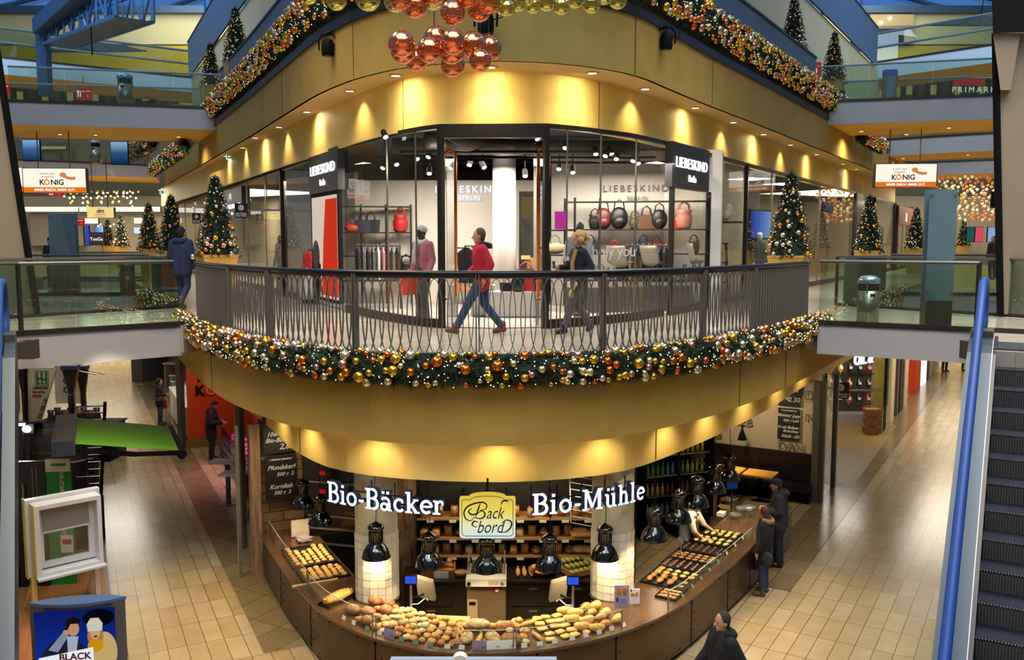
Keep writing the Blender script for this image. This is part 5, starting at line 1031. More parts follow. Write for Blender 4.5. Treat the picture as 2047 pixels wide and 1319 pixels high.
# chairs, ladder shelf behind the right window
def shellchair(lab, p, rz):
    t = thing('display_chair', lab, 'chair', p, rz); b = B(); vs = []; K = 10
    for i in range(K + 1):
        s = i / K; y = -.28 + .5 * s if s < .5 else -.03 + .2 * (s - .5); z = .02 + .1 * (s - .25) ** 2 if s < .5 else .03 + .9 * (s - .5) ** 1.0
        for k in range(9): a = (k - 4) / 4; vs.append((a * .27 * (1 - .3 * max(0, s - .7)), y - .06 * a * a * (s > .4), z + .1 * a * a * (s < .6)))
    b.add(vs, [(i * 9 + k, i * 9 + k + 1, i * 9 + k + 10, i * 9 + k + 9) for i in range(K) for k in range(8)]); o = b.ob('shell', mat('shell_olive', '#7A7466', .3, spec=.6), t, (0, 0, .42), smooth=True); sm = o.modifiers.new('s', 'SOLIDIFY'); sm.thickness = .015
    for x, y in ((-.2, -.2), (.2, -.2), (-.2, .2), (.2, .2)): B().cyl((x * .5, y * .5, .43), (x, y, 0), .014).ob('leg', LT, t)
pl = thing('window_plinth', 'long dark plinth under the display chairs in the right window', 'plinth', (2.6, 19.6, F1), -.0); B().box(0, 0, 0, 2.9, .55, .55, .35).ob('body', mat('plinth_dark', '#4A443E', .4), pl)
shellchair('display chair with open side, left of two shell chairs in the right window', (2.25, 19.3, F1 + .55), 2.4); shellchair('display chair, right of two shell chairs in the right window', (3.0, 19.6, F1 + .55), 2.3); shellchair('narrow display chair near the right sign pillar', (4.0, 20.0, F1 + .6), 1.6)
ld = thing('step_shelf', 'black ladder shaped shelf at the right end of the shop window', 'shelf', (5.1, 22.4, F1), -.3)
for x in (-.35, .35): B().bar((x, -.15, 0), (x * .8, 0, 1.5), .04).ob('leg', LT, ld); B().bar((x, .25, 0), (x * .8, .05, 1.5), .04).ob('leg', LT, ld)
for z in (.5, 1.0, 1.48): B().box(0, .03, z, .7, .3, .03).ob('board', LT, ld)
bag('pack', 'beige', (5.3, 22.3, F1 + 2.05), 'beige backpack on the pale wall at the right end of the shop', 1.2); o = tag(B().box(5.2, 22.45, F1 + 2.0, 1.2, .3, .04, -.3).ob('shelf_ledge', LT), 'dark ledge under the beige backpack', 'ledge'); bag('clutch', 'navy', (5.1, 22.4, F1 + 1.51), 'navy bag on the ladder shaped shelf', .8); bag('tote', 'olive', (5.1, 22.35, F1 + 1.03), 'olive tote on the ladder shaped shelf', .8)
struct(B().wall([Vector((4.9, 20.9, 0)), Vector((5.5, 23.2, 0)), Vector((6.6, 25.0, 0))], F1, 8.62, .1).ob('wall_shop_right', mat('cream_shop_wall', '#BDB293', .7)))
# ceiling services: ducts, tracks, spots
cz = 8.45; tr = thing('lighting_track', 'black lighting tracks crossing the dark shop ceiling', 'track', (0, 0, 0))
for y, x0, x1 in ((17.6, -2.2, 2.2), (18.8, -3.0, 3.0), (20.0, -3.6, 3.8)): B().box((x0 + x1) / 2, y, 8.22, x1 - x0, .05, .05).ob('track', BLK, tr)
for i, (x0, y0, x1, y1) in enumerate(((-2.4, 18, 2.6, 18.6), (-1.6, 17.0, 2.0, 19.9))): t = tag(B().cyl((x0, y0, 8.4), (x1, y1, 8.4), .16, n=14).ob('air_duct', mat('duct_grey', '#55504A', .4, metal=.5), smooth=True), ('grey air duct across the shop ceiling', 'grey air duct slanting across the shop ceiling')[i], 'duct')
SPL = emis('spot_face', '#EAF4FF', 5)
k = 0
for u, v in ((771, 274), (793, 329), (834, 318), (856, 314), (858, 347), (968, 335), (938, 330), (765, 336), (1075, 278), (1130, 296), (1191, 308), (1210, 312), (1223, 307), (1232, 318), (1265, 322), (1276, 327), (1117, 338), (1050, 352), (1145, 345)):
    k += 1; y = 18.0 if v > 300 else 16.8; p = at(u, v, y); t = thing('track_spot', 'black track spotlight, %s of those on the shop ceiling' % ORD(k), 'spotlight', p); t['label'] = 'black track spotlight on the dark shop ceiling, %s counted from the entrance\'s left end' % ORD(k)
    d = Vector((RND.uniform(-.4, .4), -.5, -.7)).normalized(); B().cyl(-d * .16, (0, 0, 0), .05, .06, 12).ob('can', BLK, t); B().cyl(d * .001, d * .004, .05, n=12).ob('lens', SPL, t); B().cyl(-d * .1, (-d.x * .1, -d.y * .1, 8.24 - p.z), .012).ob('stem', BLK, t)
area('shop_light_left', (-2.2, 19.4, 8.1), 2.2, 260, NEUT); area('shop_light_right', (2.3, 19.2, 8.1), 2.2, 270, NEUT); area('shop_light_middle', (-.1, 18.3, 8.1), 1.6, 170, NEUT); point('shop_window_light', (-1.5, 16.8, 8.0), 14, NEUT, .2); point('shop_window_light', (1.4, 17.2, 8.0), 14, NEUT, .2)
# --- downlights
DL = emis('downlight_face', '#FFF0CE', 5); DRING = mat('downlight_ring', '#C9B480', .4)
dlm = (B().lathe([(.085, 0), (.085, .02)], n=20).mesh('lens', DL), B().lathe([(.085, -.008), (.115, -.012), (.12, 0), (.12, .02), (.086, .02)], n=20, cap=False).mesh('ring', DRING, True))
def downlight(p, lab, group=None, power=0, tgt=None, ang=75, s=1.0, col=(1, .82, .48)):
    t = thing('downlight', lab, 'ceiling light', (p[0], p[1], p[2] - .012), 0, group); t.scale = (s,) * 3; link(dlm[0], 'lens', t); link(dlm[1], 'ring', t)
    if power: spot('downlight_beam', (p[0], p[1], p[2] - .04), power, col, ang, .9, tgt or (p[0], p[1], 0), .04)
def near(P, p):
    best = min(resamp(P, 500), key=lambda q: (q - Vector((p[0], p[1], 0))).length); return best
LEFTD = [(791, 150), (706, 182), (628, 223), (571, 253), (525, 276), (488, 296), (458, 311), (432, 325), (410, 337.5), (390, 347), (374, 355.6), (359, 363), (347, 370), (335, 376), (307, 390)]
RIGHTD = [(1184, 145), (1290, 177), (1388, 215), (1466, 244), (1525, 268), (1579, 289), (1633, 308), (1685, 327), (1712, 338), (1750, 352)]
for side, LD in (('left', LEFTD), ('right', RIGHTD), ('centre', [(980, 133)])):
    for i, (u, v) in enumerate(LD):
        p = on(u, v, 9.45); q = near(C2, p); dq = (Vector((p.x, p.y, 0)) - q); dq.normalize(); p2 = q + dq * max(.3, min(.55, (Vector((p.x, p.y, 0)) - q).length)); p = Vector((p2.x, p2.y, 9.45))
        downlight(p, 'round downlight in the upper gallery soffit, %s on the %s counted from the middle' % (ORD(i + 1), side) if side != 'centre' else 'round downlight in the upper gallery soffit above the shop entrance', None, 100 if side == 'centre' else 75 if i < 6 else 85 if i % 2 == 0 else 0, q + Vector((0, 0, 7.4)) - dq * -.1, 110)
        if i % 2 == 0 and i < 9: spot('downlight_spill', p + Vector((0, 0, -.03)), 85, (1, .84, .52), 172, 1, q + Vector((0, 0, 8.6)), .1)
for i, x in enumerate((-4.0, -3.2, -1.95, -.2, 1.35, 2.45, 3.4, 4.5, 5.7, 6.9)):
    q = Vector((x, yat(resamp(C0, 300), x), 0)); d = tang(resamp(C0, 300), q); nv = Vector((d.y, -d.x, 0)); p = q + nv * .4
    downlight((p.x, p.y, 3.82), 'round downlight under the balcony, %s from the left' % ORD(i + 1), None, 46, q + nv * .12 + Vector((0, 0, 2.0)), 118)
for i, (u, v) in enumerate(((191, 269), (357, 273), (120, 268), (1722, 262), (1897, 255), (1812, 268), (1806, 316), (1935, 309), (1970, 350), (262, 387), (225, 351))):
    zz = F2 - .7; p = on(u, v, zz); downlight((p.x, p.y, zz), 'small round downlight in the yellow bridge soffit, %s of those' % ORD(i + 1), None, 320 if i in (0, 1, 3, 4) else 200, None, 150, .9 if i < 6 else 1.2)
# --- emergency exit signs
EXW = emis('exit_white', '#E6F2FF', 1.6); EXG = emis('exit_green', '#0A8A4A', .9)
def exitsign(u, v, w, h, z, lab, down=True):
    y = on(u, v - h, 9.45).y * 1.0; W_ = .42; y = W_ * FPX / w; p = at(u, v, y); t = thing('exit_sign', lab, 'exit sign', p, 0); H_ = W_ * h / w
    B().box(0, 0, -H_ / 2, W_, .05, H_).ob('lit_panel', EXW, t); B().box(0, -.028, -H_ * .36, W_ * .9, .006, H_ * .72).ob('green_field', EXG, t); b = B(); s = H_ * .3; ax = -W_ * .24
    if down: b.box(ax, -.034, -s * .6, s * .22, .004, s * 1.5); b.add([(ax - s * .7, -.036, -s * .1), (ax, -.036, -s), (ax + s * .7, -.036, -s * .1), (ax, -.036, -s * .5)], [(0, 1, 2, 3)])
    else: b.box(ax, -.034, -s * .1, s * 1.5, .004, s * .22); b.add([(ax - s * .1, -.036, -s * .7), (ax - s, -.036, 0), (ax - s * .1, -.036, s * .7), (ax - s * .5, -.036, 0)], [(0, 1, 2, 3)])
    b.ob('arrow', EXW, t); b = B(); b.box(W_ * .22, -.032, -H_ * .32, W_ * .3, .004, H_ * .64); b.ob('door_field', EXW, t); b = B(); mx = W_ * .22; b.sph((mx + .01, -.037, H_ * .2), H_ * .08, 8, 5, (1, .2, 1)); 
    for pp in (((.0, .12), (-.02, -.05)), ((-.02, -.05), (.03, -.15)), ((.03, -.15), (.02, -.28)), ((-.02, -.05), (-.04, -.18)), ((-.04, -.18), (-.08, -.24)), ((0, .08), (.05, .0)), ((0, .08), (-.05, .02))): b.bar((mx + pp[0][0] * H_ * 4, -.037, pp[0][1] * H_), (mx + pp[1][0] * H_ * 4, -.037, pp[1][1] * H_), H_ * .07, .003, up=(0, 1, 0))
    b.ob('running_figure', EXG, t); B().box(0, 0, H_ / 2, W_ * .6, .05, .02).ob('mount', BLK, t)
    for x in (-.12, .12): B().cyl((x, 0, H_ / 2), (x, 0, max(H_ / 2 + .05, 9.45 - p.z)), .006, n=6).ob('hanger', STEEL, t)
exitsign(607, 243, 30, 19, 9, 'green emergency exit sign with down arrow on the left under the gallery'); exitsign(1358, 214, 32, 20, 9, 'green emergency exit sign with down arrow on the right under the gallery'); exitsign(465, 313, 24, 11, 9, 'green exit sign with side arrow beyond the left one', False); exitsign(1605, 305, 22, 11, 9, 'green exit sign with side arrow beyond the right one', False); exitsign(327, 384, 15, 8, 9, 'tiny green exit sign far along the left gallery', False); exitsign(1700, 340, 15, 8, 9, 'tiny green exit sign far along the right gallery', False)
# --- shops beyond
BW = mat('far_shop_wall', '#B8A47C', .7); 
for nm, x0, x1, dpt in (('wall_far_left', -21, -6.7, 2.4), ('wall_far_right', 6.6, 22, 2.6)):
    P = cut(C1, x0, x1); struct(B().wall(resamp(offs(P, dpt), 12), F1, 8.6, .1).ob(nm, BW))
for x, y, p in ((-6.5, 27.0, 45), (-8.6, 31.5, 60), (-11.5, 37, 70), (8.0, 25.5, 40), (9.2, 28.0, 40), (13.2, 35, 60), (16.5, 41, 60)): area('far_shop_light', (x, y, 8.3), .9, p * 2.6, NEUT)
a, b_, d, an, nv = facade_frame(492, 522, .12); w = (b_ - a).length; t = thing('shop_sign', 'charcoal sign box with white script left of the fashion shop', 'sign', a.lerp(b_, .5), an); B().box(0, .1, 7.25, w, .16, 1.1).ob('box', SIGNB, t); tw = text('name_letters', 'LIEBLINGSPLATZ', .2, NEON, t, (0, .005, 7.72), ext=.01, off=.004); bb = max(v.co.x for v in tw.data.vertices) * 2; tw.scale = (w * .9 / bb, 1.1, 1); text('fashion_letters', 'fashion', .14, NEON, t, (.3, .005, 7.48), ext=.01); flatstroke(B(), [(p.x, p.y) for p in spline([(-.3, 0), (-.1, .22), (0, .05), (.12, .25), (.3, 0)], 4)], .03, 1, -.005, 0).ob('script_mark', NEON, t, (0, .0, 7.95))
def flag(u0, v0, u1, v1, y, lab):
    a, c = at(u0, v1, y), at(u1, v0, y); t = thing('hanging_flag_sign', lab, 'sign', ((a.x + c.x) / 2, y, a.z)); w, h = c.x - a.x, c.z - a.z; B().box(0, 0, 0, w, .03, h).ob('board', mat('flag_black', '#15120F', .5), t); B().sph((0, -.018, h * .68), w * .22, 14, 8, (1, .05, 1)).ob('round_emblem', CARD, t); xzprism(B(), [(-w * .1, h * .44), (0, h * .38), (w * .1, h * .44), (w * .06, h * .54), (-w * .06, h * .54)], -.03, -.02).ob('red_bow', mat('leather_red'), t)
    for i, s in enumerate(('BEST DEALS.', 'ONLY HERE.')): tw = text('slogan', s, h * .15, CARD, t, (0, -.018, h * (.27 - i * .15)), ext=.001, off=.002); bb = max(v.co.x for v in tw.data.vertices) * 2; tw.scale = (w * .86 / bb, 1, 1)
    text('emblem_word', 'BEST', h * .13, mat('flag_black'), t, (0, -.035, h * .7), ext=.001); B().box(w / 2 + .45, .01, h * .45, .9, .04, .05).ob('bracket', STEEL, t); return t
flag(470, 406, 495, 435, 24.5, 'black square hanging sign beside the large tree on the left'); flag(385, 426, 401, 447, 33, 'smaller black square hanging sign left of the large tree'); flag(1660, 764, 1698, 797, 24, 'black square hanging sign in front of the bottle shelves')
# right: dark recess, letters, lit screen
a, b_, d, an, nv = facade_frame(1660, 1692, -.05); struct(B().wall([a, b_], F1, 8.5, .2).ob('wall_dark_recess', mat('recess_black', '#14110F', .5))); 
a2, b2, d, an, nv = facade_frame(1647, 1661, .02); struct(B().wall([a2, b2], F1, 8.5, .3).ob('trim_6', FRM))
o = tag(B().box(0, 0, 0, .3, .03, .22).ob('red_alarm_plate', mat('alarm_red', '#B01818', .5, em='#B01818', es=.2), None, a.lerp(b_, .4) + nv * .08 + Vector((0, 0, F1 + 1.5)), an), 'small red alarm plate on the black recess', 'plate')
tag(text('shop_letters', 'DANNY', .5, mat('ink_navy'), None, ucurve(C1, 1595) + Vector((-.08, -.1, 7.7)), (PI / 2, 0, math.atan2(UR.y, UR.x)), .02, off=.01), 'dark capital letters behind the large tree on the right', 'lettering')
t = thing('shop_screen', 'blue lit screen inside the right shop window', 'screen', (7.5, 27.0, F1 + 1.6), .9); B().box(0, 0, 0, 1.6, .06, .9).ob('casing', BLK, t); B().box(0, -.04, .05, 1.5, .01, .8).ob('picture', gradm('screen_blue', [(0, '#1030A0'), (.5, '#3A7AE0'), (1, '#8AB8F0')], .9, 'X', -.8, .8), t)
PURF = mat('plum_frame', '#4A2434', .5)
a, b_, d, an, nv = facade_frame(1756, 1815, .06)
t = thing('shop_portal', 'plum coloured shop portal on the right gallery beyond the second tree', 'portal', a, an); w = (b_ - a).length
for x in (.15, w - .15): B().box(x, 0, F1, .3, .15, 3.4).ob('jamb', PURF, t)
B().box(w / 2, 0, 7.4, w, .15, 1.0).ob('lintel', mat('rose_gold_panel', '#7A5048', .4, metal=.3), t); text('letters', 'H', .7, NEON, t, (w * .5, -.09, 7.8), ext=.01)
# ================================================================== CHRISTMAS DECORATION
PINE = mat('pine_green', '#0E1F12', .7, var='#1C3A20', scale=30)
BAU = [mat('bauble_' + n, c, r, metal=.92) for n, c, r in (('gold', '#E6B43C', .12), ('champagne', '#EFE0B0', .14), ('copper', '#E8742A', .12), ('rose', '#DDA08C', .14), ('silver', '#E8E2D0', .18))]
BAN = ('gold', 'champagne', 'copper', 'rose', 'silver'); BME = [B().sph((0, 0, 0), 1, 14, 9).mesh('bauble', m, True) for m in BAU]
LITE = emis('fairy_light', '#FFE2A0', 5)
def tuft(b, p, d, L=.09, n=7, w=.006):
    d = Vector(d).normalized(); a = d.orthogonal().normalized(); c = d.cross(a); p = Vector(p)
    for k in range(n):
        t = 2 * PI * k / n + RND.uniform(-.4, .4); e_ = (d * RND.uniform(.5, 1) + (a * math.cos(t) + c * math.sin(t)) * .75).normalized(); q = p + e_ * L * RND.uniform(.7, 1.15); s = e_.cross(d).normalized() * w
        b.add([p + s, p - s, q], [(0, 1, 2)])
OCT = [(0, 0, 1), (1, 0, 0), (0, 1, 0), (-1, 0, 0), (0, -1, 0), (0, 0, -1)]; OCF = [(0, 1, 2), (0, 2, 3), (0, 3, 4), (0, 4, 1), (5, 2, 1), (5, 3, 2), (5, 4, 3), (5, 1, 4)]
def spark(b, p, r): b.add([(p[0] + x * r, p[1] + y * r, p[2] + z * r) for x, y, z in OCT], OCF)
def garland(lab, path, z, ry, rz, nb, nt_, nl, br=(.034, .085), face=(-.25, 1.0), weights=(4, 3, 3, 2, 1), dense=False):
    t = thing('christmas_garland', lab, 'garland', (0, 0, 0)); P = resamp([Vector((q.x, q.y, 0)) for q in path], 240); L = plen(P); g = B(); li = B()
    vs = []; M = 9
    for i in range(0, 240, 3):
        p = P[i]; d = (P[min(239, i + 1)] - P[max(0, i - 1)]).normalized(); n = Vector((d.y, -d.x, 0))
        for k in range(M): a = 2 * PI * k / M; vs.append(p + n * math.cos(a) * ry * .6 + Vector((0, 0, z + math.sin(a) * rz * .6)))
    c = len(vs) // M; g.add(vs, [(i * M + k, i * M + (k + 1) % M, (i + 1) * M + (k + 1) % M, (i + 1) * M + k) for i in range(c - 1) for k in range(M)])
    def surf(k=1.0, lo=-1.1, hi=1.9):
        i = RND.random() * 238; p = P[int(i)].lerp(P[int(i) + 1], i % 1); d = (P[int(i) + 1] - P[int(i)]).normalized(); n = Vector((d.y, -d.x, 0)); a = RND.uniform(lo, hi); o = n * math.cos(a) * ry + Vector((0, 0, math.sin(a) * rz)); return p + Vector((0, 0, z)) + o * k, o.normalized(), a
    for _ in range(nt_): p, o, a = surf(.75, -PI, PI); tuft(g, p, o + Vector((RND.uniform(-.6, .6), RND.uniform(-.6, .6), RND.uniform(-.5, .5))), RND.uniform(.09, .16), 8, .008)
    for e0, e1 in ((P[0], P[6]), (P[-1], P[-7])):
        d = (e0 - e1).normalized(); n = Vector((d.y, -d.x, 0))
        for _ in range(70): a = RND.uniform(0, 2 * PI); q = RND.uniform(0, .8); tuft(g, e0 + n * math.cos(a) * ry * q + Vector((0, 0, z + math.sin(a) * rz * q)), d + Vector((0, 0, math.sin(a) * .8)) + n * math.cos(a) * .8, .15)
    g.ob('greenery', PINE, t)
    for _ in range(nl): p, o, a = surf(RND.uniform(.95, 1.12)); spark(li, p, RND.uniform(.006, .010))
    tag(li.ob('fairy_lights', LITE, t), kind='stuff')
    R_ = sorted((RND.triangular(br[0], br[1], br[0] * 1.3) for _ in range(nb)), reverse=True); rest = [B() for _ in BAU]; placed = []
    for i, r in enumerate(R_):
        for _try in range(12):
            p, o, a = surf(1.0)
            if all((p - q).length > (r + s) * .8 for q, s in placed): break
        placed.append((p, r)); k = RND.choices(range(5), weights)[0]
        if i < 100: o_ = link(BME[k], BAN[k] + '_bauble', t, p); o_.scale = (r, r, r)
        else: rest[0].sph(p, r, 10, 7, mi=k)
    if nb > 100: tag(rest[0].ob('small_baubles', BAU, t, smooth=True), kind='stuff')
    return t
GP = offs(FC, -.12); gl_, gr_ = ucurve(GP, 362, 5.0), ucurve(GP, 1648, 5.0)
garland('long garland with gold and copper baubles along the balcony front below the balustrade', cut(GP, gl_.x, gr_.x), 4.84, .19, .21, 420, 5200, 900)
GP2 = offs(FC2, -.06)
garland('thick golden garland along the upper balcony, left of the hanging balls', cut(GP2, ucurve(GP2, 432, 10.6).x, -1.2), 11.1, .2, .4, 430, 3800, 800, (.045, .105), weights=(7, 2, 5, 3, 0))
garland('thick golden garland along the upper balcony, right of the hanging balls', cut(GP2, -1.1, ucurve(GP2, 1640, 10.6).x), 11.1, .2, .4, 480, 4200, 850, (.045, .105), weights=(7, 2, 5, 3, 0))
a, b_ = on(366, 612, F1), on(300, 588, F1); o = Vector((-.15, -.1, 0)); garland('short garland at the left gallery edge seen through the bridge railing', [b_ + o, a + o], F1 - .12, .22, .26, 90, 900, 160, (.04, .08))
a, b_ = on(1690, 611, F1), on(1795, 582, F1); o = Vector((.15, -.1, 0)); garland('short garland at the right gallery edge behind the litter bin', [a + o, b_ + o], F1 - .12, .22, .26, 90, 900, 160, (.04, .08))
a, b_ = at(305, 345, 46), at(372, 296, 34); garland('distant golden garland beneath the upper left bridge', [Vector((a.x, a.y, 0)), Vector((b_.x, b_.y, 0))], 10.1, .25, .4, 90, 700, 200, (.06, .11))
a, b_ = at(1722, 276, 33), at(1762, 290, 37); garland('distant golden garland beneath the upper right bridge', [Vector((a.x, a.y, 0)), Vector((b_.x, b_.y, 0))], 10.35, .25, .3, 60, 500, 120, (.06, .11))
a, b_ = at(262, 300, 60), at(308, 290, 52); garland('dark distant garland at the second upper bridge on the left', [Vector((a.x, a.y, 0)), Vector((b_.x, b_.y, 0))], 12.3, .4, .7, 50, 500, 80, (.07, .12))
# --- trees
def buildtree():
    t = thing('christmas_tree', '', 'tree', (0, 0, 0)); g = B(); H = 1.76; g.tube([(0, 0, -.02), (0, 0, H - .05)], [.035, .008], 6); sp = []
    for i in range(380):
        z = 1.68 * (i / 380) ** 1.18; r = .47 * (1 - z / 1.78) ** .85 + .015; a = i * 2.39996 + RND.uniform(-.2, .2); rr = r * RND.uniform(.72, 1.06); e_ = Vector((math.cos(a) * rr, math.sin(a) * rr, z - rr * .12)); s = Vector((0, 0, z + rr * .18)); m = s.lerp(e_, .55)
        for q, l in ((m, .11), (s.lerp(e_, .8), .1), (e_, .085)): tuft(g, q, (e_ - s) + Vector((0, 0, RND.uniform(-.1, .2))), l, 8, .009)
        sp.append((e_, z))
    for k in range(5): tuft(g, (0, 0, 1.6 + k * .03), (0, 0, 1), .14, 7)
    for k in range(9):
        z = .05 + k * .17; r = .34 * (1 - z / 1.75); g.lathe([(r, 0), (r * .45, .24)], (0, 0, z), 9)
    g.ob('foliage', PINE, t); b = B()
    for e_, z in RND.sample(sp, 95): spark(b, e_ * 1.0 + Vector((e_.x * .05, e_.y * .05, .03)), .0095)
    tag(b.ob('fairy_lights', LITE, t), kind='stuff')
    for e_, z in RND.sample([s for s in sp if s[1] < 1.5], 72):
        k = RND.choices(range(5), (4, 3, 2, 2, 2))[0]; r = RND.uniform(.036, .062) * (1.25 - z * .45); o = link(BME[k], BAN[k] + '_bauble', t, e_ * 1.02); o.scale = (r, r, r)
    return t
PLANT = mat('ochre_planter', '#B98A32', .55, var='#C0923C', scale=2); plm = B().hexa([(-.3, -.3, 0), (.3, -.3, 0), (.3, .3, 0), (-.3, .3, 0), (-.36, -.36, 1.2), (.36, -.36, 1.2), (.36, .36, 1.2), (-.36, .36, 1.2)]).hexa([(-.37, -.37, 1.2), (.37, -.37, 1.2), (.37, .37, 1.2), (-.37, .37, 1.2), (-.37, -.37, 1.25), (.37, -.37, 1.25), (.37, .37, 1.25), (-.37, .37, 1.25)]).mesh('planter', PLANT)
TREE0 = buildtree(); first = True
for u, vb, D, s, zf, lab in ((435, 507, 19.8, 1.0, F1, 'large decorated christmas tree nearest the balustrade on the left gallery'), (345, 500, 28, 1.0, F1, 'decorated christmas tree just behind the man in the blue jacket'), (300, 497, 34, 1.0, F1, 'decorated christmas tree third along the left gallery'), (243, 492, 52, 1.05, F1, 'distant christmas tree, right of the pair under the yellow hanging sign'), (217, 491, 60, 1.0, F1, 'distant christmas tree, left of the pair under the yellow hanging sign'),
        (1577, 505, 18.9, 1.0, F1, 'large decorated christmas tree nearest the balustrade on the right gallery'), (1735, 496, 28.3, 1.0, F1, 'decorated christmas tree second along the right gallery'), (1830, 490, 39, 1.0, F1, 'decorated christmas tree just left of the frosted glass pillar'), (1925, 487, 60, 1.0, F1, 'distant christmas tree right of the frosted glass pillar'),
        (473, 119, 29.5, .98, F2, 'upper left christmas tree rising behind the grey parapet'), (423, 180, 34, .9, F2, 'upper left christmas tree at the end of the grey parapet'), (1585, 106, 28, .95, F2, 'upper right christmas tree rising behind the grey parapet'), (1665, 170, 33, 1.0, F2, 'upper right christmas tree behind the upper glass railing')):
    p = at(u, vb, D); z = zf + 1.26; o = dup(TREE0, (p.x, p.y, z), RND.uniform(0, 6), lab, 'decorated christmas trees', s) if not first else TREE0
    if first: o.location = (p.x, p.y, z); o['label'] = lab; o['group'] = 'decorated christmas trees'; first = False
    pt = tag(link(plm, 'tree_planter', None, (p.x, p.y, zf), .5 if u < 1000 else -.5), 'ochre planter under the ' + lab.replace('decorated ', '').replace('christmas ', ''), 'planter'); pt.scale = (1, 1, 1)
# --- hanging balls
def ballm(name, c, tr, rough=.04):
    m = bpy.data.materials.new(name); m.use_nodes = True; n = m.node_tree.nodes; L = m.node_tree.links; n.clear(); o = n.new('ShaderNodeOutputMaterial'); g = n.new('ShaderNodeBsdfGlossy'); t = n.new('ShaderNodeBsdfTransparent'); x = n.new('ShaderNodeMixShader'); w = n.new('ShaderNodeLayerWeight'); mr = n.new('ShaderNodeMapRange')
    g.inputs[0].default_value = lin(c) + (1,); g.inputs['Roughness'].default_value = rough; t.inputs[0].default_value = lin(c) + (1,); w.inputs[0].default_value = .4; mr.inputs['To Min'].default_value = tr; mr.inputs['To Max'].default_value = 1
    L.new(w.outputs['Facing'], mr.inputs[0]); L.new(mr.outputs[0], x.inputs[0]); L.new(t.outputs[0], x.inputs[1]); L.new(g.outputs[0], x.inputs[2]); L.new(x.outputs[0], o.inputs[0]); return m
CB, YB = ballm('copper_mirror_ball', '#F0B088', .45), ballm('pale_yellow_mirror_ball', '#E8DC92', .42)
bmc, bmy = [B().sph((0, 0, 0), 1, 32, 20).mesh('ball', m, True) for m in (CB, YB)]; ringm = B().tube([(math.cos(k * PI / 8) * .12, 0, 1.06 + .12 * math.sin(k * PI / 8)) for k in range(16)], .02, 5, True).lathe([(.12, .985), (.1, 1.04)], n=10).mesh('cap', mat('ball_cap_red', '#C24A22', .3, metal=.6))
COPL = [(803, 88, 26), (806, 103, 24), (832, 120, 22), (858, 100, 25), (873, 80, 27), (906, 84, 25), (903, 103, 25), (905, 130, 24), (946, 90, 26), (977, 97, 25), (960, 121, 22), (905, 25, 24), (829, 12, 24), (800, -4, 23), (958, 20, 23), (977, 3, 23), (935, -8, 22), (868, -12, 22)]
for i, (u, v, r) in enumerate(COPL):
    D = 9.2 + .45 * ((i * 7) % 5) * .4; p = at(u, v, D); R_ = r * D / FPX; low = i < 11
    t = thing('hanging_ball', 'copper mirror ball, %s of the %s hanging cluster' % (ORD(i + 1 if low else i - 10), 'lower' if low else 'upper'), 'ornament', p, 0, 'copper balls of the %s cluster' % ('lower' if low else 'upper')); t.scale = (R_,) * 3; link(bmc, 'glass', t); link(ringm, 'cap', t); B().cyl((0, 0, 1.1), (0, 0, 30), .012, n=5).ob('thread', STEEL, t)
YEL_ = [(617, -9, 17), (672, 0, 20), (735, -4, 25), (790, 2, 22), (866, 0, 20), (1008, 8, 22), (1013, 16, 16), (1036, 6, 17), (1065, 11, 16), (1093, 4, 18), (1122, 12, 17), (1150, -2, 18), (1183, 8, 18), (1208, -8, 17), (1235, 0, 18), (1000, -6, 18), (1052, -6, 17), (1137, -10, 17), (840, -8, 20)]
for i, (u, v, r) in enumerate(YEL_):
    D = 10.4 + .3 * (i % 3); p = at(u, v, D); R_ = r * D / FPX
    t = thing('hanging_ball', 'pale yellow mirror ball, %s from the left in the hanging row at the top' % ORD(1 + sum(1 for q in YEL_ if q[0] < u)), 'ornament', p, 0, 'pale yellow hanging balls'); t.scale = (R_,) * 3; link(bmy, 'glass', t); link(ringm, 'cap', t); B().cyl((0, 0, 1.1), (0, 0, 30), .012, n=5).ob('thread', STEEL, t)
# ball curtains far off
def curtain(lab, u0, u1, v0, v1, y, r, st, cols_, shape=None):
    b = B(); a, c = at(u0, v1, y), at(u1, v0, y); nx, nz = int((c.x - a.x) / st), int((c.z - a.z) / st)
    for i in range(nx):
        for j in range(nz):
            x, z = i / max(1, nx - 1), j / max(1, nz - 1)
            if shape and not shape(x, z): continue
            b.sph((a.x + (c.x - a.x) * x + RND.uniform(-.05, .05), y + RND.uniform(-.3, .3), a.z + (c.z - a.z) * z + (i % 2) * st * .5), r, 8, 6, mi=RND.randrange(len(cols_)))
    o = b.ob('ball_curtain', cols_, smooth=True); return tag(o, lab, 'decoration', None, 'stuff')
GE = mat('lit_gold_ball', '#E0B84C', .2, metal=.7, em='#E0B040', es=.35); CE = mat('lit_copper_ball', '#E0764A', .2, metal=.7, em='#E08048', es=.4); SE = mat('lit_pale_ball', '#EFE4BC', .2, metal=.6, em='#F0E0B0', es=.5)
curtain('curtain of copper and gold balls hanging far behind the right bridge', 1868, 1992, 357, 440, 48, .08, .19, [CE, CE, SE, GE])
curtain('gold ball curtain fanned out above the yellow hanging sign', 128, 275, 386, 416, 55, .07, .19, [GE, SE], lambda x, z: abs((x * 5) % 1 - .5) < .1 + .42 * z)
curtain('gold ball curtain behind the second upper bridge on the left', 130, 262, 288, 330, 66, .09, .3, [GE, SE]); curtain('gold ball curtain below the yellow hanging sign', 196, 225, 434, 452, 56, .07, .2, [GE, SE])
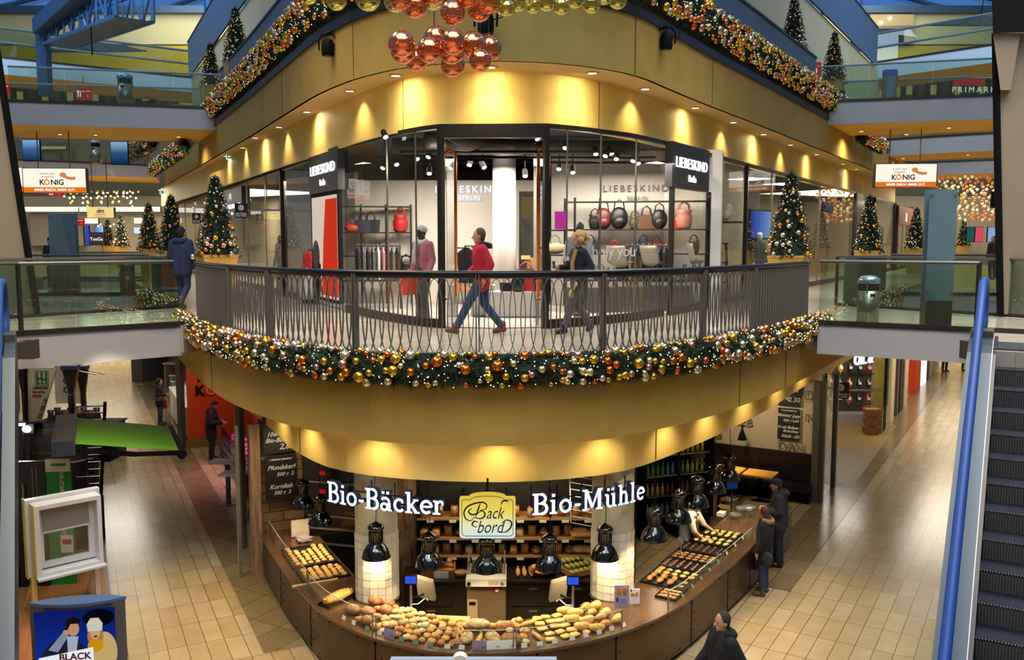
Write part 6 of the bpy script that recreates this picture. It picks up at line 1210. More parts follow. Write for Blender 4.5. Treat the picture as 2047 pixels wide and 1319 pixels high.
# stage lights on the upper balcony
for u, v, s, lab in ((655, 95, 1, 'black stage spotlight clamped below the upper garland on the left'), (971, 46, 1.1, 'black stage spotlight behind the hanging copper balls'), (1332, 82, 1, 'black stage spotlight clamped below the upper garland on the right')):
    P = ucurve(FC2, u, 10.2); p = at(u, v, P.y - .35); t = thing('stage_spotlight', lab, 'spotlight', p); t.scale = (s,) * 3; B().lathe([(.1, -.16), (.12, -.1), (.12, .06), (.09, .14), (.02, .17)], n=16).ob('head', BLK, t, smooth=True); B().cyl((0, 0, -.165), (0, 0, -.16), .09).ob('lens', mat('lens_dark', '#201C24', .1, spec=.9), t)
    B().tube([(-.16, 0, -.05), (-.17, 0, .15), (-.1, 0, .24), (.1, 0, .24), (.17, 0, .15), (.16, 0, -.05)], .018, 6).ob('yoke', BLK, t); B().cyl((0, 0, .24), (0, .3, .34), .03).ob('clamp', BLK, t); B().tube([(.12, 0, .05), (.24, 0, .08), (.26, 0, .25), (.14, .1, .34)], .01, 5).ob('cable', BLK, t)
# ================================================================== PEOPLE AND MANNEQUINS
SKIN = mat('skin', '#C08A68', .55, spec=.3); EYEM = mat('eye_dark', '#1A1410', .3)
def merged(b, name, m, vox, it=2):
    me = b.mesh(name, m); o = bpy.data.objects.new('tmp', me); COL.objects.link(o); r = o.modifiers.new('r', 'REMESH'); r.mode = 'VOXEL'; r.voxel_size = vox
    s = o.modifiers.new('s', 'SMOOTH'); s.factor = .5; s.iterations = it
    n = bpy.data.meshes.new_from_object(o.evaluated_get(bpy.context.evaluated_depsgraph_get())); bpy.data.objects.remove(o); bpy.data.meshes.remove(me); n.name = name; n.materials.clear(); n.materials.append(m); n.polygons.foreach_set('use_smooth', [True] * len(n.polygons)); return n
def limb(b, pts, rs, n=10):
    for i in range(len(pts) - 1): b.tube([pts[i], pts[i + 1]], [rs[i], rs[i + 1]], n)
    for p, r in zip(pts, rs): b.sph(p, r * .99, n, 7)
def J(H, **k):
    s = H / 1.75; j = dict(pelvis=(0, 0, .95), waist=(0, 0, 1.1), chest=(0, 0, 1.3), neck=(0, .005, 1.47), head=(0, -.02, 1.625), look=0.0)
    for x, n in ((-1, 'R'), (1, 'L')):
        j.update({'hip' + n: (x * .09, 0, .92), 'knee' + n: (x * .1, -.015, .5), 'ank' + n: (x * .1, .02, .085), 'toe' + n: (x * .115, -.15, .035), 'sho' + n: (x * .185, .01, 1.41), 'elb' + n: (x * .24, .03, 1.14), 'wri' + n: (x * .25, -.07, .9), 'fin' + n: (x * .245, -.1, .73)})
    j.update(k); return {a: (Vector(v) * s if isinstance(v, (tuple, list)) else v) for a, v in j.items()}, s
def hand(b, w, f, s, side):
    w, f = Vector(w), Vector(f); d = (f - w).normalized(); L = .18 * s; a = d.cross(Vector((0, 1, 0)))
    if a.length < .1: a = d.cross(Vector((1, 0, 0)))
    a.normalize(); c = a.cross(d) * side
    limb(b, [w, w + d * L * .45], [.03 * s, .034 * s], 8); b.sph(w + d * L * .3, .04 * s, 8, 6)
    for i, l in enumerate((.82, 1.0, .94, .72)):
        o = a * (i - 1.5) * .021 * s; p0 = w + d * L * .42 + o; p1 = w + d * L * (.42 + .3 * l) + o * 1.1 + c * .008 * s; p2 = w + d * L * (.42 + .55 * l) + o * 1.05 + c * .03 * s; limb(b, [p0, p1, p2], [.0105 * s, .0098 * s, .0085 * s], 7)
    limb(b, [w + d * L * .15 - a * .02 * s, w + d * L * .32 - a * .055 * s, w + d * L * .5 - a * .06 * s + c * .01], [.013 * s, .012 * s, .01 * s], 7)
def figure(name, lab, loc, rz, H=1.75, top='#222222', legs='#1C2638', shoe='#2A2018', hair='#2A1E16', hairk='short', cat='person', skin=None, hem=.82, bulk=1.0, hood=False, cap=None, lower='trousers', sl=1.0, extra=None, only=None, headless=False, vox=.016, rough=.85, **pose):
    j, s = J(H, **pose); t = thing(name, lab, cat, loc, rz); sk = skin or SKIN; b = B(); R = lambda x: x * s
    hd = j['head']; lk = Matrix.Rotation(j['look'], 3, 'Z'); X = Vector((1, 0, 0))
    if not headless:
        b.sph(hd + Vector((0, 0, R(.015))), R(.1), 16, 12, (.76, .96, 1.12)); b.sph(hd + lk @ Vector((0, R(-.025), R(-.06))), R(.062), 12, 9, (.92, .95, 1)); b.sph(hd + lk @ Vector((0, R(-.06), R(-.1))), R(.024), 8, 6)
        b.tube([hd + lk @ Vector((0, R(-.085), R(.01))), hd + lk @ Vector((0, R(-.118), R(-.03)))], [R(.009), R(.017)], 8); b.sph(hd + lk @ Vector((0, R(-.112), R(-.032))), R(.017), 8, 6); b.tube([hd + lk @ Vector((R(-.024), R(-.084), R(-.066))), hd + lk @ Vector((R(.024), R(-.084), R(-.066)))], R(.009), 6)
        for x in (-1, 1): b.sph(hd + lk @ Vector((x * R(.077), R(.012), R(-.01))), R(.03), 8, 6, (.35, .75, 1.05))
    limb(b, [j['neck'] - Vector((0, 0, R(.04))), hd - Vector((0, R(-.015), R(.06)))] if not headless else [j['neck'], j['neck'] + Vector((0, 0, R(.06)))], [R(.056), R(.052)])
    for x in (-.065, .065): limb(b, [j['pelvis'] + X * R(x), j['waist'] + X * R(x * .9), j['chest'] + X * R(x * 1.25)], [R(.105), R(.095), R(.105)])
    limb(b, [j['chest'] + Vector((0, 0, R(.08))), j['neck']], [R(.1), R(.06)])
    for n, sd in (('L', 1), ('R', -1)):
        limb(b, [j['chest'] + Vector((sd * R(.08), 0, R(.07))), j['sho' + n], j['elb' + n], j['wri' + n]], [R(.07), R(.055), R(.043), R(.028)]); hand(b, j['wri' + n], j['fin' + n], s, sd)
        limb(b, [j['hip' + n], j['knee' + n], j['ank' + n], j['toe' + n]], [R(.09), R(.06), R(.042), R(.034)])
    link(merged(b, 'body', sk, .0125 * s, 2), 'body', t)
    # clothes
    b = B(); k = bulk; tm = mat('cloth_top_%s' % top, top, rough, bump=.15, scale=20); hz = Vector((j['pelvis'].x, j['pelvis'].y, R(hem)))
    for x in (-.07, .07): limb(b, [hz + X * R(x * 1.05), j['waist'] + X * R(x), j['chest'] + X * R(x * 1.2)], [R(.12 * k), R(.122 * k), R(.128 * k)])
    limb(b, [j['chest'] + Vector((0, 0, R(.09))), j['neck'] + Vector((0, R(.005), R(-.015)))], [R(.12 * k), R(.075)])
    for n, sd in (('L', 1), ('R', -1)): limb(b, [j['chest'] + Vector((sd * R(.09), 0, R(.07))), j['sho' + n], j['elb' + n], j['elb' + n].lerp(j['wri' + n], .93 * sl)], [R(.09 * k), R(.078 * k), R(.066 * k), R(.05 * k)])
    link(merged(b, 'jacket', tm, vox * s, 3), 'jacket' if name != 'mannequin' else 'sweater', t)
    b = B(); lm = mat('cloth_legs_%s' % legs, legs, .8, bump=.15, scale=26)
    if lower == 'skirt': b.lathe([(R(.13), R(1.02)), (R(.2), R(.8)), (R(.3), R(.35)), (R(.33), R(.12))], (j['pelvis'].x, j['pelvis'].y, 0), 18); link(b.mesh('skirt', lm, True), 'skirt', t)
    else:
        for x in (-.06, .06): limb(b, [j['pelvis'] + Vector((R(x), 0, R(.04))), j['pelvis'] + Vector((R(x), 0, R(-.03)))], [R(.118), R(.118)])
        for n in 'LR': limb(b, [j['hip' + n], j['knee' + n], j['knee' + n].lerp(j['ank' + n], .92)], [R(.105), R(.076), R(.062)])
        link(merged(b, 'trousers', lm, vox * s, 2), 'trousers', t)
    for n in 'LR':
        b = B(); a, c = j['ank' + n], j['toe' + n]; d = (c - a); d.z *= .3; d.normalize(); limb(b, [a + Vector((0, 0, R(-.015))), a - d * R(.03) + Vector((0, 0, R(-.045))), c], [R(.054), R(.042), R(.04)]); limb(b, [a.lerp(c, .5), c], [R(.05), R(.042)]); limb(b, [a, a + Vector((0, 0, R(.06)))], [R(.054), R(.058)]); link(merged(b, 'shoe', mat('shoe_%s' % shoe, shoe, .5), .011 * s, 1), 'shoe', t)
    if not headless:
        hm = mat('hair_%s' % hair, hair, .75, bump=.5, scale=60); b = B()
        if hairk == 'short': b.sph(hd + lk @ Vector((0, R(.022), R(.035))), R(.1), 16, 12, (.84, .95, 1.1)); b.sph(hd + lk @ Vector((0, R(.05), R(-.03))), R(.075), 12, 8, (.9, .7, 1))
        elif hairk == 'long':
            b.sph(hd + lk @ Vector((0, R(.025), R(.035))), R(.104), 16, 12, (.9, .98, 1.1)); limb(b, [hd + lk @ Vector((0, R(.05), R(-.03))), j['neck'] + Vector((0, R(.07), R(-.02)))], [R(.09), R(.07)])
        elif hairk == 'curly':
            for i in range(70): a = RND.uniform(0, 2 * PI); e_ = RND.uniform(-.7, 1.5); v = Vector((math.cos(a) * math.cos(e_), math.sin(a) * math.cos(e_) * .95 + .12, math.sin(e_))); b.sph(hd + lk @ (v * R(.128) + Vector((0, R(.035), R(.0)))), R(RND.uniform(.034, .055)), 7, 5) if not (v.y < -.45 and v.z < .55) else None
        elif hairk == 'ball': b = None
        if b: link(merged(b, 'hair', hm, .014 * s, 1), 'hair', t)
        if skin is None:
            for x in (-1, 1): B().sph(hd + lk @ Vector((x * R(.03), R(-.083), R(.012))), R(.0125), 8, 6, (1.2, .6, .7)).ob('eye', EYEM, t)
        if cap: b = B(); b.sph(hd + lk @ Vector((0, R(.008), R(.06))), R(.105), 16, 10, (.84, 1.0, .82)); b.v = [(x, y, max(z, hd.z + R(.03))) for x, y, z in b.v]; cp = link(merged(b, 'cap', mat('cap_%s' % cap, cap, .9), .012 * s, 1), 'cap', t)
    if hood:
        b = B(); n0 = j['neck']
        for i in range(13): a = -.4 + (PI + .8) * i / 12; b.sph(n0 + Vector((math.cos(a) * R(.12), math.sin(a) * R(.09) + R(.03), R(.015) - .02 * math.sin(a))), R(.055), 8, 6)
        link(merged(b, 'hood', mat('hood_%s' % hood, hood, .95, bump=.8, scale=50), .016 * s, 1), 'hood', t)
    if extra: extra(t, j, s)
    return t
def cbag(m, kind='bag'):
    def f(t, j, s):
        w = j['finR']; B().hexa([w + Vector(q) for q in ((-.06, -.16, -.36), (.06, -.16, -.36), (.06, .14, -.36), (-.06, .14, -.36), (-.05, -.14, -.06), (.05, -.14, -.06), (.05, .12, -.06), (-.05, .12, -.06))]).ob('carried_bag', m, t); B().tube([w + Vector((0, -.1, -.07)), w + Vector((0, -.05, .02)), w + Vector((0, .03, .02)), w + Vector((0, .08, -.07))], .008, 6).ob('bag_handle', m, t)
    return f
walk = dict(kneeL=(.1, -.22, .53), ankL=(.1, -.4, .12), toeL=(.1, -.55, .12), kneeR=(-.1, .03, .5), ankR=(-.1, .36, .16), toeR=(-.1, .24, .04), pelvis=(0, 0, .92), hipL=(.09, -.02, .9), hipR=(-.09, .02, .9), elbL=(.24, .14, 1.16), wriL=(.24, .06, .94), finL=(.24, 0, .8), elbR=(-.25, -.06, 1.15), wriR=(-.22, -.24, 1.0), finR=(-.2, -.38, .95))
P2w = dict(walk); P2w.update(ankL=(.1, -.44, .09), toeL=(.1, -.58, .07), ankR=(-.1, .34, .1), toeR=(-.1, .2, .035))
figure('person', 'person in red padded jacket and blue jeans striding left past the shop entrance', (-.5, 14.82, F1), -PI / 2, 1.76, '#A81428', '#1E3256', '#6A3418', '#4A3A2C', 'short', hood='#1C1A1E', bulk=1.16, hem=.84, chest=(0, -.03, 1.3), head=(0, -.05, 1.625), **P2w)
def phone(t, j, s):
    B().box(*(j['finR'] + Vector((0, -.02, -.03))), .08, .02, .12).ob('cup', mat('dark_cup', '#2A2630', .5), t); B().sph(j['finL'] + Vector((0, 0, -.06)), .06, 10, 8, (.8, .8, 1.2)).ob('green_pouch', mat('lime_pouch', '#A8B83A', .6), t); B().box(j['chest'].x - .05, -.17, 1.22, .1, .02, .07).ob('paper_slip', mat('lilac_slip', '#B8B0D8', .6), t); B().tube([(.13, -.1, 1.42), (.12, -.16, 1.2), (.1, -.15, .95)], .035, 8).ob('tan_scarf', mat('tan_scarf_cloth', '#A87C50', .9), t)
W3 = dict(walk); W3.update(wriR=(-.16, -.3, 1.14), finR=(-.1, -.4, 1.16), elbR=(-.26, -.1, 1.14), wriL=(.24, -.12, .9), finL=(.22, -.22, .76), ankL=(.09, -.3, .09), toeL=(.09, -.44, .04), kneeL=(.09, -.17, .5), ankR=(-.08, .28, .11))
figure('person', 'person with curly blond hair and dark top walking left behind the balustrade', (1.12, 15.0, F1), -PI / 2 + .35, 1.7, '#14161E', '#4A4642', '#16181E', '#B58A4A', 'curly', extra=phone, bulk=1.0, hem=.9, **W3)
PB = dict(kneeL=(.1, -.1, .5), ankL=(.1, -.1, .085), toeL=(.11, -.25, .035), kneeR=(-.1, -.02, .5), ankR=(-.1, .26, .2), toeR=(-.1, .2, .06))
p = on(367, 618, F1); figure('person', 'person in dark blue hooded jacket and jeans walking away on the left bridge', (p.x, p.y, F1), PI - .15, 1.86, '#1A2748', '#1C2C4A', '#4A4440', '#15120F', 'short', hood='#1E2C50', bulk=1.22, hem=.8, cap='#14141A', **PB)
def plaid(t, j, s):
    cbag(mat('red_plaid', '#A03040', .8, var='#3A1A20', scale=18))(t, j, s); B().tube([(-.1, -.1, 1.43), (.05, .14, 1.1), (.2, .12, .8)], .012, 6).ob('bag_strap', BLK, t); B().sph((.2, .1, .74), .11, 12, 8, (.45, 1, 1.25)).ob('shoulder_bag', mat('green_flecked', '#15160F', .8, var='#34382A', scale=40), t)
figure('person', 'person in black parka with fur trimmed hood waiting at the pastry counter', (4.66, 15.85, 0), -2.1, 1.66, '#0E0F12', '#1E3050', '#5C4630', '#4A2418', 'long', hood='#8A6E4C', bulk=1.25, hem=.72, extra=plaid, head=(.0, -.04, 1.6), kneeL=(.12, -.0, .5), ankL=(.16, .02, .085), toeL=(.19, -.12, .035), wriR=(-.27, -.1, .88), finR=(-.27, -.14, .74))
figure('person', 'person in grey padded jacket and dark knit cap behind the fur hooded customer', (5.36, 17.25, 0), -2.0, 1.8, '#26282E', '#161C2A', '#101010', '#2A2420', 'short', cap='#1C1C20', hood='#22242A', bulk=1.25, hem=.8, chest=(0, -.03, 1.3), head=(0, -.09, 1.6), wriL=(.16, -.26, 1.12), finL=(.08, -.38, 1.12), wriR=(-.16, -.26, 1.1), finR=(-.08, -.38, 1.1))
figure('person', 'person with grey black hair and black coat passing at the bottom right corner', (2.72, 10.95, 0), -PI / 2 + .25, 1.76, '#0C0C0F', '#15151A', '#0E0E0E', '#2E2622', 'short', hood='#101014', bulk=1.25, hem=.75, **walk)
figure('person', 'person in long black coat and flat cap looking into the orange stall', (-8.95, 25.9, 0), 2.05, 1.8, '#100F12', '#14141C', '#0E0C0C', '#5A5048', 'short', cap='#16141A', bulk=1.22, hem=.7, chest=(0, -.05, 1.3), head=(0, -.12, 1.58), wriR=(-.15, -.28, 1.1), finR=(-.08, -.4, 1.08), wriL=(.15, -.28, 1.1), finL=(.08, -.4, 1.08))
def twobags(t, j, s): B().sph((-.22, -.02, .98), .14, 12, 8, (.45, 1, .7)).ob('brown_bag', mat('bag_brown', '#6A4024', .6), t); B().hexa([(.2, -.2, .55), (.3, -.2, .55), (.3, .08, .55), (.2, .08, .55), (.2, -.2, .85), (.3, -.2, .85), (.3, .08, .85), (.2, .08, .85)]).ob('red_bag', mat('leather_red'), t)
figure('person', 'person in black coat with brown shoulder bag standing at the far left food counter', (-12.5, 31.0, 0), 1.75, 1.66, '#121114', '#2A3A52', '#4A3020', '#120E0C', 'long', bulk=1.15, hem=.78, extra=twobags, wriR=(-.12, -.25, 1.15), finR=(-.05, -.36, 1.18), hood='#1A181C')
figure('person', 'person in brown coat bending over the dark stall behind the white banner', (-13.5, 26.0, 0), 1.9, 1.75, '#7A4C1E', '#222226', '#1A1510', '#5A4E44', 'short', bulk=1.2, hem=.78, waist=(0, -.06, 1.08), chest=(0, -.24, 1.24), neck=(0, -.38, 1.34), head=(0, -.5, 1.44), shoL=(.18, -.3, 1.32), shoR=(-.18, -.3, 1.32), elbL=(.2, -.42, 1.06), elbR=(-.2, -.42, 1.06), wriL=(.16, -.6, .95), wriR=(-.16, -.6, .95), finL=(.14, -.74, .9), finR=(-.14, -.74, .9))
def apron(t, j, s): B().prism([(-.15, -.2), (.15, -.2), (.15, -.16), (-.15, -.16)], .55, 1.3).ob('apron', mat('apron_brown', '#4A3018', .8), t)
figure('person', 'person in white shirt and brown apron serving behind the pastry counter', (3.35, 16.55, 0), 1.03, 1.68, '#CFC6BC', '#1E1A18', '#1A1512', '#5A3A24', 'short', bulk=1.0, hem=.86, sl=.15, extra=apron, chest=(0, -.1, 1.27), neck=(0, -.15, 1.42), head=(0, -.2, 1.56), shoL=(.18, -.13, 1.37), shoR=(-.18, -.13, 1.37), elbL=(.27, -.25, 1.12), wriL=(.3, -.46, .99), finL=(.28, -.62, .97), elbR=(-.27, -.25, 1.12), wriR=(-.26, -.44, .99), finR=(-.22, -.6, .97))
for x, y, c, lab in ((-19.3, 45.3, '#1C1C20', 'distant person far down the left corridor, only legs visible below the bridge'), (21.7, 44.0, '#15151A', 'distant person far down the right corridor, left of two pairs of legs'), (22.8, 44.2, '#202028', 'distant person far down the right corridor, right of two pairs of legs')): figure('person', lab, (x, y, 0), PI if x < 0 else .2, 1.72, c, c, '#0E0E0E', vox=.03)
p = at(100, 490, 30); figure('person', 'distant person in black behind the left bridge near the slanted pier', (p.x, p.y, F1), 1.2, 1.68, '#15151A', '#15151A', '#0E0E0E', '#1A1410', vox=.03)
p = at(1986, 490, 36); figure('person', 'distant person with fur collar beside the right pier', (p.x, p.y, F1), -1.2, 1.75, '#1C1814', '#15151A', '#0E0E0E', '#5A4024', hood='#7A5C34', vox=.03)
# mannequins
MBLK = mat('mannequin_black', '#1A1818', .35); MGRY = mat('mannequin_grey', '#3A3836', .4)
def knit(t, j, s):
    B().sph(j['head'] + Vector((0, .02, .06)), .112, 14, 10, (.9, 1.02, .9)).ob('beanie', mat('white_knit', '#D8D4CC', .9, bump=.5, scale=60), t, smooth=True); b = B()
    for i in range(12): a = 2 * PI * i / 12; b.sph(j['neck'] + Vector((math.cos(a) * .1, math.sin(a) * .08, -.01 + .02 * math.cos(3 * a))), .05, 8, 6)
    limb(b, [j['neck'] + Vector((-.03, -.12, -.04)), j['chest'] + Vector((-.05, -.15, -.05)), j['waist'] + Vector((-.06, -.14, 0))], [.05, .055, .06]); link(merged(b, 'scarf', mat('white_knit'), .016, 1), 'scarf', t)
p = on(845, 648, F1); figure('mannequin', 'black mannequin in pink sweater, white scarf and beanie in the left shop window', (p.x, p.y + .1, F1 + .02), -.75, 1.82, '#B86A74', '#4A4648', '#22262C', hairk='ball', cat='mannequin', skin=MBLK, bulk=.95, hem=.95, extra=knit, kneeL=(.14, -.1, .52), ankL=(.16, -.05, .085), wriR=(-.24, -.06, .9))
bag('tote', 'coral', (p.x - .2, p.y - .05, F1 + .56), 'bright orange shopper hanging from the mannequin hand in the left window', 1.0, .6)
p = at(1157, 600, 17.2); figure('mannequin', 'grey mannequin with smooth egg shaped head behind the curly haired walker', (p.x, p.y, F1 + .1), .4, 1.84, '#A8A6AC', '#3A3838', '#1A1A1A', hairk='ball', cat='mannequin', skin=MGRY, bulk=1.0, hem=.9)
p = at(612, 600, 21.5); figure('mannequin', 'headless mannequin in red top and silver sequin skirt in the far left window', (p.x, p.y + .5, F1 + .02), -.6, 1.5, '#C02A20', '#B8B4B0', '#1A1A1A', headless=True, cat='mannequin', skin=MGRY, lower='skirt')
p = at(520, 560, 27.2); figure('mannequin', 'mannequin in pale hooded coat in the shop window left of the fashion shop', (p.x + .6, p.y + .3, F1), -.6, 1.75, '#A89C88', '#2A2A2E', '#1A1A1A', '#A89C88', hairk='short', cat='mannequin', skin=MGRY, hood='#B0A48E')
p = at(1515, 560, 26.5); figure('mannequin', 'mannequin in white knit cap and dark coat in the window behind the right tree', (p.x, p.y, F1), .5, 1.8, '#2A3038', '#2A2A2E', '#1A1A1A', hairk='ball', cap='#D8D4CC', cat='mannequin', skin=mat('mannequin_white', '#C8C4BE', .5))
p = at(1620, 560, 29); figure('mannequin', 'mannequin in blue and grey clothes in the bright right shop window', (p.x - .4, p.y + .6, F1 + .4), .5, 1.5, '#28406A', '#B8B2AA', '#1A1A1A', headless=True, cat='mannequin', skin=mat('mannequin_white'))
# ================================================================== GROUND FLOOR: stall on the left, shops along both corridors
def V3(a): return Vector((a[0], a[1], 0))
pf = tag(B().prism([(-6.25, 13.4), (-10.25, 21.4), (-14, 20.2), (-10, 12.2)], 0, .03).ob('stall_platform', tilem('orange_parquet', '#C8824A', '#B87440', '#8A5228', .5, .12, math.radians(-116.6), .35, .003, .5, bump=.02)), 'orange wood platform of the home improvement stall', 'platform')
tag(B().wall([(-6.2, 13.35), (-10.2, 21.4)], 0, .04, .05).ob('platform_edge', mat('grey_edge', '#8E8C90', .4, metal=.3)), 'grey edging strip of the orange stall platform', 'edging')
# roof window sample on its stand
LWH = mat('window_white', '#D6D6D4', .35); CREM = mat('window_cream', '#D8CC7A', .5)
ws_ = thing('window_sample', 'white roof window with half lowered grey blind displayed on a cream stand', 'window', (-7.72, 14.9, .03), math.radians(43))
def fr(b, w, z0, z1, y0, y1, t, mi=0):
    for s in (-1, 1): b.box(s * (w / 2 - t / 2), (y0 + y1) / 2, z0, t, y1 - y0, z1 - z0)
    b.box(0, (y0 + y1) / 2, z0, w - 2 * t, y1 - y0, t); b.box(0, (y0 + y1) / 2, z1 - t, w - 2 * t, y1 - y0, t); return b
fr(B(), 1.2, .78, 2.12, .06, .2, .08).ob('outer_frame', LWH, ws_); fr(B(), 1.06, .82, 2.06, -.22, .1, .07).ob('reveal_frame', LWH, ws_); fr(B(), .92, .92, 1.98, -.02, .06, .1).ob('sash', LWH, ws_)
for s in (-1,): B().box(s * .605, .13, .76, .015, .15, 1.38).ob('cream_side', CREM, ws_); B().box(s * .54, -.1, .8, .02, .25, 1.28).ob('cream_reveal', CREM, ws_)
B().box(0, .03, 1.0, .74, .01, .9).ob('pane', GLASS, ws_); B().box(0, -.05, 1.55, .74, .02, .4).ob('blind', mat('blind_grey', '#8C8680', .8), ws_); B().box(0, -.05, 1.53, .76, .03, .03).ob('blind_bar', LWH, ws_); B().box(0, -.26, .8, 1.1, .14, .035).ob('sill', mat('sill_white', '#C9CCD2', .3), ws_)
for x in (-.52, .5): B().box(x, .1, 0, .08, .08, .8).ob('stand_leg', CREM if x < 0 else LWH, ws_); B().bar((x, .12, .7), (x, .75, 0), .05).ob('strut', CREM if x < 0 else LWH, ws_)
# door samples
GRN = mat('stall_green', '#0C8A2E', .5); DGRY = mat('door_black_grey', '#15191E', .3)
dq = math.radians(8)
t = thing('door_sample', 'black front door sample with long steel handle behind the window sample', 'door', (-8.98, 16.15, .03), dq); B().box(0, 0, 0, .52, .07, 2.4).ob('leaf', DGRY, t); B().cyl((-.1, -.1, .55), (-.1, -.1, 2.0), .016).ob('handle', STEEL, t); B().box(-.3, .0, 0, .06, .1, 2.42).ob('jamb', BLK, t); b = B()
for x in (.05, .12): B().box(x, -.037, .1, .006, .006, 2.2).ob('groove', STEEL, t)
def gpanel(lab, x, y, w, h, txt):
    t = thing('advert_board', lab, 'panel', (x, y, .03), dq); B().box(0, 0, 0, w, .06, h).ob('board', GRN, t); B().box(0, -.035, h - .24, w, .008, .24).ob('pale_head', mat('pale_head', '#D8D4B4', .6), t); B().box(.02, -.042, h - .13, w * .6, .004, .05).ob('green_strip', GRN, t)
    if txt: text('lettering', txt, .15, CARD, t, (.05, -.037, 1.55), (PI / 2, -PI / 2, 0), .001); B().box(.1, -.045, .62, .22, .006, .34).ob('offer_sheet', CARD, t); B().box(.1, -.05, .78, .16, .004, .1, .0).ob('red_print', mat('leather_red'), t)
gpanel('green advertising panel with white vertical lettering beside the black door sample', -8.5, 16.25, .44, 2.42, 'Sicherheitshaustüren'); gpanel('narrow green panel left of the black door sample', -9.42, 16.4, .26, 2.3, None)
# black gate and louvre samples with a floodlight
t = thing('gate_sample', 'large black sectional gate sample below the floodlight', 'gate', (-9.75, 18.1, .03), .1)
for i in range(5): B().box(0, 0, .02 + i * .52, 1.7, .12, .5).ob('section', mat('gate_black', '#08080A', .3, spec=.6), t)
B().box(0, .05, 2.62, 1.8, .2, .1).ob('lintel', BLK, t)
t = thing('louvre_sample', 'black slatted louvre frame leaning beside the awning housing', 'louvre', (-9.1, 18.6, .6), .25)
for s in (-.32, .32): B().bar((s, -.5, .4), (s, .45, 2.4), .06).ob('stile', BLK, t)
b = B()
for i in range(14): b.box(0, -.46 + i * .066, .5 + i * .14, .6, .06, .02)
b.ob('slats', mat('slat_black', '#1A1B20', .25, metal=.4), t); B().box(0, 0, -.6, .5, .4, 1.0).ob('stand_box', BLK, t)
p = at(52, 858, 17.75); t = thing('floodlight', 'glaring white floodlight above the black gate sample', 'lamp', p); B().sph((0, .02, 0), .07, 14, 10, (1.3, .5, 1)).ob('lens', emis('flood_white', '#FFF6E0', 30), t); B().box(0, .1, -.1, .26, .1, .2).ob('housing', BLK, t); B().cyl((0, .12, .03 - p.z), (0, .12, 0), .02).ob('pole', BLK, t); point('flood_glow', p + Vector((.05, -.3, .1)), 25, NEUT, .05)
p = at(42, 848, 17.75); t = thing('floodlight', 'smaller bluish strip light left of the glaring floodlight', 'lamp', p); B().box(0, 0, -.03, .16, .04, .05).ob('lens', emis('strip_blue', '#C8D8FF', 4), t); B().box(0, .04, -.05, .2, .05, .1).ob('housing', BLK, t); B().cyl((0, .05, .03 - p.z), (0, .05, 0), .02).ob('pole', BLK, t)
# awning
A, Bq, Cq, Dq = on(152, 835, 2.9), on(148, 886, 2.9), on(362, 899, 2.45), on(341, 853, 2.45)
aw = thing('awning', 'extended awning with bright green fabric and dark grey housing', 'awning', (0, 0, 0)); AG = mat('awning_green', '#74B82A', .7, var='#6CB024', scale=1); DG = mat('awning_housing', '#3E4248', .4, metal=.3)
B().plate(Bq, Cq, Dq, A, .012).ob('fabric', AG, aw); h = (A - Bq).normalized(); lf_ = Vector((-h.y, h.x, 0)); B().bar(Bq + lf_ * .17 - h * .12 + UP * -.06, A + lf_ * .17 + h * .1 + UP * -.06, .38, .26).ob('housing', DG, aw); B().bar(Cq - h * .1 + UP * -.05, Dq + h * .1 + UP * -.05, .1, .14).ob('front_bar', BLK, aw)
m1 = Bq.lerp(Cq, .55) + UP * -.16 + h * .1; B().bar(Bq + UP * -.12, m1, .07, .09).ob('folding_arm', BLK, aw); B().bar(m1, Cq + UP * -.06, .06, .08).ob('folding_arm', BLK, aw); m2 = A.lerp(Dq, .55) + UP * -.16; B().bar(A + UP * -.12, m2, .07, .09).ob('folding_arm', BLK, aw); B().bar(m2, Dq + UP * -.06, .06, .08).ob('folding_arm', BLK, aw); B().cyl(Cq - h * .16 + UP * -.06, Cq - h * .02 + UP * -.06, .09, n=12).ob('end_cap', BLK, aw)
spot('awning_spot', Bq + Vector((1.0, -.9, 2.0)), 110, (1, .95, .8), 70, .9, (Bq + Cq) / 2, .1)
# trestle below the awning
t = thing('trestle', 'dark timber trestle with poster under the awning housing', 'trestle', (0, 0, 0)); q0, q1 = on(152, 1010, .03), on(196, 1005, .03); TIM = mat('dark_timber', '#241C20', .5)
for q in (q0, q1): B().box(q.x, q.y, .03, .09, .09, 2.0 if q is q1 else 2.75).ob('post', TIM, t)
for z in (.35, 1.1, 1.85): B().bar(q0 + UP * z, q1 + UP * z, .07).ob('cross_bar', TIM, t)
B().bar(q0 + UP * .35, q1 + UP * 1.1, .06).ob('brace', TIM, t); B().bar(q0 + UP * 1.1, q1 + UP * .4, .06).ob('brace', TIM, t); d_ = (q1 - q0).normalized(); n2 = Vector((-d_.y, d_.x, 0)) * .08
B().plate(q0 + n2 + UP * .1, q1 + n2 + UP * .1, q1 + n2 + UP * 1.05, q0 + n2 + UP * 1.05, .02).ob('poster', mat('poster_night', '#1C1C2A', .5), t); b = B()
for i in range(7): b.plate(q0.lerp(q1, .35) + n2 * .6 + UP * (.2 + i * .1), q0.lerp(q1, .9) + n2 * .6 + UP * (.2 + i * .1), q0.lerp(q1, .9) + n2 * .6 + UP * (.23 + i * .1), q0.lerp(q1, .35) + n2 * .6 + UP * (.23 + i * .1), .004)
b.ob('poster_lines', mat('line_grey', '#8A8890', .6), t); B().bar(q0 + Vector((.0, 0, 2.2)), q1 + Vector((.1, 0, 1.9)), .3, .03).ob('slanted_sample', mat('pale_sample', '#C8C2B8', .5), t)
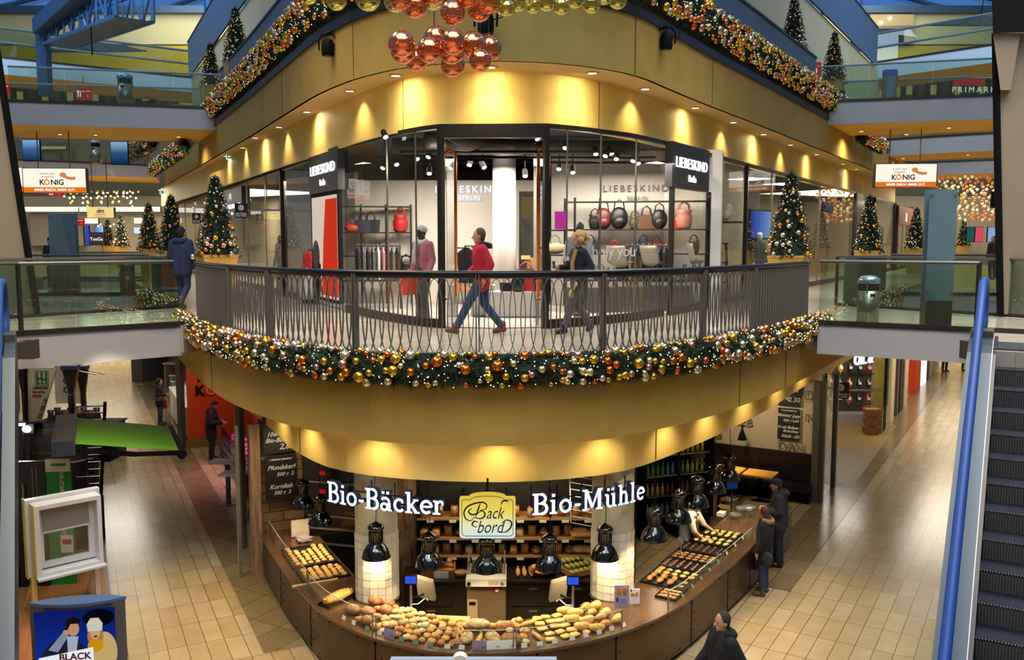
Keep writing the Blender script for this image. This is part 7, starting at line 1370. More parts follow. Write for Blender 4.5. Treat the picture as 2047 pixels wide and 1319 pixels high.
q = on(138, 1090, .03); tag(B().cyl((q.x, q.y, .03), (q.x, q.y, 2.45), .055, n=14).ob('white_pole', LWH, smooth=True), 'white round pole between the green panel and the trestle', 'pole')
p = on(146, 915, 2.0); t = thing('basin_sample', 'round white dish sample under the awning housing', 'dish', (p.x, p.y, 1.9)); B().lathe([(.05, 0), (.26, .05), (.28, .08), (.24, .07), (.02, .03)], n=20).ob('dish', LWH, t, smooth=True); B().cyl((0, 0, -1.87), (0, 0, 0), .03).ob('foot', BLK, t)
# banner
Y = 19.6; c = [at(48, 862, Y), at(76, 862, Y), at(113, 735, Y), at(56, 735, Y)]; t = thing('banner', 'white slanted banner with green emblem and black text at the stall', 'banner', c[0]); k0 = c[0]; B().plate(*[q - k0 for q in (c[0], c[1], c[2], c[3])], .04).ob('cloth', mat('banner_white', '#BDB29C', .7), t); HG = mat('emblem_green', '#1E6A44', .6); e_ = at(84, 757, Y) - k0; b = B()
for x in (-.13, 0, .13): b.box(e_.x + x * .75, -.01, e_.z - .13, .04, .012, .28)
b.box(e_.x - .05, -.01, e_.z - .01, .12, .012, .03); b.box(e_.x + .05, -.01, e_.z - .03, .1, .012, .03); b.ob('emblem', HG, t); fr(B(), .3, e_.z - .17, e_.z + .18, -.012, -.004, .012).ob('emblem_border', HG, t).location = (e_.x, 0, 0)
for s, u, v, sz, m in (('HEIM & HAUS', 84, 767, .06, HG), ('Qualitätsprodukte', 81, 775, .09, BLK), ('rund ums Haus', 78, 783, .09, BLK)): q = at(u, v, Y) - k0; tw = text('lettering', s, sz, m, t, (q.x, -.012, q.z), ext=.001, off=.002); tw.scale = (.52 if sz > .08 else .7, 1, 1)
B().box(.15, .06, .03 - k0.z, .08, .06, k0.z).ob('support', BLK, t); q = at(74, 791, Y) - k0; B().box(q.x, -.01, q.z - .03, .2, .008, .06).ob('red_label', mat('leather_red'), t); b = B()
for i in range(4): q = at(90 - i * 5.5, 800 + i * 15, Y) - k0; b.plate(q + Vector((-.06, -.012, -.08)), q + Vector((.04, -.012, -.06)), q + Vector((.08, -.012, .06)), q + Vector((-.02, -.012, .04)), .004)
b.ob('photo_strip', mat('photo_grey', '#3C4440', .6, var='#7C8480', scale=20), t)
tag(B().bar(at(50, 700, 19.5), at(60, 1118, 19.5), .05).ob('banner_pole', BLK), 'thin black pole at the left side of the white banner', 'pole')
# kiosk with flared posts farther back
for i, (u, w, y, lab) in enumerate(((141, 30, 26.0, 'flared dark brown kiosk post with light edges behind the awning'), (164, 22, 28.5, 'second flared kiosk post, partly hidden right of the first'), (47, 24, 24.5, 'flared kiosk post at the far left behind the escalator'))):
    a, b0 = at(u, 738, y), at(u, 832, y); t = thing('kiosk_post', lab, 'post', (a.x, y, 0)); W_ = w * y / FPX; zt_ = a.z; zm = at(u, 783, y).z; xzprism(B(), [(-.05, 0), (.05, 0), (.06, zm), (W_ / 2, zt_), (-W_ / 2, zt_), (-.06, zm)], -.05, .05).ob('panel', mat('kiosk_brown', '#2A1A12', .5), t)
    for s in (-1, 1): B().bar((s * .07, 0, 0), (s * .075, 0, zm), .035).ob('edge', SHELFW, t); B().bar((s * .075, 0, zm), (s * (W_ / 2 + .02), 0, zt_), .035).ob('edge_flare', SHELFW, t)
    B().box(0, 0, zt_, W_ * 1.02, .3, .12).ob('head_box', mat('kiosk_blue', '#2A3A58', .5), t); B().bar((W_ / 2, 0, zt_ - .05), (W_ / 2 + .55, 0, zt_ - .16), .03).ob('lamp_arm', STEEL, t)
t = thing('kiosk_counter', 'dark kiosk counter with goods around the flared posts', 'counter', (-13.2, 26.6, 0)); B().box(0, 0, 0, 2.4, .9, 1.0).ob('body', mat('kiosk_brown'), t); B().box(0, 0, 1.0, 2.5, 1.0, .04).ob('top', BLK, t)
for i in range(8): x, y = -13.9 + (i % 4) * .4, 26.3 + (i // 4) * .4; tag(B().lathe([(.1, 0), (.12, .1), (.08, .25), (.1, .4)], (x, y, 1.04), 10).ob('display_jar', mat('jar_brown', '#4A2A1C', .4), smooth=True), 'small brown jar on the dark kiosk counter', 'jar', 'jars on the kiosk counter')
t = thing('blue_table', 'blue grey topped table end right of the kiosk post', 'table', (-12.1, 26.0, 0)); B().box(0, 0, .85, .5, .7, .06).ob('top', mat('blue_grey_top', '#4A5C7A', .5), t); B().box(0, 0, 0, .4, .6, .85).ob('base', BLK, t)
a, c = at(112, 806, 30), at(165, 715, 30); t = thing('white_banner', 'tall white banner with green looping letters behind the kiosk', 'banner', (a.x, 30, a.z)); w, h_ = c.x - a.x, c.z - a.z; B().box(w / 2, 0, 0, w, .05, h_).ob('cloth', CARD, t); b = B()
for i in range(3): b.tube([(w * .42 + .1 * math.cos(q * PI / 8), -.03, h_ * (.3 + .2 * i) + .09 * math.sin(q * PI / 8)) for q in range(16)], .028, 6, True)
b.ob('loop_letters', HG, t); B().box(w / 2, 0, -a.z, .1, .1, a.z).ob('foot', BLK, t)
# light box column with the winter poster
t = thing('advert_stand', 'illuminated advertising stand with a couple in winter clothes above a white text panel', 'advertising stand', (-5.85, 11.5, 0), .18)
lens = [(-.62, .0), (-.4, -.1), (-.1, -.16), (.15, -.16), (.4, -.1), (.62, .0), (.4, .1), (.1, .15), (-.15, .15), (-.4, .1)]; B().prism(lens, 1.66, 1.7).ob('top_cap', mat('stand_blue', '#4A6A94', .4, metal=.3), t); B().prism([(x * .97, y * .9) for x, y in lens], .05, 1.66).ob('body', mat('stand_grey', '#5A5C60', .35, metal=.5), t); B().prism(lens, 0, .05).ob('foot', BLK, t)
B().box(0, -.155, .2, 1.0, .02, 1.42).ob('picture', gradm('night_sky', [(0, '#0A1440'), (.55, '#1232A0'), (1, '#0E1E6A')], .8, lo=.2, hi=1.6), t)
def pic(nm, poly, m, y=-.17): return xzprism(B(), poly, y - .004, y).ob(nm, m, t)
def el(cx, cz, rx, rz, n=20, a0=0): return [(cx + rx * math.cos(2 * PI * i / n + a0), cz + rz * math.sin(2 * PI * i / n + a0)) for i in range(n)]
P_ = lambda n, c, s=.75: emis('poster_' + n, c, s)
pic('dark_tree', el(.3, 1.5, .2, .12), P_('treeblack', '#060A18')); pic('man_coat', [(-.4, .8), (.15, .8), (.12, 1.1), (.0, 1.24), (-.12, 1.27), (-.3, 1.2), (-.42, 1.05)], P_('coat', '#1C2438')); pic('raised_arm', [(-.34, 1.1), (-.22, 1.06), (-.08, 1.28), (-.14, 1.34)], P_('sleeve', '#8C98B0'), -.172); pic('turtleneck', [(-.1, 1.0), (.0, 1.0), (.04, 1.26), (-.1, 1.27)], P_('knit', '#B4BECC'), -.173)
pic('man_face', el(-.02, 1.37, .075, .1), P_('face', '#D09A78'), -.174); pic('man_hair', [(-.12, 1.36), (-.1, 1.5), (0, 1.54), (.08, 1.49), (.06, 1.44), (-.05, 1.44), (-.09, 1.36)], P_('hair', '#1A1210'), -.176); pic('raised_hand', el(-.1, 1.33, .05, .035), P_('face', '#D09A78'), -.176)
pic('fur_coat', el(.36, 1.02, .16, .28), P_('fur', '#D8B878')); pic('blond_hair', el(.25, 1.25, .1, .15), P_('blond', '#B8863C'), -.172); pic('woman_face', el(.25, 1.29, .062, .09), P_('face2', '#E0AE8C'), -.174); pic('knit_hat', [(.16, 1.32), (.34, 1.32), (.35, 1.42), (.3, 1.5), (.2, 1.5), (.15, 1.42)], P_('hat', '#E4DCC8'), -.176); pic('yellow_scarf', el(.25, 1.12, .1, .09), P_('yellow', '#E0A010'), -.175)
pic('open_mouth', el(.255, 1.245, .025, .015), P_('mouth', '#8A2A2A'), -.177)
pic('white_panel', [(-.46, .2), (.22, .2), (.22, 1.1), (-.46, 1.0)], P_('white', '#EAF0F8', .95), -.18)
MG = mat('plum_letter', '#6A0E34', .6)
for s, z in (('BLACK', .985), ('PRICE', .865), ('DAYS', .74)): text('lettering', s, .13, MG, t, (.19, -.186, z), ext=.001, ax='RIGHT', off=.004)
t = thing('information_panel', 'pale grey rounded top of an information panel at the bottom edge', 'panel', (-.43, 9.5, 0)); B().box(0, 0, 0, 1.86, .1, 1.85).ob('board', mat('panel_blue_grey', '#8E9AAC', .5), t); B().cyl((-.15, -.05, 1.82), (-.15, .05, 1.82), .09, n=24).ob('round_emblem', LWH, t)
# --- left corridor shops
STP = mat('grey_steel_post', '#6C6860', .4, metal=.5); dU = Vector((-.446, .895, 0)); dN = Vector((.895, .446, 0))
for q, w in ((Vector((-10.62, 27.9, 0)), .12), (Vector((-10.38, 27.4, 0)), .16), (Vector((-5.72, 18.3, 0)), .12)): struct(B().box(q.x, q.y, 0, w, w, 3.1, -.46).ob('trim_7', STP))
OR = mat('orange_wall', '#E0480E', .5); struct(B().wall([Vector((-10.2, 27.45, 0)), Vector((-10.2, 27.45, 0)) + dN * 4], .3, 3.1, .1).ob('wall_orange', OR)); struct(B().wall([Vector((-10.2, 27.4, 0)), Vector((-10.2, 27.4, 0)) + dN * 4], 0, .3, .14).ob('baseboard_orange', mat('brass_base', '#A8803C', .4, metal=.5)))
aN = math.atan2(dN.y, dN.x)
for s, z, sz, m, x in (('WURST UND', 2.42, .22, BLK, .9), ('SCHINKEN', 2.18, .22, BLK, .86), ('K', 1.8, .44, BLK, .38), ('O', 1.8, .44, mat('orange_letter', '#F08040', .5), .72), ('NIG', 1.8, .44, BLK, 1.3)):
    q = Vector((-10.2, 27.45, 0)) + dN * x; tag(text('raised_lettering', s, sz, m, None, (q.x + .03, q.y - .06, z), (PI / 2, 0, aN), .015, off=.012), '%s lettering on the orange wall, %s' % ('black' if m is BLK else 'orange', {2.42: 'upper small line', 2.18: 'lower small line'}.get(z, {'K': 'first big letter', 'O': 'ring shaped second letter'}.get(s, 'last big letters'))), 'lettering')
ds = thing('meat_display', 'long glass fronted meat counter with pink light in the orange stall', 'counter', (-7.85, 24.0, 0), math.atan2(dU.y, dU.x)); B().box(0, -.55, 0, 4.4, .9, .55).ob('base', mat('display_base', '#6A5A58', .3, metal=.6), ds); B().box(0, -.5, .55, 4.4, .8, .1).ob('bed', mat('display_bed', '#B898B8', .3), ds)
for z in (.12, .3, .48): B().box(0, -.08, z, 4.4, .02, .05).ob('front_rail', STEEL, ds)
B().wall([(-2.2, -.1), (2.2, -.1)], .6, 1.1, .01).ob('glass', GLASS, ds); b = B()
for i in range(150): b.sph((RND.uniform(-2.1, 2.1), RND.uniform(-.8, -.2), .68 + RND.uniform(0, .1)), RND.uniform(.05, .1), 7, 5, (1.3, .8, .6), mi=RND.randrange(4))
tag(b.ob('meat_heap', [mat('meat_red', '#B02A40', .4), mat('meat_pink', '#D07088', .4), mat('meat_violet', '#8A5AA8', .4), mat('meat_dark', '#6A1828', .4)], ds, smooth=True), kind='stuff')
B().box(0, -1.1, 0, 4.4, .1, 2.9).ob('back_wall', mat('stall_red_wall', '#C8283A', .5), ds); b = B()
for i in range(14): b.sph((-1.6 + RND.uniform(-.5, .5), -.75, 1.65 + RND.uniform(-.25, .3)), .12, 8, 6, (1, .7, 1.1))
tag(b.ob('hanging_hams', mat('ham_amber', '#D08A3C', .35, var='#F0C070', scale=10), ds, smooth=True), kind='stuff')
area('meat_light', (-8.0, 24.2, 2.7), .3, 30, (1, .55, .8), sy=3.0, rot=(0, 0, .46), spread=1.6); spot('orange_light', (-8.9, 26.2, 3.0), 45, WARM, 110, .8, (-9.2, 27.6, 1.6), .1)
q = Vector((-6.42, 20.5, 0)); struct(B().box(q.x, q.y, 0, .17, .17, 3.05, -.46).ob('trim_8', mat('orange_pillar', '#D88418', .5)))
for p, lab in (((-7.12, 21.45), 'white standing table nearest the black coated customer'), ((-6.5, 20.3), 'white standing table in front of the orange pillar')):
    t = thing('standing_table', lab, 'table', (p[0], p[1], 0), -.1); B().box(0, 0, 1.06, .62, .38, .05).ob('top', LWH, t); B().box(.08, .02, .02, .09, .09, 1.04).ob('column', STP, t); B().box(.05, 0, 0, .44, .34, .02).ob('foot', mat('steel_foot', '#8C7C78', .3, metal=.6), t)
fc = thing('food_counter', 'white food counter with lit glass case before the dark haired customer', 'counter', (-11.75, 30.6, 0), math.atan2(dU.y, dU.x)); B().box(0, -.4, .1, 4.6, .8, .95).ob('front', mat('counter_white', '#CFC6B8', .4), fc); B().box(0, -.4, 1.05, 4.7, .86, .05).ob('top', LWH, fc); B().box(0, -.4, 0, 4.5, .7, .1).ob('plinth', BLK, fc); B().box(.6, -.55, 1.1, 3.2, .5, .4).ob('glass_case', GLASS, fc); b = B()
for i in range(90): b.sph((RND.uniform(-.9, 2.1), RND.uniform(-.75, -.35), 1.14 + RND.uniform(0, .12)), RND.uniform(.05, .09), 7, 5, (1, 1, .7), mi=i % 2)
tag(b.ob('snack_heap', [mat('snack_olive', '#7A7440', .6), mat('snack_gold', '#C0A050', .5)], fc, smooth=True), kind='stuff')
struct(B().wall([Vector((-17.4, 43.5, 0)), Vector((-9.2, 28.2, 0)) + dN * 1.2], 0, 3.1, .1).ob('wall_left_shop', mat('shop_taupe', '#7A6E60', .7)))
area('left_shop_light', (-11.0, 31.2, 3.0), 1.0, 60, NEUT, sy=4, rot=(0, 0, .46))
for p, lab, hgt in (((-13.9, 36.2), 'white bar stool standing above the food counter', .75), ((-14.6, 37.8), 'second white bar stool, half hidden behind the first', .75)):
    t = thing('bar_stool', lab, 'stool', (p[0], p[1], 0)); B().lathe([(.02, hgt - .04), (.2, hgt - .03), (.2, hgt), (.02, hgt + .01)], n=18).ob('seat', LWH, t, smooth=True)
    for k in range(4): a = PI / 4 + k * PI / 2; B().bar((.1 * math.cos(a), .1 * math.sin(a), hgt - .03), (.22 * math.cos(a), .22 * math.sin(a), 0), .03).ob('leg', LWH, t)
    B().tube([(.17 * math.cos(k * PI / 8), .17 * math.sin(k * PI / 8), .3) for k in range(16)], .012, 5, True).ob('foot_ring', STEEL, t)
t = thing('bar_table', 'pale high table behind the white bar stool', 'table', (-15.0, 39.2, 0), -.2); B().box(0, 0, 1.05, 1.0, .6, .06).ob('top', LWH, t)
for x in (-.42, .42): B().box(x, 0, 0, .06, .5, 1.05).ob('side_leg', mat('pale_leg', '#B0A490', .5), t)
t = thing('grey_cabinet', 'grey cabinet block beside the far bar table', 'cabinet', (-17.1, 41.5, 0), -.46); B().box(0, 0, 0, .7, 1.6, 1.3).ob('body', mat('cabinet_grey', '#5A5A5C', .5), t); B().box(0, 0, 1.3, .76, 1.66, .05).ob('top', LWH, t)
# --- right corridor shops
FR_ = Vector((7.73, 21.65, 0)); gl2 = struct(link(None, 'window_13')); e_ = FR_ + UR * 1.5
for q in (FR_, e_): B().box(q.x, q.y, 0, .12, .14, 3.05, -.54).ob('window_frame', STP, gl2)
B().wall([FR_, e_], .08, 3.0).ob('glass', SGL, gl2); B().box(FR_.x - .15, FR_.y + .02, 0, .16, .2, 3.05, -.54).ob('side_panel', mat('panel_mid_grey', '#5E5850', .5), gl2)
struct(B().add([(9.0, 22.9, .01), (13.6, 30.8, .01), (11.2, 32.6, .01), (6.6, 25, .01)], [(0, 1, 2, 3)]).ob('floor_oil_shop', mat('shop_oak', '#7A6030', .45, var='#8E7240', scale=2, stretch=(1, 6, 1))))
osf = thing('oil_shelf', 'tall shelf of glass oil decanters with labels in the right corridor shop', 'shelf', (11.95, 31.0, 0), -.05); B().box(0, .3, 0, 1.7, .06, 3.0).ob('back', mat('oil_back', '#4A4438', .5), osf); B().box(0, 0, 0, 1.7, .55, .45).ob('base', mat('oil_base', '#B8B2A4', .3, metal=.4), osf)
for z in (.95, 1.5, 2.05, 2.6): B().box(0, .05, z + .32, 1.7, .4, .02).ob('glass_board', GLASS, osf)
dec = (B().lathe([(.015, 0), (.02, .06), (.09, .14), (.1, .22), (.06, .32), (.02, .38), (.018, .44)], n=12), )
OMS = [mat('oil_' + n, c, .1, spec=.8, em=c, es=.1) for n, c in (('dark', '#15100C'), ('amber', '#B85A14'), ('ruby', '#8A1C14'), ('gold', '#C8962C'))]; decm = [dec[0].mesh('decanter', m, True) for m in OMS]; lbm = B().box(0, -.105, .2, .1, .008, .09).mesh('label', CARD)
for r_ in range(4):
    for i in range(5):
        k = (0, 0, 1, 0, 2, 3, 0, 1, 0, 0, 1, 3, 0, 0, 2, 0, 0, 1, 0, 2)[r_ * 5 + i]; x, y = local((11.95, 31.0), -.05, -.66 + i * .33, 0); t = thing('oil_decanter', 'glass decanter of %s liquid, %s from the left in the %s row' % (('black', 'amber', 'ruby', 'golden')[k], ORD(i + 1), ('lowest', 'second', 'third', 'top')[r_]), 'bottle', (x, y, .72 + r_ * .55), -.05); link(decm[k], 'flask', t); link(lbm, 'label', t)
area('oil_shop_light', (11.2, 29.6, 3.0), 1.4, 70, NEUT)
q = at(1724, 724, 29.5); tw = tag(text('shop_letters', 'OIL & V', .5, NEON, None, (q.x + .15, 29.5, q.z + .12), (PI / 2, 0, .7), .03, off=.01), 'white lit letters of the oil shop sign cut off by the right bridge', 'lettering')
def fp(s, o=0): q = FR_ + UR * s + Vector((-UR.y, UR.x, 0)) * o; return q
for s, w, m, nm, z1 in ((9.4, .25, mat('olive_strip', '#8A7A1C', .6), 'wall_olive', 3.05), (9.9, .55, BLK, 'wall_pilaster', 3.05), (11.6, .9, CREAM, 'wall_pilaster', 3.05), (13.0, .3, STP, 'wall_pilaster', 3.05), (14.0, 1.0, mat('recess_black'), 'door_4', 3.0), (15.2, .8, CREAM, 'wall_pilaster', 3.05), (19.2, 1.6, OR, 'wall_orange_far', 2.6), (21.6, 1.4, emis('bright_shop', '#FFF4E0', 1.6, True), 'window_14', 3.0), (23.2, .5, FRM, 'wall_pilaster', 3.05), (24.6, .5, CREAM, 'wall_pilaster', 3.05), (26.5, 3.0, BW, 'wall_far', 3.05)):
    q = fp(s, .1); struct(B().box(q.x, q.y, 0, .3, w, z1, -.54).ob(nm, m))
q = fp(9.62, -.12); t = thing('menu_board', 'tall narrow black board with chalk lines beside the oil shop', 'board', q, -.54 + PI / 2); B().box(0, 0, .9, .42, .04, 1.9).ob('panel', CHK, t); b = B()
for i in range(16): b.box(0, -.024, 1.05 + i * .1, .3 - .1 * (i % 3 == 0), .004, .03)
b.ob('chalk_lines', mat('chalk_dim', '#6A6860', .8), t)
for i in range(3): q = fp(9.0, .25); t = thing('woven_basket', 'woven basket, %s of the stack by the oil shop' % ('lowest', 'middle', 'topmost')[i], 'basket', (q.x, q.y, .0 + i * .3)); B().hexa([(-.2, -.16, 0), (.2, -.16, 0), (.2, .16, 0), (-.2, .16, 0), (-.25, -.2, .28), (.25, -.2, .28), (.25, .2, .28), (-.25, .2, .28)]).ob('body', BASK, t); B().tube([(-.25, 0, .26), (-.2, 0, .36), (.2, 0, .36), (.25, 0, .26)], .014, 6).ob('handle', BASK, t)
q = fp(14.0, -.06); tag(B().box(q.x, q.y, 1.9, .04, .2, .2, -.54).ob('red_plate', mat('alarm_red')), 'small red plate on the black door in the right corridor', 'plate')
struct(B().wall([fp(9.9, 1.8), fp(26, 1.8)], 0, 3.1, .1).ob('wall_right_shop', BW)); struct(B().wall([fp(3.0, 3.4), fp(9.6, 3.4)], 0, 3.1, .1).ob('wall_oil_back', mat('oil_wall', '#8C8468', .6)))
# dark stone border along the shop fronts
BOR = tilem('border_stone', '#8A7450', '#7C6844', '#4A3C26', .86, .6, math.radians(-59), .22)
struct(B().add([(p.x, p.y, .006) for p in (fp(-6.2, -.75), fp(26, -.75), fp(26, .1), fp(-6.2, .1))], [(0, 1, 2, 3)]).ob('floor_border', BOR))
L0 = Vector((-4.87, 16.56, 0)); struct(B().add([(p.x, p.y, .006) for p in (L0 - dU * 3.2 - dN * .55, L0 + dU * 26 - dN * .55, L0 + dU * 26 + dN * .1, L0 - dU * 3.2 + dN * .1)], [(0, 1, 2, 3)]).ob('floor_border', BOR))
# end walls of both corridors
for nm, x0, x1, z0, z1, y, m in (('wall_end_left', -48, -13, 0, F1, 58, mat('end_beige', '#B09A70', .7)), ('wall_end_right', 15, 52, 0, F1, 58, mat('end_beige')), ('wall_end_left', -50, -12, F1, 9.6, 62, mat('end_cream', '#C4B48C', .7)), ('wall_end_right', 14, 56, F1, 9.6, 62, mat('end_cream')), ('wall_end_left', -50, -12, 9.6, 14.4, 64, mat('end_taupe', '#7C7254', .6)), ('wall_end_right', 14, 56, 9.6, 14.4, 64, mat('end_taupe')), ('wall_side_left', 0, 0, 0, 0, 0, None)):
    if m: struct(B().wall([Vector((x0, y, 0)), Vector((x1, y, 0))], z0, z1, .3).ob(nm, m))
for s in (-1, 1): a, b_ = Vector((s * 15.5, 14, 0)), Vector((s * 46, 62, 0)); struct(B().wall([a, b_] if s < 0 else [b_, a], 0, 14.0, .3).ob('wall_side_%s' % ('left' if s < 0 else 'right'), mat('side_wall', '#A8966C', .7)))
area('end_light_left', (-24, 50, 4.6), 6, 260, NEUT); area('end_light_right', (26, 50, 4.6), 6, 260, NEUT); area('end_light_left', (-24, 52, 9.5), 8, 2200, NEUT); area('end_light_right', (27, 52, 9.5), 8, 1700, WARM)
# ================================================================== ESCALATORS
STEPM = mat('tread_shaded', '#121A2A', .5, metal=.3); RIB = mat('riser_lit', '#6A6966', .4, metal=.5); SKYH = mat('sky_tinted_handrail', '#123F84', .5, spec=.3); ALU = mat('escalator_aluminium', '#454E58', .45, metal=.75); SKB = mat('skirt_black', '#14141A', .4)  # sky reflection painted into the handrail; lit risers and darker treads put into colour
def escalator(lab, e0, az, side):
    d = Vector((math.sin(az), -math.cos(az), 0)); pr = Vector((-d.y, d.x, 0)) * side; e0 = Vector(e0); t = thing('escalator', lab, 'escalator', (0, 0, 0)); S = 8.55
    def P(s, o, h): return e0 + d * s + pr * o + Vector((0, 0, -.577 * max(0, min(S, s)) + h))
    def band(nm, o0, o1, h0, h1, m, s0=-1.0, s1=9.4, thick=.03):
        b = B(); ss = [s0, -.25, 0, .25] + [i * .8 for i in range(1, 11)] + [S, s1]; ss = sorted(set(ss)); vs = []
        for s in ss:
            k = .06 if abs(s) < .3 else 0
            for o, h in ((o0, h0), (o1, h0), (o1, h1), (o0, h1)): vs.append(P(s, o, h - k * (s == 0)))
        n = len(ss); b.add(vs, [(4 * i + j, 4 * i + (j + 1) % 4, 4 * i + 4 + (j + 1) % 4, 4 * i + 4 + j) for i in range(n - 1) for j in range(4)] + [(0, 1, 2, 3), (4 * n - 1, 4 * n - 2, 4 * n - 3, 4 * n - 4)]); return b.ob(nm, m, t)
    for sd, o0 in ((-1, 0), (1, 1.0)):
        f = lambda o: o0 + sd * o
        band('skirt', f(0), f(.05), -.35, .09, SKB); band('inner_deck', f(.05), f(.2), .07, .1, ALU); band('outer_deck', f(.23), f(.37), .07, .1, ALU); band('outer_cladding', f(.33), f(.36), -.95, .07, ALU); band('balustrade_glass', f(.208), f(.222), .1, .92, GLASSG, -.9)
        band('brush_line', f(.045), f(.055), .095, .105, mat('pale_line', '#C8B8C0', .3, em='#C8B8C8', es=.3))
        pts = [P(s, f(.215), .95) for s in [-.9, -.4, 0, .4] + [i * .9 for i in range(1, 11)]]; arc_ = [P(-.9 - .42 * math.sin(a), f(.215), .53 + .42 * math.cos(a)) for a in (PI * .9, PI * .7, PI * .5, PI * .3, PI * .15)]
        B().tube(arc_ + pts, .06, 8).ob('handrail', SKYH, t, smooth=True); B().bar(P(-1.1, f(.21), .05), P(-.5, f(.21), .05), .3, .3).ob('newel_base', mat('newel_steel', '#7A746C', .3, metal=.7), t)
    b = B(); w = .9; u = pr; r = B()
    run = .4; rise = run * .577
    for k in range(21):
        q = P(0, .5, 0) + d * (run * k + .1) + Vector((0, 0, -rise * k)); tr_ = B(); c = [q - u * w * .55, q + u * w * .55]; tr_.hexa([c[0] + Vector((0, 0, -.03)), c[1] + Vector((0, 0, -.03)), c[1] + d * -run + Vector((0, 0, -.03)), c[0] - d * run + Vector((0, 0, -.03)), c[0], c[1], c[1] - d * run, c[0] - d * run]); st = tr_.ob('step', STEPM, t)
        rb = B()
        for i in range(34):
            x = -w * .54 + w * 1.08 * i / 33; p0 = q + u * x + d * .004; rb.add([p0 + u * .007, p0 - u * .007, p0 - u * .007 + Vector((0, 0, -rise)), p0 + u * .007 + Vector((0, 0, -rise)), p0 + d * .014 + Vector((0, 0, -.004)), p0 + d * .014 + Vector((0, 0, -rise))], [(0, 4, 5, 3), (4, 1, 2, 5), (0, 1, 4)])
        rb.add([q - u * w * .55, q + u * w * .55, q + u * w * .55 + Vector((0, 0, -rise)), q - u * w * .55 + Vector((0, 0, -rise))], [(0, 1, 2, 3)]); rb.ob('riser', RIB, st)
    q = P(0, .5, 0); B().prism([tuple((q + u * .55 + d * .1)[:2]), tuple((q - u * .55 + d * .1)[:2]), tuple((q - u * .55 - d * .9)[:2]), tuple((q + u * .55 - d * .9)[:2])], F1 - .01, F1 + .015).ob('comb_plate', ALU, t)
    band('truss_underside', -.3, 1.3, -1.0, -.96, WHT); return t
escalator('escalator with sky-tinted handrail rising to the right bridge', (7.03, 12.75, F1), math.radians(-29.6), 1)
escalator('escalator with pale blue side panel at the left edge', (-7.29, 12.15, F1), math.radians(27.5), -1)
for lab, u0, v0, u1, v1, y in (('brown metal box hanging at the left bridge corner', 40, 680, 65, 718, 14.3), ('small dark box left of the brown metal box at the bridge corner', 28, 684, 40, 718, 13.9), ('brown metal box at the corner of the right bridge', 1929, 682, 1944, 718, 14.7)):
    a, c = at(u0, v1, y), at(u1, v0, y); t = thing('metal_box', lab, 'box', ((a.x + c.x) / 2, y, a.z)); B().box(0, .1, 0, c.x - a.x, .2, c.z - a.z).ob('case', mat('box_brown', '#4A3C34', .5), t)
# ================================================================== SIGNS, PILLARS, BINS
def koenig(lab, u0, u1, v0, v1, y, rz, hang=10.34):
    a, c = at(u0, v1, y), at(u1, v0, y); w, h = c.x - a.x, c.z - a.z; t = thing('hanging_sign', lab, 'sign', ((a.x + c.x) / 2, y, a.z), rz); B().box(0, .05, 0, w + .06, .2, h).ob('case', mat('sign_case', '#4A453E', .4, metal=.4), t); B().box(0, -.055, .02, w, .01, h - .04).ob('lit_face', emis('sign_cream', '#FBF4E0', 1.05), t); B().box(0, -.062, .02, w, .006, h * .21).ob('orange_band', emis('sign_orange', '#F07818', .9), t)
    text('slogan', 'IMMER FRISCH, IMMER GUT.', h * .13, NEON, t, (0, -.067, h * .125), ext=.001, off=.002)
    for s, x, m in (('K', -.225, mat('koenig_black', '#2A2622', .6)), ('Ö', -.135, emis('sign_orange', '', 0)), ('NIG', .05, mat('koenig_black'))): text('name_letters', s, h * .3, m, t, (x * w * .9, -.067, h * .42), ext=.002, off=.006)
    for i, s in enumerate(('WURST UND', 'SCHINKEN')): text('small_letters', s, h * .1, mat('koenig_grey', '#8A8278', .6), t, (-.11 * w, -.067, h * (.76 - .12 * i)), ext=.001)
    b = B(); b.sph((.14 * w, -.07, h * .73), h * .11, 12, 8, (1.2, .1, .9)); b.tube([(.12 * w + .02, -.07, h * .72), (.2 * w, -.07, h * .62), (.27 * w, -.07, h * .58), (.34 * w, -.07, h * .6)], h * .06, 8); b.v = [(x, -.07 + (y_ + .07) * .15, z) for x, y_, z in b.v]; b.ob('hand_and_sausage', emis('sausage_orange', '#E8905A', .8), t)
    for x in (-.27 * w, .24 * w): B().cyl((x, .05, h), (x, .05, hang - a.z), .018, n=8).ob('hanger_rod', mat('rod_brown', '#5A4438', .4, metal=.5), t)
koenig('white and orange lit hanging sign under the right bridge', 1750, 1870, 327, 375, 31.0, -.06); koenig('white and orange lit hanging sign under the left bridge', 51, 170, 336, 386, 31.8, .05); koenig('white and orange lit hanging sign half hidden behind the left pier', -80, 45, 334, 384, 32.0, .05)
a, c = at(175, 436, 42), at(228, 414, 42); w, h = c.x - a.x, c.z - a.z; t = thing('hanging_sign', 'yellow lit hanging sign with blue letters above the distant trees', 'sign', ((a.x + c.x) / 2, 42, a.z)); B().box(0, .06, 0, w, .2, h).ob('case', STEEL, t); B().box(0, -.05, .02, w * .98, .01, h * .94).ob('lit_face', emis('sign_yellow', '#F8DE8C', .95), t); text('name_letters', 'dm', h * .55, mat('dm_blue', '#2A2A6A', .6), t, (0, -.06, h * .64), ext=.002, shear=.2, off=.008); text('small_letters', 'im Basement', h * .18, mat('koenig_grey'), t, (0, -.06, h * .14), ext=.001); B().tube([(-w * .2, -.06, h * .34), (0, -.06, h * .3), (w * .2, -.06, h * .36)], h * .04, 6).ob('swoosh', emis('sign_orange', '', 0), t)
for x in (-w * .3, w * .25): B().cyl((x, .05, h), (x, .05, 10.5 - a.z), .02).ob('hanger_rod', mat('rod_brown'), t)
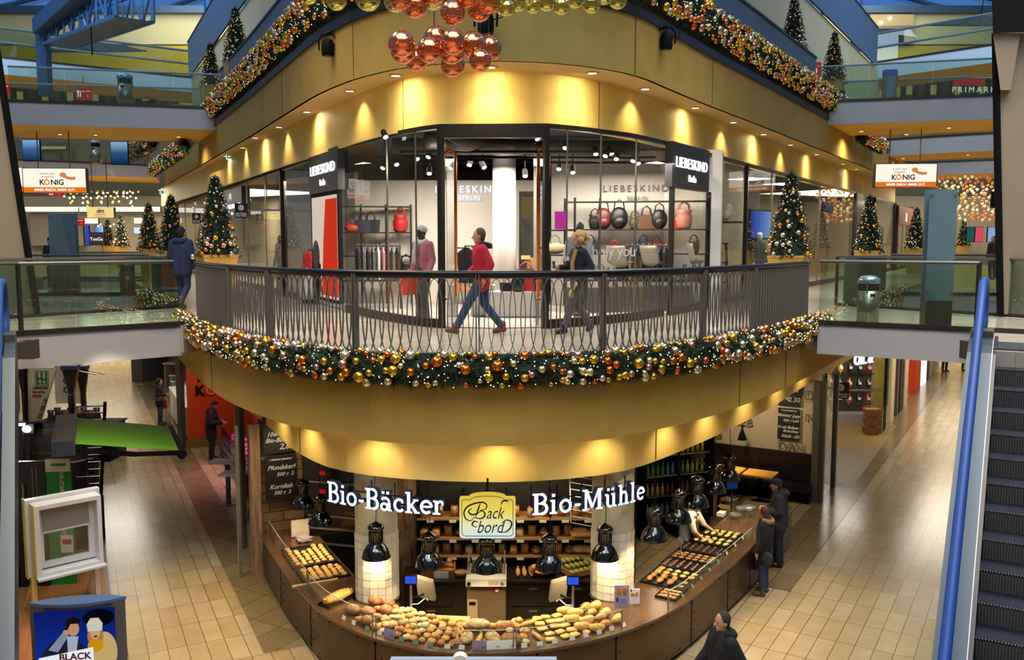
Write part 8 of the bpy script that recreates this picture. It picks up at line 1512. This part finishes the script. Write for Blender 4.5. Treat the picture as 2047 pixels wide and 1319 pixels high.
STG = glassm('frosted_blue_glass', '#8CA8AC', 1.6, '#7898A0', .55)
def stele(lab, u0, u1, vt, vm, vb, y, rz):
    a, c = at(u0, vb, y), at(u1, vt, y); w = c.x - a.x; zm = at(u0, vm, y).z; t = thing('glass_pillar', lab, 'pillar', ((a.x + c.x) / 2, y, F1), rz); B().box(0, 0, 0, w * .96, .34, zm - F1).ob('base', mat('stele_base', '#2E2E26', .35, metal=.3), t)
    B().box(0, -.14, zm - F1, w, .02, c.z - zm).ob('front_glass', STG, t); B().box(0, .14, zm - F1, w, .02, c.z - zm).ob('rear_glass', STG, t); B().box(0, 0, zm - F1, w * .8, .1, c.z - zm - .05).ob('core', mat('stele_core', '#3E545A', .3), t)
    for x in (-.42, .42):
        for z in (.08, .95): B().cyl((x * w, -.17, zm - F1 + (c.z - zm) * z), (x * w, -.15, zm - F1 + (c.z - zm) * z), .025, n=10).ob('fixing', STEEL, t)
stele('tall frosted glass pillar on a dark base on the right bridge', 1843, 1908, 379, 600, 655, 15.95, -.15); stele('tall frosted glass pillar on a dark base on the far left bridge', 109, 150, 427, 556, 590, 26.2, .2)
def bin_(lab, p, s=1):
    t = thing('litter_bin', lab, 'bin', p); t.scale = (s,) * 3; BS = mat('bin_steel', '#8C8674', .3, metal=.8); B().lathe([(.2, 0), (.2, .62)], n=24).ob('body', BS, t, smooth=True); B().lathe([(.185, .62), (.185, .76)], n=24).ob('opening', BLK, t); B().lathe([(.2, .76), (.205, .84), (.12, .9), (.0, .91)], n=24).ob('dome', mat('bin_dome', '#9AB4C8', .25, metal=.6), t, smooth=True); b = B()
    for k in range(3): a = k * 2.1; b.cyl((.19 * math.cos(a), .19 * math.sin(a), .6), (.19 * math.cos(a), .19 * math.sin(a), .78), .02)
    b.ob('supports', BS, t); B().box(0, -.2, .52, .09, .01, .05).ob('plate', BLK, t)
bin_('steel litter bin with domed lid on the right bridge', (6.75, 16.75, F1)); p = on(238, 590, F1); bin_('steel litter bin behind the left bridge railing', (p.x, p.y + .6, F1), 1.05); p = on(252, 240, F2); bin_('litter bin on the upper left bridge', at(252, 216, 31.5), 1.3); bin_('small litter bin on the second upper bridge at the left', at(192, 327, 44.5), 1.3)
a, c = at(1764, 216, 32), at(1792, 140, 32); t = thing('lift_column', 'round topped grey information column on the upper right bridge', 'column', ((a.x + c.x) / 2, 32, F2)); w = c.x - a.x; B().box(0, 0, 0, w * .7, .2, c.z - F2 - .2).ob('body', mat('column_glass', '#8AA0A8', .3, metal=.4), t)
for x in (-.42, .42): B().box(x * w, 0, 0, w * .16, .24, c.z - F2 - .1).ob('side', STEEL, t)
B().box(0, 0, c.z - F2 - .2, w, .26, .2).ob('lit_head', emis('head_blue', '#3A5AB8', .6), t)
def redsign(lab, u0, v0, u1, v1, y):
    a, c = at(u0, v1, y), at(u1, v0, y); w, h = c.x - a.x, c.z - a.z; t = thing('restaurant_sign', lab, 'sign', ((a.x + c.x) / 2, y, a.z)); B().box(0, 0, 0, w, .1, h).ob('board', emis('sign_red', '#D01C24', .8), t); b = B()
    for x in (-.32, -.18): b.box(x * w, -.06, h * .25, .06 * w, .01, h * .5)
    for k in (-.05, 0, .05): b.box((-.32 + k) * w, -.06, h * .6, .025 * w, .01, h * .2)
    b.ob('cutlery_symbol', NEON, t); text('text_line', 'Food Court', h * .16, NEON, t, (.18 * w, -.06, h * .72), ext=.001); text('arrow', '1', h * .3, NEON, t, (.25 * w, -.06, h * .3), ext=.001); B().cyl((0, 0, h), (0, 0, h + .6), .03).ob('hanger', STEEL, t)
redsign('red restaurant sign with cutlery symbol hanging behind the upper left railing', 152, 176, 184, 200, 44); redsign('red restaurant sign with cutlery symbol at the far left edge', -12, 166, 19, 189, 42); redsign('small red sign with cutlery symbol left of the distant shops', 149, 437, 168, 450, 48); redsign('red sign edge under the left hanging sign', 96, 386, 128, 391, 40)
# distant lit shop fronts and screens
def litpanel(name, lab, cat, u0, v0, u1, v1, y, m, txt=None, tm=None, sz=.5):
    a, c = at(u0, v1, y), at(u1, v0, y); w, h = c.x - a.x, c.z - a.z; t = thing(name, lab, cat, ((a.x + c.x) / 2, y, a.z)); B().box(0, .06, 0, w + .06, .1, h + .06).ob('frame', BLK, t); B().box(0, -.005, .03, w, .02, h).ob('face', m, t)
    if txt: text('lettering', txt, h * sz, tm, t, (0, -.025, h * .5), ext=.005)
    return t
WL = emis('shop_white_light', '#FFF6E4', 1.1); AMB = emis('shop_amber_light', '#D8B878', .55)
litpanel('light_strip', 'long white ceiling light strip over the distant left shops', 'light', 45, 414, 320, 424, 60.5, WL); litpanel('distant_shop', 'distant tan shop front at the left behind the glass pillar', 'shop front', 62, 428, 100, 492, 61, mat('tan_front', '#A8987C', .6)); litpanel('distant_shop', 'distant tan shop front right of the glass pillar', 'shop front', 152, 452, 166, 492, 61, mat('tan_front')); litpanel('shop_screen', 'distant dark shop front with white word under the yellow sign', 'shop front', 178, 466, 208, 490, 58, mat('tx_black', '#0A0A14', .5), 'TeeGs', NEON, .4)
litpanel('shop_screen', 'distant blue picture screen above the dark shop front', 'screen', 190, 452, 206, 465, 58, gradm('scr1', [(0, '#1038A0'), (.5, '#78A8F0'), (1, '#E0ECFF')], .9, 'X', -.5, .5)); litpanel('light_strip', 'distant vertical blue light strip beside the dark shop front', 'light', 173, 452, 177, 491, 58, emis('strip_deep_blue', '#2A4AD8', 1.0)); litpanel('shop_screen', 'distant white lit screen left of the second tree', 'screen', 268, 455, 282, 468, 58, emis('scr_white', '#DCE6FF', 1.0)); litpanel('shop_sign', 'distant white lit sign with small text above the white screen', 'sign', 268, 436, 300, 448, 59, WL); litpanel('shop_sign', 'distant pale lit sign below the yellow hanging sign', 'sign', 170, 437, 196, 448, 59, WL)
litpanel('advert_screen', 'blue advertising screen on the second upper bridge, near the garland', 'screen', 223, 285, 254, 329, 43, gradm('scr2', [(0, '#0A2A48'), (.5, '#2A5A8A'), (1, '#9AC8E8')], .8, lo=0, hi=1.1)); litpanel('advert_screen', 'blue advertising screen on the second upper bridge, at the left end', 'screen', 47, 281, 78, 322, 43, gradm('scr3', [(0, '#0A2A48'), (.5, '#3A6AA8'), (1, '#9AC8F8')], .8, lo=0, hi=1.1))
litpanel('light_strip', 'warm ceiling light strip behind the second upper bridge', 'light', 83, 293, 132, 299, 63.5, AMB)
def darkshops(lab, u0, u1, v0, v1, y, n, txt=None, lm=None):
    a, c = at(u0, v1, y), at(u1, v0, y); w, h = c.x - a.x, c.z - a.z; t = thing('shop_row', lab, 'shop front', (a.x, y, a.z)); B().box(w / 2, .2, 0, w, .1, h).ob('back', mat('row_back', '#3A3A30', .5), t)
    for i in range(n + 1): B().box(w * i / n, 0, 0, .3, .2, h).ob('mullion', BLK, t)
    for i in range(0, n, 2): B().box(w * (i + .5) / n, .12, h * .2, w / n * .6, .05, h * .5).ob('lit_pane', AMB if lm is None else lm, t)
    if txt: text('lettering', txt, h * .42, NEON, t, (w * .72, -.12, h * .42), ext=.01, space=1.5)
darkshops('row of dark glazed restaurant fronts behind the upper left bridge', 28, 352, 172, 208, 62, 13); darkshops('row of dark glazed fronts with pale capital letters behind the upper right bridge', 1805, 2000, 158, 196, 62, 8, 'PRIMARK')
litpanel('light_strip', 'orange lit ceiling strip above the upper right shops', 'light', 1912, 149, 2000, 157, 58, emis('orange_strip', '#F0A020', 1.0)); litpanel('shop_sign', 'red lit sign above the upper right shops', 'sign', 1905, 158, 1970, 172, 58, emis('sign_red', '', 0))
t = litpanel('shop_sign', 'white lit mirror written sign behind the upper right glass railing', 'sign', 1650, 184, 1688, 203, 30.5, mat('sign_charcoal'), 'Body', NEON, .8); t.scale = (-1, 1, 1); litpanel('shop_sign', 'red and white lit sign at the end of the upper right parapet', 'sign', 1621, 128, 1640, 156, 31, emis('sign_red', '', 0), '3', NEON, .5)
litpanel('shop_sign', 'black square sign with round emblem behind the upper right railing', 'sign', 1622, 176, 1638, 190, 30.8, mat('flag_black'))
for i, (u, m) in enumerate(((1940, emis('teal_front', '#2A6A6A', .6)), (1957, emis('pink_front', '#E84868', .9)), (1982, emis('blue_front', '#9AB0E8', .8)))): litpanel('distant_shop', 'distant %s lit shop front beneath the copper ball curtain' % ('teal', 'pink red', 'pale blue')[i], 'shop front', u - 8, 455, u + 8, 484, 58, m)
litpanel('ceiling_screen', 'dark screen hanging beside the right pier', 'screen', 1984, 386, 1996, 415, 30, mat('tx_black'))
# ================================================================== ROOF STEELWORK
BST = mat('blue_steel', '#3E6E9E', .45, metal=.3); BSD = mat('blue_steel_dark', '#2C4E72', .5, metal=.3)
tr = thing('truss_gantry', 'blue grey lattice gantry hanging under the glass roof at upper left', 'gantry', (0, 0, 0)); q0, q1 = at(86, 88, 44), at(232, 32, 36); dd_ = (q1 - q0); up_ = Vector((0, 0, 1.35)); sd = Vector((1.1, .9, 0)); N = 9
for o in (Vector(), sd):
    for h_ in (Vector(), up_): B().bar(q0 + o + h_, q1 + o + h_, .14).ob('chord', BST, tr)
    for i in range(N):
        a, b_ = q0.lerp(q1, i / N) + o, q0.lerp(q1, (i + 1) / N) + o; B().bar(a, a + up_, .07).ob('strut', BST, tr); B().bar(a + (up_ if i % 2 else Vector()), b_ + (Vector() if i % 2 else up_), .07).ob('diagonal', BST, tr)
B().plate(q0, q1, q1 + sd, q0 + sd, .05).ob('floor_plate', BSD, tr)
for o in (Vector(), sd): B().bar(q1 + o, q1 + o + up_, .14).ob('end_post', BST, tr)
B().box(q0.x - .2, q0.y + .4, q0.z - 2.4, .5, .5, 3.6).ob('pylon', BSD, tr); B().bar(at(85, 55, 44), at(170, -20, 38), .9, .7).ob('roof_girder', BSD, tr); m = q0.lerp(q1, .7); B().cyl(m, m - Vector((0, 0, 1.2)), .03).ob('hook_cable', BLK, tr)
NETM = glassm('brown_net', '#A89A50', .4, '#5A5430', .45)
for lab, u, v, y, rx in (('large translucent net disc hanging before the yellow wall at upper left', 190, 102, 54, 2.85), ('large translucent net disc hanging before the yellow wall at upper right', 1958, 50, 54, 2.9)):
    p = at(u, v, y); t = thing('net_disc', lab, 'decoration', p); t.rotation_euler = (.22, 0, 0); B().lathe([(.02, .5), (rx * .6, .3), (rx, 0)], n=40, cap=False).ob('net', NETM, t, smooth=True); B().tube([(rx * math.cos(k * PI / 24), rx * math.sin(k * PI / 24), 0) for k in range(48)], .04, 5, True).ob('hoop', mat('net_dark', '#2A2A20', .6), t)
    for k in range(4): a = k * PI / 4; B().tube([(rx * math.cos(a), rx * math.sin(a), 0), (rx * .6 * math.cos(a), rx * .6 * math.sin(a), .3), (0, 0, .5), (-rx * .6 * math.cos(a), -rx * .6 * math.sin(a), .3), (-rx * math.cos(a), -rx * math.sin(a), 0)], .03, 5).ob('rib', mat('net_dark'), t)
    B().cyl((0, 0, .5), (0, 0, 8), .025).ob('cable', BLK, t)
for lab, u, vb in (('blue round steel column below the roof on the left', 421, 95), ('blue round steel column below the roof on the right', 1711, 60)):
    p = at(u, vb, 49); t = thing('steel_column', lab, 'column', (p.x, p.y, 0)); B().cyl((0, 0, 9), (0, 0, 27), .27, n=18).ob('shaft', BST, t, smooth=True); B().tube([(.45 * math.cos(k * PI / 8), .45 * math.sin(k * PI / 8), p.z + .55) for k in range(16)], .05, 6, True).ob('lamp_ring', STEEL, t)
    for k in range(5): a = PI + k * .75; B().lathe([(.1, -.2), (.16, 0), (.1, .2)], (.5 * math.cos(a), .5 * math.sin(a), p.z + .2), 10).ob('lamp_head', mat('lamp_navy', '#1A2A40', .4), t)
for i, (u, v) in enumerate(((1534, 18), (1608, 79), (1622, 90), (1635, 103), (1507, -2), (1692, 151), (1718, 173), (1738, 187))):
    P = ucurve(FC3, u, 12.5); p = at(u, v, P.y - .3); t = thing('drum_spotlight', 'grey drum spotlight on the cream upper wall, %s from the left on the right side' % ORD((2, 3, 4, 5, 1, 6, 7, 8)[i]), 'spotlight', p); B().cyl((0, 0, -.16), (0, 0, .16), .13, n=16).ob('drum', STEEL, t, smooth=True); B().cyl((0, 0, -.168), (0, 0, -.161), .11).ob('lens', DL, t); B().box(0, .2, -.03, .06, .3, .06).ob('arm', STEEL, t)
o = thing('gallery_opening', 'beige recessed gallery opening in the yellow upper right wall', 'opening', at(1780, 88, 65.7)); w = 85 * 65.7 / FPX; h = 56 * 65.7 / FPX; B().box(0, 0, 0, w, .2, h).ob('back', mat('opening_beige', '#A8926C', .6), o); B().box(-w * .1, -.15, 0, w * .75, .1, h * .5).ob('dark_furniture', mat('tx_black'), o); B().box(0, -.3, h * .55, w, .08, .08).ob('rail', HRB, o)
for x, z in ((-.25, .7), (-.05, .85)): B().sph((x * w, -.16, z * h), .12, 10, 6).ob('lamp', DL, o)
area('end_wall_wash_left', (-22, 60, 24), 8, 1100, (1, .95, .75), rot=(.9, 0, 0)); area('end_wall_wash_right', (24, 60, 24), 8, 1100, (1, .95, .75), rot=(.9, 0, 0))
